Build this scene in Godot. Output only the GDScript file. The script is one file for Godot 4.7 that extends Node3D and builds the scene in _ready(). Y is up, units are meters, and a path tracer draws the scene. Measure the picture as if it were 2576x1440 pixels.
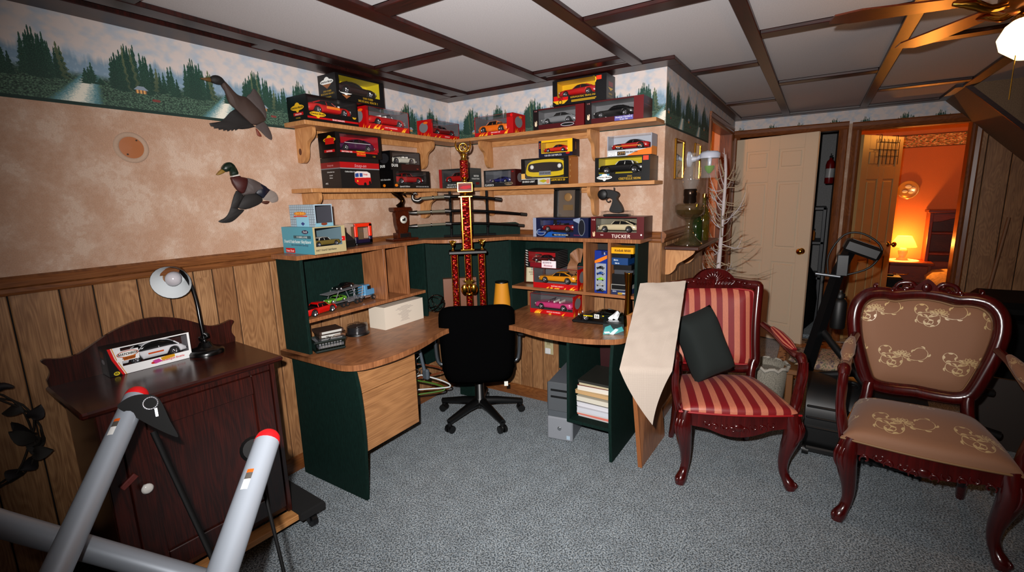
extends Node3D
# A basement den: a corner desk full of model cars, chairs, a glimpse of a lit bedroom. Photographed with a camera flash.
const H := 2.24          # ceiling
const LB := 1.6223       # length of the back wall
const LC := -2.667       # plane of the far wall
const EYE := Vector3(2.40283, 1.50946, 2.91368)
var M := {}
var rng := RandomNumberGenerator.new()
var names := {}

# ------------------------------------------------------------------ mesh collector
class B:
	var v := PackedVector3Array()
	var uv := PackedVector2Array()
	var sm := PackedInt64Array()
	var t := Transform3D()
	var g := 4294967295      # smooth group; this value is flat
	var r := Rect2(0, 0, 1, 1)  # where uv 0..1 goes
	func flat(): g = 4294967295; return self
	func smooth(n := 1): g = n; return self
	func at(p: Vector3, basis := Basis()): t = Transform3D(basis, p); return self
	func tri(a, b, c, ua := Vector2(), ub := Vector2(), uc := Vector2()):   # counter-clockwise seen from outside
		v.append(t * a); v.append(t * c); v.append(t * b)
		uv.append(r.position + ua * r.size); uv.append(r.position + uc * r.size); uv.append(r.position + ub * r.size)
		sm.append(g); sm.append(g); sm.append(g)
	func quad(a, b, c, d, ua := Vector2(0, 1), uc := Vector2(1, 0)):  # a bottom left, b bottom right, c top right, d top left
		var ub := Vector2(uc.x, ua.y)
		var ud := Vector2(ua.x, uc.y)
		tri(a, b, c, ua, ub, uc); tri(a, c, d, ua, uc, ud)
	func box(c: Vector3, s: Vector3, bev := 0.0):
		var h := s / 2
		var k := minf(bev, minf(h.x, minf(h.y, h.z)) * 0.98)
		var q := func(x, y, z): return c + Vector3(x, y, z)
		if k <= 0.0:
			quad(q.call(-h.x, -h.y, h.z), q.call(h.x, -h.y, h.z), q.call(h.x, h.y, h.z), q.call(-h.x, h.y, h.z))
			quad(q.call(h.x, -h.y, -h.z), q.call(-h.x, -h.y, -h.z), q.call(-h.x, h.y, -h.z), q.call(h.x, h.y, -h.z))
			quad(q.call(h.x, -h.y, h.z), q.call(h.x, -h.y, -h.z), q.call(h.x, h.y, -h.z), q.call(h.x, h.y, h.z))
			quad(q.call(-h.x, -h.y, -h.z), q.call(-h.x, -h.y, h.z), q.call(-h.x, h.y, h.z), q.call(-h.x, h.y, -h.z))
			quad(q.call(-h.x, h.y, h.z), q.call(h.x, h.y, h.z), q.call(h.x, h.y, -h.z), q.call(-h.x, h.y, -h.z))
			quad(q.call(-h.x, -h.y, -h.z), q.call(h.x, -h.y, -h.z), q.call(h.x, -h.y, h.z), q.call(-h.x, -h.y, h.z))
			return self
		var i := h - Vector3(k, k, k)
		for s2 in [1, -1]:
			for ax in 3:
				var a1: int = (ax + 1) % 3
				var a2: int = (ax + 2) % 3
				var f := []
				for e in [[-1, -1], [1, -1], [1, 1], [-1, 1]]:
					var p := Vector3()
					p[ax] = h[ax] * s2; p[a1] = i[a1] * e[0] * s2; p[a2] = i[a2] * e[1]
					f.append(c + p)
				quad(f[0], f[1], f[2], f[3])
		for ax in 3:   # edges along ax
			var a1: int = (ax + 1) % 3
			var a2: int = (ax + 2) % 3
			for s1 in [1, -1]:
				for s2 in [1, -1]:
					var f := []
					for e in [[-1, 0], [1, 0], [1, 1], [-1, 1]]:
						var p := Vector3()
						p[ax] = i[ax] * e[0]
						p[a1] = (h[a1] if e[1] == 0 else i[a1]) * s1
						p[a2] = (i[a2] if e[1] == 0 else h[a2]) * s2
						f.append(c + p)
					if s1 * s2 < 0: f.reverse()
					quad(f[0], f[1], f[2], f[3])
		for sx in [1, -1]:
			for sy in [1, -1]:
				for sz in [1, -1]:
					var a := c + Vector3(h.x * sx, i.y * sy, i.z * sz)
					var b2 := c + Vector3(i.x * sx, h.y * sy, i.z * sz)
					var d := c + Vector3(i.x * sx, i.y * sy, h.z * sz)
					if sx * sy * sz > 0: tri(a, b2, d)
					else: tri(a, d, b2)
		return self
	func frame_of(dir: Vector3) -> Basis:
		var z := dir.normalized()
		var u := Vector3.UP if absf(z.y) < 0.95 else Vector3.RIGHT
		var x := u.cross(z).normalized()
		return Basis(x, z.cross(x), z)
	func tube(pts: Array, rad, seg := 8, caps := true, squash := 1.0):
		var n := pts.size()
		var rings := []
		var prev := Basis()
		for i in n:
			var d: Vector3 = (pts[mini(i + 1, n - 1)] - pts[maxi(i - 1, 0)])
			var f: Basis
			if i == 0: f = frame_of(d)
			else:
				var z := d.normalized()
				var x: Vector3 = (prev.x - z * prev.x.dot(z)).normalized()
				f = Basis(x, z.cross(x), z)
			prev = f
			var rr: float = rad if rad is float else rad[i]
			var ring := []
			for j in seg:
				var a := TAU * j / seg
				ring.append(pts[i] + f.x * cos(a) * rr + f.y * sin(a) * rr * squash)
			rings.append(ring)
		loft(rings, caps)
		return self
	func loft(rings: Array, caps := true, close := true):
		var n: int = rings.size()
		var m: int = rings[0].size()
		for i in n - 1:
			for j in (m if close else m - 1):
				var k := (j + 1) % m
				var u0 := float(j) / m
				var u1 := float(j + 1) / m
				quad(rings[i][j], rings[i][k], rings[i + 1][k], rings[i + 1][j], Vector2(u0, 1.0 - float(i) / (n - 1)), Vector2(u1, 1.0 - float(i + 1) / (n - 1)))
		if caps:
			var keep := g
			g = 4294967295
			for e in [0, n - 1]:
				var c := Vector3()
				for p in rings[e]: c += p
				c /= m
				for j in m:
					if e == 0: tri(c, rings[e][(j + 1) % m], rings[e][j])
					else: tri(c, rings[e][j], rings[e][(j + 1) % m])
			g = keep
		return self
	func lathe(prof: Array, seg := 16, at_ := Vector3(), caps := true):   # prof: Vector2(radius, height) from bottom to top
		var rings := []
		for p in prof:
			var ring := []
			for j in seg:
				var a := -TAU * j / seg
				ring.append(at_ + Vector3(cos(a) * p.x, p.y, sin(a) * p.x))
			rings.append(ring)
		loft(rings, caps)
		return self
	func cyl(a: Vector3, b: Vector3, r0: float, r1 := -1.0, seg := 12):
		tube([a, b], [r0, r0 if r1 < 0.0 else r1], seg)
		return self
	func ball(c: Vector3, rad: Vector3, seg := 12, rows := 8):
		var rings := []
		for i in rows + 1:
			var e := -PI / 2 + PI * i / rows
			var ring := []
			for j in seg:
				var a := -TAU * j / seg
				ring.append(c + Vector3(cos(a) * maxf(cos(e), 0.001) * rad.x, sin(e) * rad.y, sin(a) * maxf(cos(e), 0.001) * rad.z))
			rings.append(ring)
		loft(rings, false)
		return self
	func prism(poly: PackedVector2Array, z0: float, z1: float, side_smooth := false):   # outline in x,y (either way round), pushed along z
		var p := poly
		if Geometry2D.is_polygon_clockwise(p): p = p.duplicate(); p.reverse()
		var lo := p[0]
		var hi := p[0]
		for q in p: lo = lo.min(q); hi = hi.max(q)
		var sz := (hi - lo).max(Vector2(1e-6, 1e-6))
		var ix := Geometry2D.triangulate_polygon(p)
		var keep := g
		g = 4294967295
		for k in range(0, ix.size(), 3):
			var f := []
			for e in 3: f.append(p[ix[k + e]])
			if (f[1] - f[0]).cross(f[2] - f[0]) < 0: f.reverse()
			var w := func(q): return Vector2((q.x - lo.x) / sz.x, 1.0 - (q.y - lo.y) / sz.y)
			tri(Vector3(f[0].x, f[0].y, z1), Vector3(f[1].x, f[1].y, z1), Vector3(f[2].x, f[2].y, z1), w.call(f[0]), w.call(f[1]), w.call(f[2]))
			tri(Vector3(f[0].x, f[0].y, z0), Vector3(f[2].x, f[2].y, z0), Vector3(f[1].x, f[1].y, z0), w.call(f[0]), w.call(f[2]), w.call(f[1]))
		g = 7 if side_smooth else 4294967295
		for i in p.size():
			var a := p[i]
			var b2 := p[(i + 1) % p.size()]
			quad(Vector3(a.x, a.y, z0), Vector3(b2.x, b2.y, z0), Vector3(b2.x, b2.y, z1), Vector3(a.x, a.y, z1))
		g = keep
		return self
	func patch(rows: Array):   # rows[i][j], counter-clockwise seen from outside when i goes up and j goes right
		var n: int = rows.size()
		var m: int = rows[0].size()
		for i in n - 1:
			for j in m - 1:
				quad(rows[i][j], rows[i][j + 1], rows[i + 1][j + 1], rows[i + 1][j], Vector2(float(j) / (m - 1), 1.0 - float(i) / (n - 1)), Vector2(float(j + 1) / (m - 1), 1.0 - float(i + 1) / (n - 1)))
		return self
	func into(mesh: ArrayMesh, mat: Material):
		var s := SurfaceTool.new()
		s.begin(Mesh.PRIMITIVE_TRIANGLES)
		for i in v.size():
			s.set_smooth_group(sm[i])
			s.set_uv(uv[i])
			s.add_vertex(v[i])
		s.generate_normals()
		s.commit(mesh)
		mesh.surface_set_material(mesh.get_surface_count() - 1, mat)
	func mesh(mat: Material) -> ArrayMesh:
		var m := ArrayMesh.new()
		into(m, mat)
		return m

# ------------------------------------------------------------------ nodes
func numbered(called: String) -> String:
	var n: int = names.get(called, 0)
	names[called] = n + 1
	return called if n == 0 else "%s_%03d" % [called, n]
func thing(called: String, label: String, category: String, at := Vector3(), turn := 0.0, group := "") -> Node3D:
	var o := Node3D.new()
	o.name = numbered(called)
	add_child(o)
	o.position = at
	o.rotation.y = turn
	tag(o, label, category, group)
	return o
func tag(o: Node, label: String, category := "", group := ""):
	if label: o.set_meta("label", label)
	if category: o.set_meta("category", category)
	if group: o.set_meta("group", group)
	return o
func part(called: String, b: B, mat: Material, parent: Node) -> MeshInstance3D:
	return put(called, b.mesh(mat), parent)
func put(called: String, mesh: Mesh, parent: Node, at := Transform3D()) -> MeshInstance3D:
	var o := MeshInstance3D.new()
	o.name = called
	o.mesh = mesh
	o.transform = at
	parent.add_child(o, true)
	return o
func structure(called: String, at := Vector3()) -> Node3D:
	var o := Node3D.new()
	o.name = numbered(called)
	o.position = at
	o.set_meta("kind", "structure")
	add_child(o)
	return o
func copy(o: Node3D, at: Vector3, turn: float, label := "") -> Node3D:
	var c: Node3D = o.duplicate()
	c.name = numbered(String(o.name))
	add_child(c)
	c.position = at
	c.rotation.y = turn
	if label: c.set_meta("label", label)
	return c
func nb() -> B: return B.new()
func v3(x, y, z) -> Vector3: return Vector3(x, y, z)
func poly(a: Array) -> PackedVector2Array:
	var p := PackedVector2Array()
	for i in range(0, a.size(), 2): p.append(Vector2(a[i], a[i + 1]))
	return p
func curve2(a: Array, steps := 4, closed := false) -> PackedVector2Array:   # smooth line through the points
	var p := poly(a)
	var n := p.size()
	var out := PackedVector2Array()
	for i in (n if closed else n - 1):
		var q := func(k): return p[posmod(k, n)] if closed else p[clampi(k, 0, n - 1)]
		for s in steps:
			out.append(q.call(i).cubic_interpolate(q.call(i + 1), q.call(i - 1), q.call(i + 2), float(s) / steps))
	if not closed: out.append(p[n - 1])
	return out
func curve3(p: Array, steps := 4) -> Array:
	var n := p.size()
	var out := []
	for i in n - 1:
		for s in steps:
			out.append(p[i].cubic_interpolate(p[i + 1], p[maxi(i - 1, 0)], p[mini(i + 2, n - 1)], float(s) / steps))
	out.append(p[n - 1])
	return out
func lerps(a: Array, n: int) -> Array:   # n values along the list a
	var out := []
	for i in n:
		var x := float(i) / (n - 1) * (a.size() - 1)
		var k := mini(int(x), a.size() - 2)
		out.append(lerpf(a[k], a[k + 1], x - k))
	return out

# ------------------------------------------------------------------ textures and materials
func mat(color: Color, rough := 0.6, metal := 0.0) -> StandardMaterial3D:
	var m := StandardMaterial3D.new()
	m.albedo_color = color
	m.roughness = rough
	m.metallic = metal
	return m
func rgb(r: int, g: int, b: int) -> Color: return Color(r / 255.0, g / 255.0, b / 255.0)
func tex(im: Image) -> ImageTexture: return ImageTexture.create_from_image(im)
func noise(freq: float, sd: int, oct := 3) -> FastNoiseLite:
	var n := FastNoiseLite.new()
	n.noise_type = FastNoiseLite.TYPE_SIMPLEX_SMOOTH
	n.frequency = freq
	n.seed = sd
	n.fractal_octaves = oct
	return n
func paint(w: int, h: int, f: Callable) -> Image:   # f(x, y) -> Color
	var d := PackedByteArray()
	d.resize(w * h * 3)
	var k := 0
	for y in h:
		for x in w:
			var c: Color = f.call(x, y)
			d[k] = clampi(int(c.r * 255.0), 0, 255); d[k + 1] = clampi(int(c.g * 255.0), 0, 255); d[k + 2] = clampi(int(c.b * 255.0), 0, 255)
			k += 3
	return Image.create_from_data(w, h, false, Image.FORMAT_RGB8, d)
func grain(w: int, h: int, dark: Color, light: Color, sd: int, rings := 7.0, fine := 0.5) -> Image:   # wood: grain runs along y
	var a := noise(0.006, sd, 2)
	var b := noise(0.05, sd + 1, 2)
	var c := noise(0.02, sd + 2, 3)
	return paint(w, h, func(x: int, y: int):
		var n: float = a.get_noise_2d(x * 2.2, y * 0.35)
		var cath: float = 0.5 + 0.5 * sin((n * rings + x * 0.012) * TAU)
		var f: float = b.get_noise_2d(x * 6.0, y * 0.12)
		var p: float = c.get_noise_2d(x * 0.5, y * 0.2)
		return dark.lerp(light, clampf(0.35 + 0.4 * cath + fine * f + 0.35 * p, 0.0, 1.0)))
func wood(im_or_tex, scale: Vector3, rough := 0.45, offset := Vector3(), world := false) -> StandardMaterial3D:
	var m := StandardMaterial3D.new()
	m.albedo_texture = im_or_tex
	m.uv1_triplanar = true
	m.uv1_world_triplanar = world
	m.uv1_triplanar_sharpness = 8.0
	m.uv1_scale = scale
	m.uv1_offset = offset
	m.roughness = rough
	return m
func shaded(m: StandardMaterial3D, tint: Color, offset := Vector3()) -> StandardMaterial3D:
	var n: StandardMaterial3D = m.duplicate()
	n.albedo_color = tint
	n.uv1_offset = m.uv1_offset + offset
	return n

func _ready():
	rng.seed = 7
	var right := Vector3(0.843342, -0.026525, -0.536722)
	var up := Vector3(-0.077542, 0.982322, -0.170386)
	var ahead := Vector3(-0.531753, -0.185312, -0.826376)
	var cam := Camera3D.new()
	cam.name = "camera"
	cam.transform = Transform3D(Basis(right, up, -ahead), EYE)
	cam.fov = 62.543
	cam.near = 0.05
	add_child(cam)
	cam.current = true
	var we := WorldEnvironment.new()
	we.name = "surroundings"
	var env := Environment.new()
	env.background_mode = Environment.BG_COLOR
	env.background_color = Color(0, 0, 0)
	env.tonemap_mode = Environment.TONE_MAPPER_LINEAR
	env.tonemap_exposure = 1.0
	env.sdfgi_enabled = true
	env.ssao_enabled = true
	env.ssil_enabled = true
	we.environment = env
	add_child(we)
	# the photographer's flash, held a little above and beside the lens
	var flash := SpotLight3D.new()
	flash.name = "camera_flash"
	add_child(flash)
	flash.transform = Transform3D(Basis(right, up, -ahead), EYE - right * 0.085 + up * 0.11)
	flash.rotate_object_local(Vector3.UP, deg_to_rad(-5.0))
	flash.rotate_object_local(Vector3.RIGHT, deg_to_rad(3.0))
	flash.spot_angle = 57.0
	flash.spot_angle_attenuation = 1.0
	flash.light_energy = 12.6
	flash.light_color = Color(1.0, 0.985, 0.975)
	flash.light_size = 0.018
	flash.spot_range = 20.0
	flash.spot_attenuation = 2.0
	flash.shadow_enabled = true
	room_materials()
	room()
	desk()
	wall_shelves()
	chairs()
	corner_things()
	office_things()
	model_cars()
	far_rooms()
	right_side()

func lamp(at: Vector3, color: Color, energy: float, size: float) -> OmniLight3D:
	var l := OmniLight3D.new()
	l.name = numbered("lamp_glow")
	add_child(l)
	l.position = at
	l.light_color = color
	l.light_energy = energy
	l.light_size = size
	l.omni_range = 12.0
	l.omni_attenuation = 2.0
	l.shadow_enabled = true
	return l

# ------------------------------------------------------------------ the room
func room_materials():
	var n1 := noise(0.9, 11, 1)
	var n2 := noise(0.16, 12, 3)
	var n3 := noise(0.012, 13, 3)
	var shades := [Color(0.21, 0.235, 0.25), Color(0.365, 0.405, 0.43), Color(0.49, 0.535, 0.565), Color(0.62, 0.655, 0.675), Color(0.53, 0.50, 0.46), Color(0.36, 0.44, 0.52)]
	var rr := RandomNumberGenerator.new()
	rr.seed = 3
	var im := paint(1024, 1024, func(x: int, y: int):
		var k: float = n2.get_noise_2d(x, y) * 1.5 + rr.randf_range(-0.30, 0.30)
		var c: Color = shades[0] if k < -0.4 else shades[1] if k < -0.1 else shades[2] if k < 0.2 else shades[3]
		if rr.randf() < 0.10: c = shades[4 + (rr.randi() % 2)]
		return c * (1.0 + 0.10 * n3.get_noise_2d(x, y)))
	var m := StandardMaterial3D.new()
	m.albedo_texture = tex(im)
	m.uv1_triplanar = true
	m.uv1_world_triplanar = true
	m.uv1_scale = Vector3(0.62, 0.62, 0.62)
	m.roughness = 0.95
	m.heightmap_enabled = true
	m.heightmap_texture = m.albedo_texture
	m.heightmap_scale = 0.35
	m.rim_enabled = true
	m.rim = 0.15
	M.carpet = m
	# sponge-painted plaster
	var p1 := noise(0.008, 21, 4)
	var p2 := noise(0.05, 22, 3)
	var p3 := noise(0.35, 23, 2)
	im = paint(768, 768, func(x: int, y: int):
		var k: float = p1.get_noise_2d(x, y) * 1.5
		var c := Color(0.665, 0.525, 0.43).lerp(Color(0.715, 0.60, 0.52), clampf(0.5 + 0.8 * k + 0.5 * p2.get_noise_2d(x, y), 0, 1))
		if k + 0.5 * p2.get_noise_2d(x + 300, y) > 0.50: c = c.lerp(Color(0.76, 0.67, 0.60), 0.4)
		return c * (1.0 + 0.07 * p3.get_noise_2d(x, y)))
	m = StandardMaterial3D.new()
	m.albedo_texture = tex(im)
	m.uv1_triplanar = true
	m.uv1_world_triplanar = true
	m.uv1_scale = Vector3(0.8, 0.8, 0.8)
	m.roughness = 0.8
	var bump := noise(0.5, 25, 2)
	m.heightmap_enabled = true
	m.heightmap_texture = tex(paint(512, 512, func(x: int, y: int): var q: float = 0.5 + 0.5 * bump.get_noise_2d(x, y); return Color(q, q, q)))
	m.heightmap_scale = 0.25
	M.plaster = m
	# woods: grain along y in the picture
	var oak := grain(256, 1024, Color(0.455, 0.315, 0.205), Color(0.635, 0.48, 0.335), 31, 5.0, 0.55)
	M.oak_im = oak
	var oak_h: Image = oak.duplicate(); oak_h.rotate_90(CLOCKWISE)
	M.oak_up = tex(oak); M.oak_flat = tex(oak_h)
	M.plank = []
	var tints := [Color(1.04, 1.04, 1.03), Color(0.97, 0.94, 0.90), Color(1.02, 0.99, 0.95), Color(0.92, 0.87, 0.82), Color(1.03, 1.02, 1.0)]
	for i in 5:
		M.plank.append(shaded(wood(M.oak_up, Vector3(2.6, 0.85, 2.6), 0.42), tints[i], Vector3(i * 0.37, i * 0.23, i * 0.31)))
	M.rail = wood(M.oak_flat, Vector3(0.7, 3.0, 0.7), 0.35)
	M.rail.albedo_color = Color(0.80, 0.66, 0.52)
	M.casing = wood(M.oak_up, Vector3(3.0, 0.8, 3.0), 0.3)
	M.casing.albedo_color = Color(0.78, 0.60, 0.45)
	M.casing_top = wood(M.oak_flat, Vector3(0.8, 3.0, 0.8), 0.3)
	M.casing_top.albedo_color = Color(0.78, 0.60, 0.45)
	var dk := grain(256, 512, Color(0.085, 0.022, 0.016), Color(0.20, 0.05, 0.035), 41, 3.0, 0.6)
	M.dark_up = tex(dk)
	M.batten_z = wood(M.dark_up, Vector3(3.0, 1.5, 1.5), 0.35)
	var dk2: Image = dk.duplicate(); dk2.rotate_90(CLOCKWISE)
	M.dark_flat = tex(dk2)
	M.batten_x = wood(M.dark_flat, Vector3(1.5, 3.0, 3.0), 0.35)
	var cn := noise(0.4, 51, 2)
	m = mat(Color(0.80, 0.785, 0.79), 0.85)
	m.albedo_texture = tex(paint(256, 256, func(x: int, y: int): var q: float = 0.95 + 0.05 * cn.get_noise_2d(x, y); return Color(q, q, q)))
	m.uv1_triplanar = true
	m.uv1_world_triplanar = true
	m.uv1_scale = Vector3(1.5, 1.5, 1.5)
	M.ceiling = m
	M.gap = mat(Color(0.05, 0.03, 0.02), 0.9)
	M.border = border_material()
	M.trim_green = mat(Color(0.05, 0.16, 0.12), 0.6)

func border_material() -> StandardMaterial3D:   # printed wallpaper: pines, a lake and a cabin under pale hills; repeats every 0.522 m
	var W := 768
	var HH := 480
	var sky := noise(0.006, 61, 3)
	var hill := noise(0.012, 62, 4)
	var leaf := noise(0.09, 63, 2)
	var grass := noise(0.05, 64, 3)
	var trees := []   # x, top, base, half width, tone
	var rr := RandomNumberGenerator.new()
	rr.seed = 5
	for c in [[40, 95, 335, 17, 100], [250, 235, 335, 6, 50], [470, 80, 350, 26, 120], [660, 180, 345, 9, 60]]:
		for i in c[3]:
			var off: float = rr.randf_range(-1, 1) * c[4]
			trees.append([c[0] + off, c[1] + absf(off) * 0.9 + rr.randf_range(-8, 45), c[2] + rr.randf_range(-15, 25), rr.randf_range(24, 42), rr.randf()])
	trees.sort_custom(func(a, b): return a[2] < b[2])
	var im := paint(W, HH, func(x: int, y: int):
		var fy := float(y) / HH
		var wx := absf(x - W * 0.5) / W   # blend ends so that repeats meet
		var a := TAU * x / W
		var cx := cos(a) * 122.0
		var cy := sin(a) * 122.0
		var s: float = sky.get_noise_3d(cx * 1.4, cy * 1.4, y * 2.0)
		var c := Color(0.80, 0.75, 0.73).lerp(Color(0.66, 0.70, 0.75), clampf(0.25 + s * 1.3, 0, 1))
		var hy: float = 0.40 + 0.16 * hill.get_noise_2d(cx, cy)
		if fy > hy: c = c.lerp(Color(0.42, 0.54, 0.63), clampf((fy - hy) * 9.0, 0, 0.85)).lerp(Color(0.80, 0.82, 0.84), clampf(0.4 * hill.get_noise_3d(cx * 3, cy * 3, y * 3.0), 0, 0.5))
		if fy > 0.62:
			var k: float = grass.get_noise_3d(cx * 1.6, cy * 1.6, y * 2.5)
			var shore := Color(0.07, 0.14, 0.12).lerp(Color(0.34, 0.46, 0.37), clampf(0.5 + k, 0, 1))
			c = c.lerp(shore, clampf((fy - 0.62) * 14.0, 0, 1))
			var lake := 250.0 - (fy - 0.66) * 260.0
			var d: float = absf(x - lake) / (40.0 + (fy - 0.64) * 260.0) + 0.25 * k
			if fy > 0.64 and d < 1.0: c = c.lerp(Color(0.30, 0.47, 0.50).lerp(Color(0.86, 0.84, 0.78), clampf(1.25 - d * 1.7, 0, 1)), clampf((1.0 - d) * 4.0, 0, 1))
		return c)
	for t in trees:
		for y in range(int(t[1]), int(t[2])):
			var k: float = (y - t[1]) / (t[2] - t[1])
			var hw: float = t[3] * (0.06 + 0.94 * k) * (0.78 + 0.22 * sin(k * 34.0))
			for x in range(int(t[0] - hw), int(t[0] + hw) + 1):
				var e: float = 1.0 - absf(x - t[0]) / maxf(hw, 1.0)
				var n: float = leaf.get_noise_2d(x * 1.5, y * 1.5)
				if e + 0.5 * n < 0.08: continue
				var c := Color(0.06, 0.20, 0.165).lerp(Color(0.20, 0.37, 0.29), clampf(0.35 + 0.9 * n + 0.35 * (t[4] - 0.5), 0, 1))
				if t[4] > 0.86: c = c.lerp(Color(0.55, 0.50, 0.33), 0.5)
				c = c.lerp(Color(0.10, 0.17, 0.14), k * 0.45)
				im.set_pixel(posmod(x, W), y, c)
	for y in range(330, 372):     # a cabin with a pale roof and a lit wall, a small red boat
		for x in range(450, 530):
			if y < 352 and absf(x - 492) < 16 + (y - 330) * 1.1: im.set_pixel(x, y, Color(0.50, 0.55, 0.60))
			elif y >= 352 and x > 462 and x < 520: im.set_pixel(x, y, Color(0.85, 0.62, 0.36) if (x / 9) % 2 == 0 else Color(0.45, 0.32, 0.22))
	for y in range(395, 410):
		for x in range(540, 590):
			if absf(x - 565) < 25 - absf(y - 402) * 1.2: im.set_pixel(x, y, Color(0.45, 0.20, 0.18))
	im.fill_rect(Rect2i(0, 462, W, 18), Color(0.05, 0.16, 0.13))
	im.fill_rect(Rect2i(0, 0, W, 6), Color(0.10, 0.20, 0.17))
	var m := StandardMaterial3D.new()
	m.albedo_texture = tex(im)
	m.roughness = 0.75
	return m

func planks(parent: Node, cuts: Array, y0: float, y1: float, place: Transform3D, set_of: Array, base := 0):   # boards between the cuts along local x, faces on local +z at 0
	for i in cuts.size() - 1:
		var a: float = cuts[i]
		var b2: float = cuts[i + 1]
		var b := nb()
		b.t = place
		b.box(v3((a + b2) / 2, (y0 + y1) / 2, -0.006), v3(b2 - a - 0.005, y1 - y0, 0.012), 0.003)
		part("plank", b, set_of[(i * 3 + base + int(a * 10)) % set_of.size()], parent)
func cuts_between(a: float, b: float, known: Array) -> Array:
	var out := [a]
	var widths := [0.11, 0.16, 0.13, 0.09, 0.15, 0.105, 0.17]
	var k := 0
	var ks := known.duplicate()
	ks.sort()
	for c in ks + [b]:
		while c - out[-1] > 0.21:
			out.append(out[-1] + widths[k % 7]); k += 1
		if c - out[-1] > 0.03: out.append(c)
	return out
func border_strip(parent: Node, length: float, y0: float, y1: float, place: Transform3D, start := 0.0):
	var b := nb()
	b.t = place
	var x := 0.0
	while x < length - 0.001:     # one sheet per repeat, as it was hung
		var e := minf(x + 0.522 - fposmod(start + x, 0.522), length)
		if e - x < 0.002: e = minf(x + 0.522, length)
		var u0 := fposmod(start + x, 0.522) / 0.522
		var u1 := u0 + (e - x) / 0.522
		var w := func(y): return 1.0 - (y - 1.898) / 0.332
		b.quad(v3(x, y0, 0), v3(e, y0, 0), v3(e, y1, 0), v3(x, y1, 0), Vector2(u0, w.call(y0)), Vector2(u1, w.call(y1)))
		x = e
	return part("wallpaper_border", b, M.border, parent)
func rail_profile(parent: Node, called: String, prof: Array, length: float, place: Transform3D, material: Material):   # prof in (out of the wall, up)
	var b := nb()
	b.t = place * Transform3D(Basis(Vector3(0, 0, 1), Vector3(0, 1, 0), Vector3(-1, 0, 0)), Vector3(length, 0, 0))
	b.prism(poly(prof), 0.0, length)
	return part(called, b, material, parent)
const CHAIR_RAIL := [0, 1.212, 0.012, 1.212, 0.016, 1.222, 0.016, 1.236, 0.024, 1.243, 0.026, 1.262, 0.018, 1.272, 0.006, 1.279, 0, 1.279]
const BASEBOARD := [0, 0, 0.014, 0, 0.014, 0.068, 0.008, 0.082, 0, 0.086]

func wall_run(parent: Node, length: float, place: Transform3D, cuts: Array, border_start: float, rail := true):
	var b := nb()
	b.t = place
	b.box(v3(length / 2, (1.22 + H) / 2, -0.05), v3(length - 0.002, H - 1.22, 0.1))
	part("plaster", b, M.plaster, parent)
	b = nb()
	b.t = place
	b.box(v3(length / 2, 0.61, -0.056), v3(length - 0.03, 1.22, 0.086))
	part("backing", b, M.gap, parent)
	planks(parent, cuts, 0.08, 1.216, place, M.plank, 1)
	rail_profile(parent, "chair_rail", CHAIR_RAIL, length, place, M.rail)
	rail_profile(parent, "baseboard", BASEBOARD, length, place, M.rail)
	var q := place
	q.origin += place.basis.z * 0.0012
	border_strip(parent, length, 1.898, 2.232, q, border_start)

func slab(called: String, parent: Node, lo: Vector3, hi: Vector3, material: Material, bev := 0.0) -> MeshInstance3D:
	var b := nb()
	b.box((lo + hi) / 2, hi - lo, bev)
	return part(called, b, material, parent)

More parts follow.
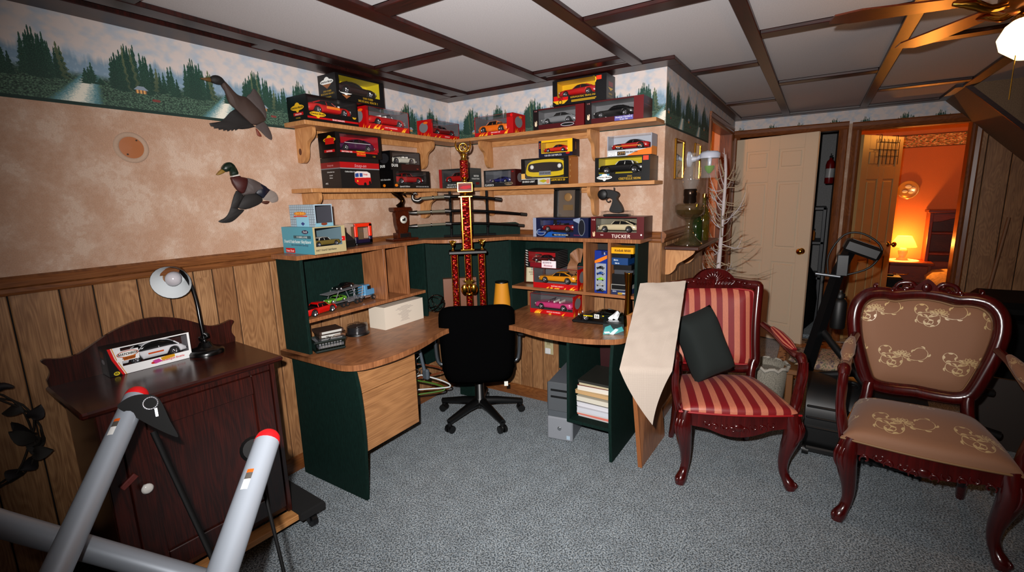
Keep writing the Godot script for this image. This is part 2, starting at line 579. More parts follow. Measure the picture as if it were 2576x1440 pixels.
func room():
	var f := structure("floor")
	slab("carpet", f, v3(-0.1, -0.1, LC), v3(5.1, 0, 4.7), M.carpet)
	# left wall (x = 0, seen towards -x): local x runs along -z
	var w := structure("wall_left")
	var pa := Transform3D(Basis(Vector3(0, 0, -1), Vector3(0, 1, 0), Vector3(1, 0, 0)), v3(0, 0, 4.7))
	var known := []
	for z in [2.499, 2.36, 2.259, 2.112, 1.999, 1.895, 1.813, 1.714, 1.529, 0.466, 0.372, 2.63, 2.75]: known.append(4.7 - z)
	wall_run(w, 4.7, pa, cuts_between(0, 4.7, known), fposmod(-(4.7 - 1.984) + 0.335, 0.522))
	w = structure("wall_back")
	wall_run(w, LB, Transform3D(Basis(), Vector3()), cuts_between(0, LB, [0.591, 0.78, 0.912, 0.69]), fposmod(-0.76 + 0.335, 0.522))
	# return wall (x = LB, facing +x), with a doorway
	w = structure("wall_return")
	var pc := Transform3D(Basis(Vector3(0, 0, -1), Vector3(0, 1, 0), Vector3(1, 0, 0)), v3(LB, 0, -0.001))
	wall_run(w, 1.369, pc, cuts_between(0, 1.37, []), fposmod(-0.06 + 0.335, 0.522))
	slab("plaster", w, v3(LB - 0.1, 2.075, LC), v3(LB, H, -1.37), M.plaster)
	slab("plaster", w, v3(LB - 0.1, 0, LC), v3(LB, 2.075, -2.47), M.plaster)
	var q := pc
	q.origin += Vector3(0.0012, 0, -1.37)
	border_strip(w, -LC - 1.37, 2.12, 2.232, q, fposmod(1.37 - 0.06 + 0.335, 0.522))
	door_casing("door_1", Transform3D(Basis(Vector3(0, 0, -1), Vector3(0, 1, 0), Vector3(1, 0, 0)), v3(LB, 0, -1.37)), 1.10, 2.075, 0.1)
	# far wall (z = LC, facing +z), two doorways
	w = structure("wall_far")
	slab("plaster", w, v3(LB - 0.1, 2.06, LC - 0.12), v3(5.1, H, LC), M.plaster)
	slab("plaster", w, v3(LB - 0.1, 0, LC - 0.12), v3(1.68, 2.06, LC), M.plaster)
	slab("plaster", w, v3(2.53, 0, LC - 0.12), v3(2.70, 2.06, LC), M.plaster)
	slab("backing", w, v3(3.456, 0, LC - 0.12), v3(5.1, 2.06, LC - 0.014), M.gap)
	border_strip(w, 1.9, 2.10, 2.232, Transform3D(Basis(), v3(LB, 0, LC + 0.0012)), fposmod(-(1.99 - LB) + 0.335, 0.522))
	planks(w, cuts_between(3.456, 5.1, []), 0.0, 2.06, Transform3D(Basis(), v3(0, 0, LC)), M.plank, 3)
	door_casing("door_2", Transform3D(Basis(), v3(1.68, 0, LC)), 0.85, 2.05, 0.12)
	door_casing("door_3", Transform3D(Basis(), v3(2.70, 0, LC)), 0.756, 2.035, 0.12)
	# walls behind the photographer
	w = structure("wall_right")
	wall_run(w, 4.7 - LC, Transform3D(Basis(Vector3(0, 0, 1), Vector3(0, 1, 0), Vector3(-1, 0, 0)), v3(5.1, 0, LC)), cuts_between(0, 4.7 - LC, []), 0.0)
	w = structure("wall_front")
	wall_run(w, 5.1, Transform3D(Basis(Vector3(-1, 0, 0), Vector3(0, 1, 0), Vector3(0, 0, -1)), v3(5.1, 0, 4.7)), cuts_between(0, 5.1, []), 0.0)
	ceiling()

func door_casing(called: String, place: Transform3D, width: float, height: float, depth: float):
	var o := structure(called)
	o.transform = place
	var cw := 0.072
	for s in [0, 1]:
		var prof := [-cw, 0, -cw, 0.016, -cw + 0.012, 0.02, -0.034, 0.013, -0.018, 0.017, -0.006, 0.012, 0, 0.008, 0, 0]
		var b := nb()
		var p := poly(prof)
		if s == 1:
			for i in p.size(): p[i].x = width - p[i].x
		b.t = Transform3D(Basis(Vector3(1, 0, 0), Vector3(0, 0, 1), Vector3(0, -1, 0)), v3(0, height, 0))
		b.prism(p, 0.0, height)
		part("casing", b, M.casing, o)
		b = nb()
		b.box(v3(-0.008 if s == 0 else width + 0.008, height / 2, -depth / 2), v3(0.02, height, depth + 0.012), 0.002)
		part("jamb", b, M.casing, o)
	var b2 := nb()
	b2.t = Transform3D(Basis(Vector3(0, 0, 1), Vector3(0, 1, 0), Vector3(-1, 0, 0)), v3(width + cw, height, 0))
	b2.prism(poly([0, 0, 0.008, 0, 0.012, 0.006, 0.017, 0.018, 0.013, 0.034, 0.02, cw - 0.012, 0.016, cw, 0, cw]), 0.0, width + 2 * cw)
	part("casing", b2, M.casing_top, o)
	b2 = nb()
	b2.box(v3(width / 2, height + 0.008, -depth / 2), v3(width + 0.03, 0.02, depth + 0.012), 0.002)
	part("jamb", b2, M.casing_top, o)
	return o

func ceiling():
	var c := structure("ceiling")
	slab("backing", c, v3(-0.1, H + 0.012, LC - 0.12), v3(5.2, H + 0.1, 4.8), M.gap)
	var along := [[0.0, 0.145], [0.205, 0.29], [0.84, 0.922], [1.459, 1.522], [2.06, 2.12], [2.662, 2.722], [3.24, 3.31], [3.86, 3.94], [4.5, 4.58]]
	for a in along:
		var lo := LC if a[0] > LB else 0.0
		slab("batten", c, v3(a[0], H - 0.02, lo), v3(a[1], H, 4.7), M.batten_z, 0.003)
	# boards across the bays: x from, x to, then the z of each board's middle
	var bays := [[0.145, 0.205, [1.535, 0.2, 2.75, 3.9]], [0.29, 0.84, [0.928, 2.115, 3.3]], [0.922, 1.459, [1.495, 0.275, 2.7, 3.9]], [1.522, 2.06, [0.90, 2.1, 3.3]], [2.12, 2.662, [0.25, -0.985, 1.5, 2.7]], [2.722, 3.24, [-0.37, -1.74, 0.85, 2.0, 3.2]], [3.31, 3.86, [0.2, 1.4, 2.6]], [3.94, 4.5, [0.8, 2.0, 3.2]]]
	for b in bays:
		var far := 0.14 if b[1] < LB else (LC + 0.12)
		if b[0] == 1.522: far = 0.14
		var zs: Array = b[2].duplicate()
		zs.sort()
		var from := far
		for z in zs + [4.7]:
			var to: float = (z - 0.042) if z < 4.7 else 4.7
			if to - from > 0.02: slab("panel", c, v3(b[0] - 0.004, H, from), v3(b[1] + 0.004, H + 0.012, to), M.ceiling)
			if z < 4.7: slab("batten", c, v3(b[0], H - 0.018, to), v3(b[1], H, to + 0.084), M.batten_x, 0.003)
			from = to + 0.084
	# beside the return wall
	slab("panel", c, v3(LB, H, LC + 0.12), v3(2.064, H + 0.012, 0.14), M.ceiling)
	for z in [-0.30, -1.62]: slab("batten", c, v3(LB + 0.07, H - 0.018, z - 0.04), v3(2.06, H, z + 0.04), M.batten_x, 0.003)
	slab("batten", c, v3(LB, H - 0.02, LC), v3(LB + 0.075, H, 0.0), M.batten_z, 0.003)
	slab("batten", c, v3(0, H - 0.021, 0), v3(LB + 0.075, H, 0.14), M.batten_x, 0.003)
	slab("batten", c, v3(LB, H - 0.021, LC), v3(3.31, H, LC + 0.12), M.batten_x, 0.003)

# ------------------------------------------------------------------ corner desk, hutch, wall shelves
func desk():
	var lam = grain(256, 512, Color(0.45, 0.275, 0.165), Color(0.62, 0.405, 0.255), 71, 2.0, 0.8)
	M.lam = wood(tex(lam), Vector3(2.5, 1.6, 2.5), 0.33)
	var lam_h: Image = lam.duplicate(); lam_h.rotate_90(CLOCKWISE)
	M.lam_h = wood(tex(lam_h), Vector3(1.6, 2.5, 1.6), 0.33)
	var lam_l = grain(256, 512, Color(0.56, 0.38, 0.23), Color(0.69, 0.49, 0.31), 73, 2.0, 0.8)
	lam_l.rotate_90(CLOCKWISE)
	M.lam_light = wood(tex(lam_l), Vector3(1.2, 2.0, 1.2), 0.45)
	var gn = noise(0.3, 75, 3)
	M.green = mat(Color(0.045, 0.135, 0.115), 0.75)
	M.green.metallic_specular = 0.25
	M.green.albedo_texture = tex(paint(256, 256, func(x: int, y: int): var k: float = 0.9 + 0.25 * gn.get_noise_2d(x * 3.0, y * 0.12); return Color(k, k, k)))
	M.green.uv1_triplanar = true
	M.green.uv1_scale = Vector3(2, 2, 2)
	M.black = mat(Color(0.018, 0.018, 0.02), 0.5)
	M.navy = mat(Color(0.02, 0.025, 0.04), 0.7)
	var d = thing("corner_desk", "oak laminate corner desk with dark green panels along both walls", "desk")
	var b = nb()
	var front = curve2([0.42, 1.54, 0.52, 1.535, 0.585, 1.50, 0.62, 1.43, 0.64, 1.30, 0.633, 1.141, 0.605, 1.0, 0.57, 0.87, 0.565, 0.77, 0.60, 0.675, 0.68, 0.60, 0.79, 0.558, 0.927, 0.562, 1.07, 0.60, 1.216, 0.617, 1.34, 0.61, 1.442, 0.581, 1.53, 0.535, 1.565, 0.49, 1.58, 0.40], 3)
	var top = PackedVector2Array([Vector2(1.585, 0.02), Vector2(0.02, 0.02), Vector2(0.02, 1.54)])
	top.append_array(front)
	b.t = Transform3D(Basis(Vector3(1, 0, 0), Vector3(0, 0, 1), Vector3(0, -1, 0)), v3(0, 0.73, 0))
	b.prism(top, 0.0, 0.03, true)
	part("desktop", b, M.lam, d)
	# side panels
	b = nb()
	var leg = curve2([0.578, 0.0, 0.592, 0.2, 0.599, 0.4, 0.59, 0.58, 0.568, 0.70], 5)
	leg.append(Vector2(0.06, 0.70)); leg.append(Vector2(0.06, 0.0))
	b.prism(leg, 1.487, 1.505)
	tag(part("side_panel", b, M.green, d), "dark green side panel with a bowed front edge")
	b = nb()
	b.t = Transform3D(Basis(Vector3(0, 0, 1), Vector3(0, 1, 0), Vector3(-1, 0, 0)), v3(1.531, 0, 0))
	b.prism(poly([0.13, 0, 0.55, 0, 0.57, 0.2, 0.578, 0.4, 0.57, 0.58, 0.552, 0.70, 0.13, 0.70]), 0.0, 0.018)
	tag(part("side_panel", b, M.green, d), "dark green side panel with a bowed front edge")
	slab("cubby_panel", d, v3(1.245, 0.19, 0.06), v3(1.262, 0.70, 0.55), M.green, 0.001)
	slab("cubby_shelf", d, v3(1.245, 0.185, 0.06), v3(1.515, 0.204, 0.552), M.green, 0.001)
	slab("back_panel", d, v3(0.94, 0.30, 0.03), v3(1.515, 0.70, 0.046), M.green)
	slab("back_panel", d, v3(0.03, 0.30, 0.35), v3(0.046, 0.70, 1.0), M.green)
	slab("corner_leg", d, v3(0.16, 0.0, 0.2), v3(0.34, 0.70, 0.218), M.green)
	var u = slab("drawer_case", d, v3(0.06, 0.225, 1.052), v3(0.505, 0.70, 1.486), M.lam_light)
	for y in [[0.545, 0.695], [0.222, 0.541]]:
		slab("drawer_front", u, v3(0.507, y[0], 1.045), v3(0.524, y[1], 1.486), M.lam_light, 0.0015)
	# hutch
	var h = thing("desk_hutch", "green and oak hutch with pigeonholes standing on the corner desk", "hutch")
	b = nb()
	b.t = Transform3D(Basis(Vector3(1, 0, 0), Vector3(0, 0, 1), Vector3(0, -1, 0)), v3(0, 1.250, 0))
	var board = PackedVector2Array([Vector2(1.57, 0.02), Vector2(0.03, 0.02), Vector2(0.03, 1.535), Vector2(0.25, 1.535), Vector2(0.252, 0.65)])
	board.append_array(curve2([0.252, 0.62, 0.35, 0.61, 0.44, 0.565, 0.51, 0.50, 0.57, 0.42, 0.625, 0.335, 0.668, 0.252], 4))
	board.append(Vector2(1.57, 0.25))
	b.prism(board, 0.0, 0.022)
	part("top_board", b, M.lam, h)
	slab("side_panel", h, v3(0.03, 0.7305, 1.494), v3(0.238, 1.228, 1.512), M.green, 0.001)
	slab("side_panel", h, v3(0.03, 0.7305, 0.603), v3(0.238, 1.228, 0.62), M.green, 0.001)
	slab("side_panel", h, v3(0.662, 0.7305, 0.03), v3(0.68, 1.228, 0.238), M.green, 0.001)
	slab("side_panel", h, v3(1.535, 0.7305, 0.03), v3(1.552, 1.228, 0.238), M.green, 0.001)
	slab("shelf", h, v3(0.03, 0.895, 0.62), v3(0.238, 0.914, 1.494), M.lam, 0.001)
	slab("shelf", h, v3(0.68, 0.895, 0.03), v3(1.535, 0.914, 0.238), M.lam_h, 0.001)
	for z in [0.955, 0.77]: slab("divider", h, v3(0.044, 0.914, z - 0.009), v3(0.236, 1.228, z + 0.009), M.lam, 0.001)
	for x in [1.218, 1.377]: slab("divider", h, v3(x - 0.009, 0.914, 0.044), v3(x + 0.009, 1.228, 0.236), M.lam, 0.001)
	slab("divider", h, v3(1.185, 0.7305, 0.044), v3(1.203, 0.895, 0.20), M.lam, 0.001)
	slab("back_panel", h, v3(0.032, 0.914, 0.964), v3(0.044, 1.228, 1.494), M.green)
	slab("back_panel", h, v3(0.032, 0.914, 0.62), v3(0.044, 1.228, 0.946), M.navy)
	slab("back_panel", h, v3(0.68, 0.914, 0.032), v3(1.209, 1.228, 0.044), M.green)
	slab("back_panel", h, v3(1.227, 0.914, 0.032), v3(1.535, 1.228, 0.044), M.navy)
	b = nb()     # diagonal back across the corner, rounded where it rises above the top
	b.t = Transform3D(Basis(Vector3(0.7071, 0, -0.7071), Vector3(0, 1, 0), Vector3(0.7071, 0, 0.7071)), v3(0.03, 0, 0.63))
	b.prism(poly([0.0, 0.732, 0.846, 0.732, 0.846, 1.30, 0.838, 1.325, 0.815, 1.335, 0.03, 1.335, 0.008, 1.325, 0.0, 1.30]), -0.006, 0.006)
	part("corner_back", b, M.green, h)

func wall_shelves():
	var pine = grain(256, 512, Color(0.60, 0.40, 0.23), Color(0.74, 0.535, 0.34), 81, 4.0, 0.5)
	M.pine = wood(tex(pine), Vector3(3.0, 2.0, 3.0), 0.4)
	var pine_h: Image = pine.duplicate(); pine_h.rotate_90(CLOCKWISE)
	M.pine_h = wood(tex(pine_h), Vector3(1.6, 3.0, 1.6), 0.4)
	M.knot = mat(Color(0.30, 0.15, 0.07), 0.5)
	var n = 0
	for y in [1.925, 1.583]:
		var which: String = "upper" if n == 0 else "lower"
		for side in 2:
			var label = "%s pine wall shelf with scrolled brackets on the %s wall" % [which, "long" if side == 0 else "short back"]
			var s = thing("wall_shelf", label, "shelf", v3(0, y, 0), 0.0, "pine wall shelves")
			var len0 = 1.36 if side == 0 else LB - 0.003
			var place = Transform3D(Basis(Vector3(0, 0, -1), Vector3(0, 1, 0), Vector3(1, 0, 0)), v3(0, 0, len0)) if side == 0 else Transform3D()
			var b = nb()
			b.t = place
			var x0 = 0.0 if side == 0 else 0.179
			b.box(v3((x0 + len0) / 2, -0.011, 0.09), v3(len0 - x0, 0.022, 0.178), 0.002)
			part("board", b, M.pine_h if side == 1 else M.pine, s)
			b = nb()
			b.t = place
			var spots: Array = [len0 - 1.29, len0 - 0.36] if side == 0 else [0.385, 1.205]
			b.box(v3((spots[0] + spots[1]) / 2, -0.041, 0.009), v3(spots[1] - spots[0] - 0.03, 0.036, 0.016), 0.001)
			part("back_rail", b, M.pine_h if side == 1 else M.pine, s)
			for x in spots:
				b = nb()
				b.t = place * Transform3D(Basis(Vector3(0, 0, 1), Vector3(0, 1, 0), Vector3(-1, 0, 0)), v3(x + 0.011, 0, 0))
				var o = PackedVector2Array([Vector2(0.001, -0.023), Vector2(0.145, -0.023)])
				o.append_array(curve2([0.15, -0.03, 0.148, -0.058, 0.13, -0.08, 0.098, -0.10, 0.085, -0.125, 0.082, -0.155, 0.072, -0.183, 0.05, -0.202, 0.026, -0.205, 0.001, -0.20], 3))
				b.prism(o, 0.0, 0.022)
				var br = part("bracket", b, M.pine, s)
				if n == 0 and side == 0 and x == spots[0]:
					b = nb()
					b.t = place
					b.smooth().tube([v3(x - 0.0118, -0.145, 0.03), v3(x - 0.0105, -0.145, 0.03)], 0.012, 10, true, 1.5)
					part("knot", b, M.knot, br)
		n += 1

# ------------------------------------------------------------------ seating
func seat_materials():
	var mh = grain(128, 256, Color(0.17, 0.016, 0.018), Color(0.28, 0.034, 0.032), 91, 2.0, 0.5)
	M.mahogany = wood(tex(mh), Vector3(3, 2, 3), 0.22)
	M.mahogany.clearcoat_enabled = true
	M.mahogany.clearcoat = 0.6
	M.mahogany.clearcoat_roughness = 0.12
	var wv = noise(0.5, 95, 2)
	var stripe = func(n: float, edge: float) -> ImageTexture:
		return tex(paint(512, 64, func(x: int, y: int):
			var f = x / 512.0
			var k = fposmod(f * n + 0.25, 1.0)
			var red = k < 0.5 or f < edge or f > 1.0 - edge
			var c = Color(0.44, 0.02, 0.055) if red else Color(0.68, 0.39, 0.295)
			if absf(k - 0.5) < 0.02 or k < 0.02: c = Color(0.42, 0.10, 0.10)
			return c * (1.0 + 0.12 * wv.get_noise_2d(x * 2, y * 2))))
	M.stripe_seat = mat(Color.WHITE, 0.5)
	M.stripe_seat.albedo_texture = stripe.call(8.0, 0.0)
	M.stripe_back = mat(Color.WHITE, 0.5)
	M.stripe_back.albedo_texture = stripe.call(7.0, 0.05)
	M.red_cord = mat(Color(0.55, 0.045, 0.07), 0.5)
	for m in [M.stripe_seat, M.stripe_back]:
		m.rim_enabled = true
		m.rim = 0.06
	# brocade: pale scrolls woven with a bright thread
	var S = 768
	var im = Image.create(S, S, false, Image.FORMAT_RGB8)
	var gl = Image.create(S, S, false, Image.FORMAT_RGB8)
	var base = paint(S, S, func(x: int, y: int): return Color(0.50, 0.345, 0.245) * (1.0 + 0.10 * wv.get_noise_2d(x, y)))
	im.blit_rect(base, Rect2i(0, 0, S, S), Vector2i())
	gl.fill(Color(0.75, 0.75, 0.75))
	var rr = RandomNumberGenerator.new()
	rr.seed = 19
	var dot = func(p: Vector2, w: float, c: Color):
		for yy in range(int(-w), int(w) + 1):
			for xx in range(int(-w), int(w) + 1):
				if xx * xx + yy * yy <= w * w:
					var px = posmod(int(p.x) + xx, S)
					var py = posmod(int(p.y) + yy, S)
					im.set_pixel(px, py, c)
					gl.set_pixel(px, py, Color(0.33, 0.33, 0.33))
	var gold = Color(0.74, 0.64, 0.46)
	for row in 2:
		for col in 2:
			var o = Vector2(col * 384 + (190 if row % 2 else 0) + 90, row * 384 + 110)
			for pet in 9:     # a leafy flower
				var a = PI * 0.85 + PI * 1.3 * pet / 8.0 + rr.randf_range(-0.1, 0.1)
				for k in 34:
					var f = k / 33.0
					var w = (8.0 + 5.0 * rr.randf()) * sin(f * PI)
					var q = o + Vector2(cos(a), sin(a) * 0.8) * (8 + f * 46)
					for e in [-1, 1]: dot.call(q + Vector2(-sin(a), cos(a)) * w * e, 1.7, gold)
			for sc in 4:      # scrolling stems with leaves
				var p = o + Vector2(0, 10)
				var a: float = [0.5, 2.6, 1.3, 3.6][sc]
				var turn: float = [0.028, -0.03, -0.045, 0.036][sc]
				for k in 120:
					p += Vector2(cos(a), sin(a)) * 2.6
					a -= turn * (0.3 + k / 50.0)
					dot.call(p, 1.3 + 1.2 * sin(k * 0.07) * sin(k * 0.07), gold)
					if k % 26 == 13:
						for j in 16:
							var s2 = j / 15.0
							dot.call(p + Vector2(cos(a + 1.2 - s2), sin(a + 1.2 - s2)) * s2 * 30, 5.0 * sin(s2 * PI) + 0.8, gold)
	M.brocade = mat(Color.WHITE, 1.0)
	M.brocade.albedo_texture = tex(im)
	M.brocade.roughness_texture = tex(gl)
	M.brocade.rim_enabled = true
	M.brocade.rim = 0.2
	M.brocade_cord = mat(Color(0.47, 0.34, 0.21), 0.6)
	M.chair_black = mat(Color(0.010, 0.010, 0.012), 0.95)
	M.chair_black.metallic_specular = 0.12
	M.plastic_black = mat(Color(0.02, 0.02, 0.022), 0.4)

func cushion(b: B, wf: float, wb: float, zf: float, zb: float, y0: float, rise: float, crown: float, uvw := 1.0):   # a padded seat: skirt at the edge, crowned top, bowed front
	var rows = []
	var nu = 24
	var ramp = [[0.0, 0.0], [0.0, 0.45], [0.012, 0.8], [0.04, 1.0]]
	var vs = []
	for r in ramp: vs.append([r[0], r[1]])
	for i in range(1, 12): vs.append([0.04 + 0.92 * i / 12.0, 1.0])
	vs.append([0.96, 1.0]); vs.append([0.99, 0.8]); vs.append([1.0, 0.0])
	for e in vs:
		var row = []
		for j in nu + 1:
			var u = float(j) / nu * 2.0 - 1.0
			var hw = lerpf(wf, wb, e[0])
			var bow = 0.03 * (1.0 - u * u) * (1.0 - e[0])
			var z: float = lerpf(zf, zb, e[0]) + bow
			var edge = 1.0 - pow(absf(u), 7.0)
			var y: float = y0 + e[1] * rise * (0.35 + 0.65 * edge) + crown * (1.0 - u * u * u * u) * sin(PI * clampf(e[0] * 0.96 + 0.02, 0, 1))
			if absf(u) > 0.999: y = y0
			var x = u * hw
			row.append(v3(x, y, z))
		rows.append(row)
	b.smooth().patch(rows)
	return rows
func padded(b: B, outline: PackedVector2Array, z: Callable, thick: float, rings := 7):   # a domed pad inside a closed outline (x, y), standing on the surface z(x, y)
	var c = Vector2()
	for p in outline: c += p
	c /= outline.size()
	var lo = outline[0]
	var hi = outline[0]
	for p in outline: lo = lo.min(p); hi = hi.max(p)
	var all = []
	for i in rings + 1:
		var f = 1.0 - float(i) / rings
		var ring = []
		for p in outline:
			var q = c + (p - c) * f
			ring.append(v3(q.x, q.y, z.call(q.x, q.y) + thick * sqrt(maxf(0.0, 1.0 - pow(f, 5.0)))))
		all.append(ring)
	var n = outline.size()
	var uvf = func(p: Vector3): return Vector2((p.x - lo.x) / (hi.x - lo.x), 1.0 - (p.y - lo.y) / (hi.y - lo.y))
	b.smooth()
	for i in rings:
		for j in n:
			var k = (j + 1) % n
			var q = [all[i][j], all[i][k], all[i + 1][k], all[i + 1][j]]
			var w = [uvf.call(q[0]), uvf.call(q[1]), uvf.call(q[2]), uvf.call(q[3])]
			b.tri(q[0], q[1], q[2], w[0], w[1], w[2])
			b.tri(q[0], q[2], q[3], w[0], w[2], w[3])
	return all[0]
func mirror(half: Array) -> PackedVector2Array:    # outline from the right half, listed from the top middle down to the bottom middle; runs counter-clockwise
	var r = poly(half)
	var out = PackedVector2Array()
	for i in range(r.size() - 1, -1, -1): out.append(r[i])
	for i in range(1, r.size() - 1): out.append(Vector2(-r[i].x, r[i].y))
	return out
func smooth_loop(p: PackedVector2Array, steps := 3) -> PackedVector2Array:
	var a = []
	for q in p: a.append(q.x); a.append(q.y)
	return curve2(a, steps, true)
func spiral(at: Vector3, x: Vector3, y: Vector3, r0: float, turns: float, a0: float, shrink := 0.25, n := 14) -> Array:
	var out = []
	for i in n + 1:
		var f = float(i) / n
		var rr = r0 * lerpf(1.0, shrink, f)
		var a = a0 + turns * TAU * f
		out.append(at + x * cos(a) * rr + y * sin(a) * rr)
	return out

func armchair(called: String, label: String, at: Vector3, turn: float, striped: bool) -> Node3D:
	var t = thing(called, label, "chair", at, turn)
	var w: Material = M.mahogany
	for s in [-1.0, 1.0]:
		var d = v3(s * 0.7071, 0, 0.7071)
		var k = v3(s * 0.252, 0, -0.012)
		var path = []
		for e in [[0.415, 0.0], [0.37, 0.012], [0.32, 0.018], [0.25, 0.004], [0.17, -0.014], [0.105, -0.016], [0.06, 0.0], [0.03, 0.022], [0.004, 0.028]]: path.append(k + d * e[1] + v3(0, e[0], 0))
		var b = nb()
		b.smooth().tube(curve3(path, 2), lerps([0.036, 0.040, 0.044, 0.037, 0.028, 0.022, 0.022, 0.030, 0.024], 17), 12)
		var leg = part("leg", b, w, t)
		b = nb()    # carved leaves on the knee, a scrolled toe
		for q in 3:
			var o = k + d * 0.058 + v3(0, 0.0, 0) + v3(-d.z * s, 0, d.x * s).normalized() * (q - 1) * 0.017 * s
			b.smooth().tube(curve3([o + v3(0, 0.375, 0) - d * 0.010, o + v3(0, 0.34, 0), o + v3(0, 0.30, 0) - d * 0.004, o + v3(0, 0.265, 0) - d * 0.018], 3), lerps([0.003, 0.008, 0.007, 0.002], 10), 6)
		b.tube(spiral(k + d * 0.042 + v3(0, 0.036, 0), d, Vector3.UP, 0.013, 1.1, -1.6, 0.3, 10), lerps([0.010, 0.006], 11), 6)
		part("carving", b, w, leg)
		b = nb()
		b.smooth().tube(curve3([v3(s * 0.205, 0.42, -0.425), v3(s * 0.21, 0.25, -0.435), v3(s * 0.215, 0.1, -0.47), v3(s * 0.222, 0.0, -0.50)], 3), lerps([0.030, 0.026, 0.021, 0.017], 10), 8)
		part("leg", b, w, t)
		b = nb()     # side rail
		b.t = Transform3D(Basis(), Vector3())
		b.flat().loft([[v3(s * 0.285, 0.35, 0.0), v3(s * 0.285, 0.42, 0.0), v3(s * 0.262, 0.42, 0.0), v3(s * 0.262, 0.35, 0.0)], [v3(s * 0.268, 0.33, -0.2), v3(s * 0.268, 0.42, -0.2), v3(s * 0.245, 0.42, -0.2), v3(s * 0.245, 0.33, -0.2)], [v3(s * 0.232, 0.35, -0.43), v3(s * 0.232, 0.42, -0.43), v3(s * 0.21, 0.42, -0.43), v3(s * 0.21, 0.35, -0.43)]])
		part("seat_rail", b, w, t)
		# arm: from the back forward, then the post down to the side rail
		b = nb()
		var yb = 0.745 if striped else 0.77
		var arm = curve3([v3(s * 0.262, yb, -0.47), v3(s * 0.278, yb - 0.015, -0.36), v3(s * 0.292, yb - 0.045, -0.24), v3(s * 0.30, yb - 0.062, -0.13), v3(s * 0.303, yb - 0.06, -0.075), v3(s * 0.303, yb - 0.085, -0.048)], 3)
		b.smooth().tube(arm, lerps([0.020, 0.019, 0.022, 0.024, 0.027, 0.022], arm.size()), 10, true, 0.85)
		var a = part("arm", b, w, t)
		b = nb()
		var post = curve3([v3(s * 0.303, yb - 0.075, -0.055), v3(s * 0.304, yb - 0.14, -0.05), v3(s * 0.302, 0.54, -0.062), v3(s * 0.293, 0.47, -0.06), v3(s * 0.277, 0.39, -0.05)], 3)
		b.smooth().tube(post, lerps([0.022, 0.027, 0.024, 0.029, 0.026], post.size()), 10, true, 0.8)
		for q in 2: b.tube(post.map(func(p): return p + v3(s * 0.004, 0, 0.018) + v3((q - 0.5) * 0.022, 0, 0)), 0.006, 5)
		part("arm_post", b, w, a)
		b = nb()
		b.smooth().tube(curve3([v3(s * 0.276, yb + 0.008, -0.37), v3(s * 0.285, yb - 0.008, -0.30), v3(s * 0.294, yb - 0.03, -0.21), v3(s * 0.299, yb - 0.042, -0.14)], 3), lerps([0.012, 0.026, 0.028, 0.012], 10), 10, true, 0.8)
		part("arm_pad", b, M.stripe_seat if striped else M.brocade, a)
	# front apron
	var b = nb()
	var low = curve2([-0.255, 0.345, -0.20, 0.335, -0.15, 0.325, -0.09, 0.30, -0.03, 0.285, 0.03, 0.285, 0.09, 0.30, 0.15, 0.325, 0.20, 0.335, 0.255, 0.345] if striped else [-0.255, 0.345, -0.20, 0.35, -0.14, 0.335, -0.08, 0.325, 0.0, 0.315, 0.08, 0.325, 0.14, 0.335, 0.20, 0.35, 0.255, 0.345], 3)
	low.append(Vector2(0.27, 0.418)); low.append(Vector2(-0.27, 0.418))
	b.prism(low, -0.015, 0.016)
	var ap = part("front_apron", b, w, t)
	b = nb()
	for s in [-1.0, 1.0]:
		for q in (4 if striped else 5):
			var x: float = s * (0.03 + q * 0.042)
			var y = 0.345 + (0.012 if q % 2 else -0.008) - (0.0 if q > 1 else 0.015)
			b.smooth().tube(spiral(v3(x, y, 0.018), v3(s, 0, 0), v3(0, 1, 0), 0.02, 0.8, 2.6 if q % 2 else -0.6, 0.35, 9), lerps([0.003, 0.0065, 0.004], 10), 5)
	b.smooth().ball(v3(0, 0.335, 0.016), v3(0.026, 0.02, 0.008), 10, 6)
	part("carving", b, w, ap)
	slab("back_rail", t, v3(-0.215, 0.36, -0.452), v3(0.215, 0.42, -0.42), w, 0.004)
	# seat
	b = nb()
	var rows = cushion(b, 0.292, 0.235, 0.012, -0.44, 0.412, 0.034 if striped else 0.05, 0.035 if striped else 0.045)
	var seat = part("seat_cushion", b, M.stripe_seat if striped else M.brocade, t)
	b = nb()
	b.smooth().tube(rows[0], 0.0055, 6)
	part("piping", b, M.red_cord if striped else M.brocade_cord, seat)
	# back: frame, pad, crest
	var lean = func(x: float, y: float) -> float: return -0.445 - (y - 0.45) * 0.20 + (-0.03 if striped else -0.035) * (1.0 - pow(x / 0.27, 2.0))
	var pad: PackedVector2Array
	if striped: pad = smooth_loop(mirror([0, 0.945, 0.08, 0.947, 0.16, 0.936, 0.208, 0.93, 0.222, 0.915, 0.222, 0.86, 0.214, 0.74, 0.21, 0.62, 0.21, 0.535, 0.20, 0.508, 0.17, 0.50, 0.08, 0.50, 0, 0.50]), 3)
	else: pad = smooth_loop(mirror([0, 0.962, 0.06, 0.955, 0.11, 0.942, 0.16, 0.948, 0.205, 0.938, 0.236, 0.90, 0.244, 0.84, 0.232, 0.75, 0.205, 0.66, 0.182, 0.59, 0.165, 0.553, 0.13, 0.538, 0.07, 0.534, 0, 0.536]), 3)
	b = nb()
	var rim = padded(b, pad, lean, 0.03)
	var bp = part("back_pad", b, M.stripe_back if striped else M.brocade, t)
	b = nb()
	rim.append(rim[0]); rim.append(rim[1])
	b.smooth().tube(rim.map(func(p): return p + v3(0, 0, 0.008)), 0.006, 6, false)
	part("piping", b, M.red_cord if striped else M.brocade_cord, bp)
	b = nb()
	var fr = []
	var outl: PackedVector2Array
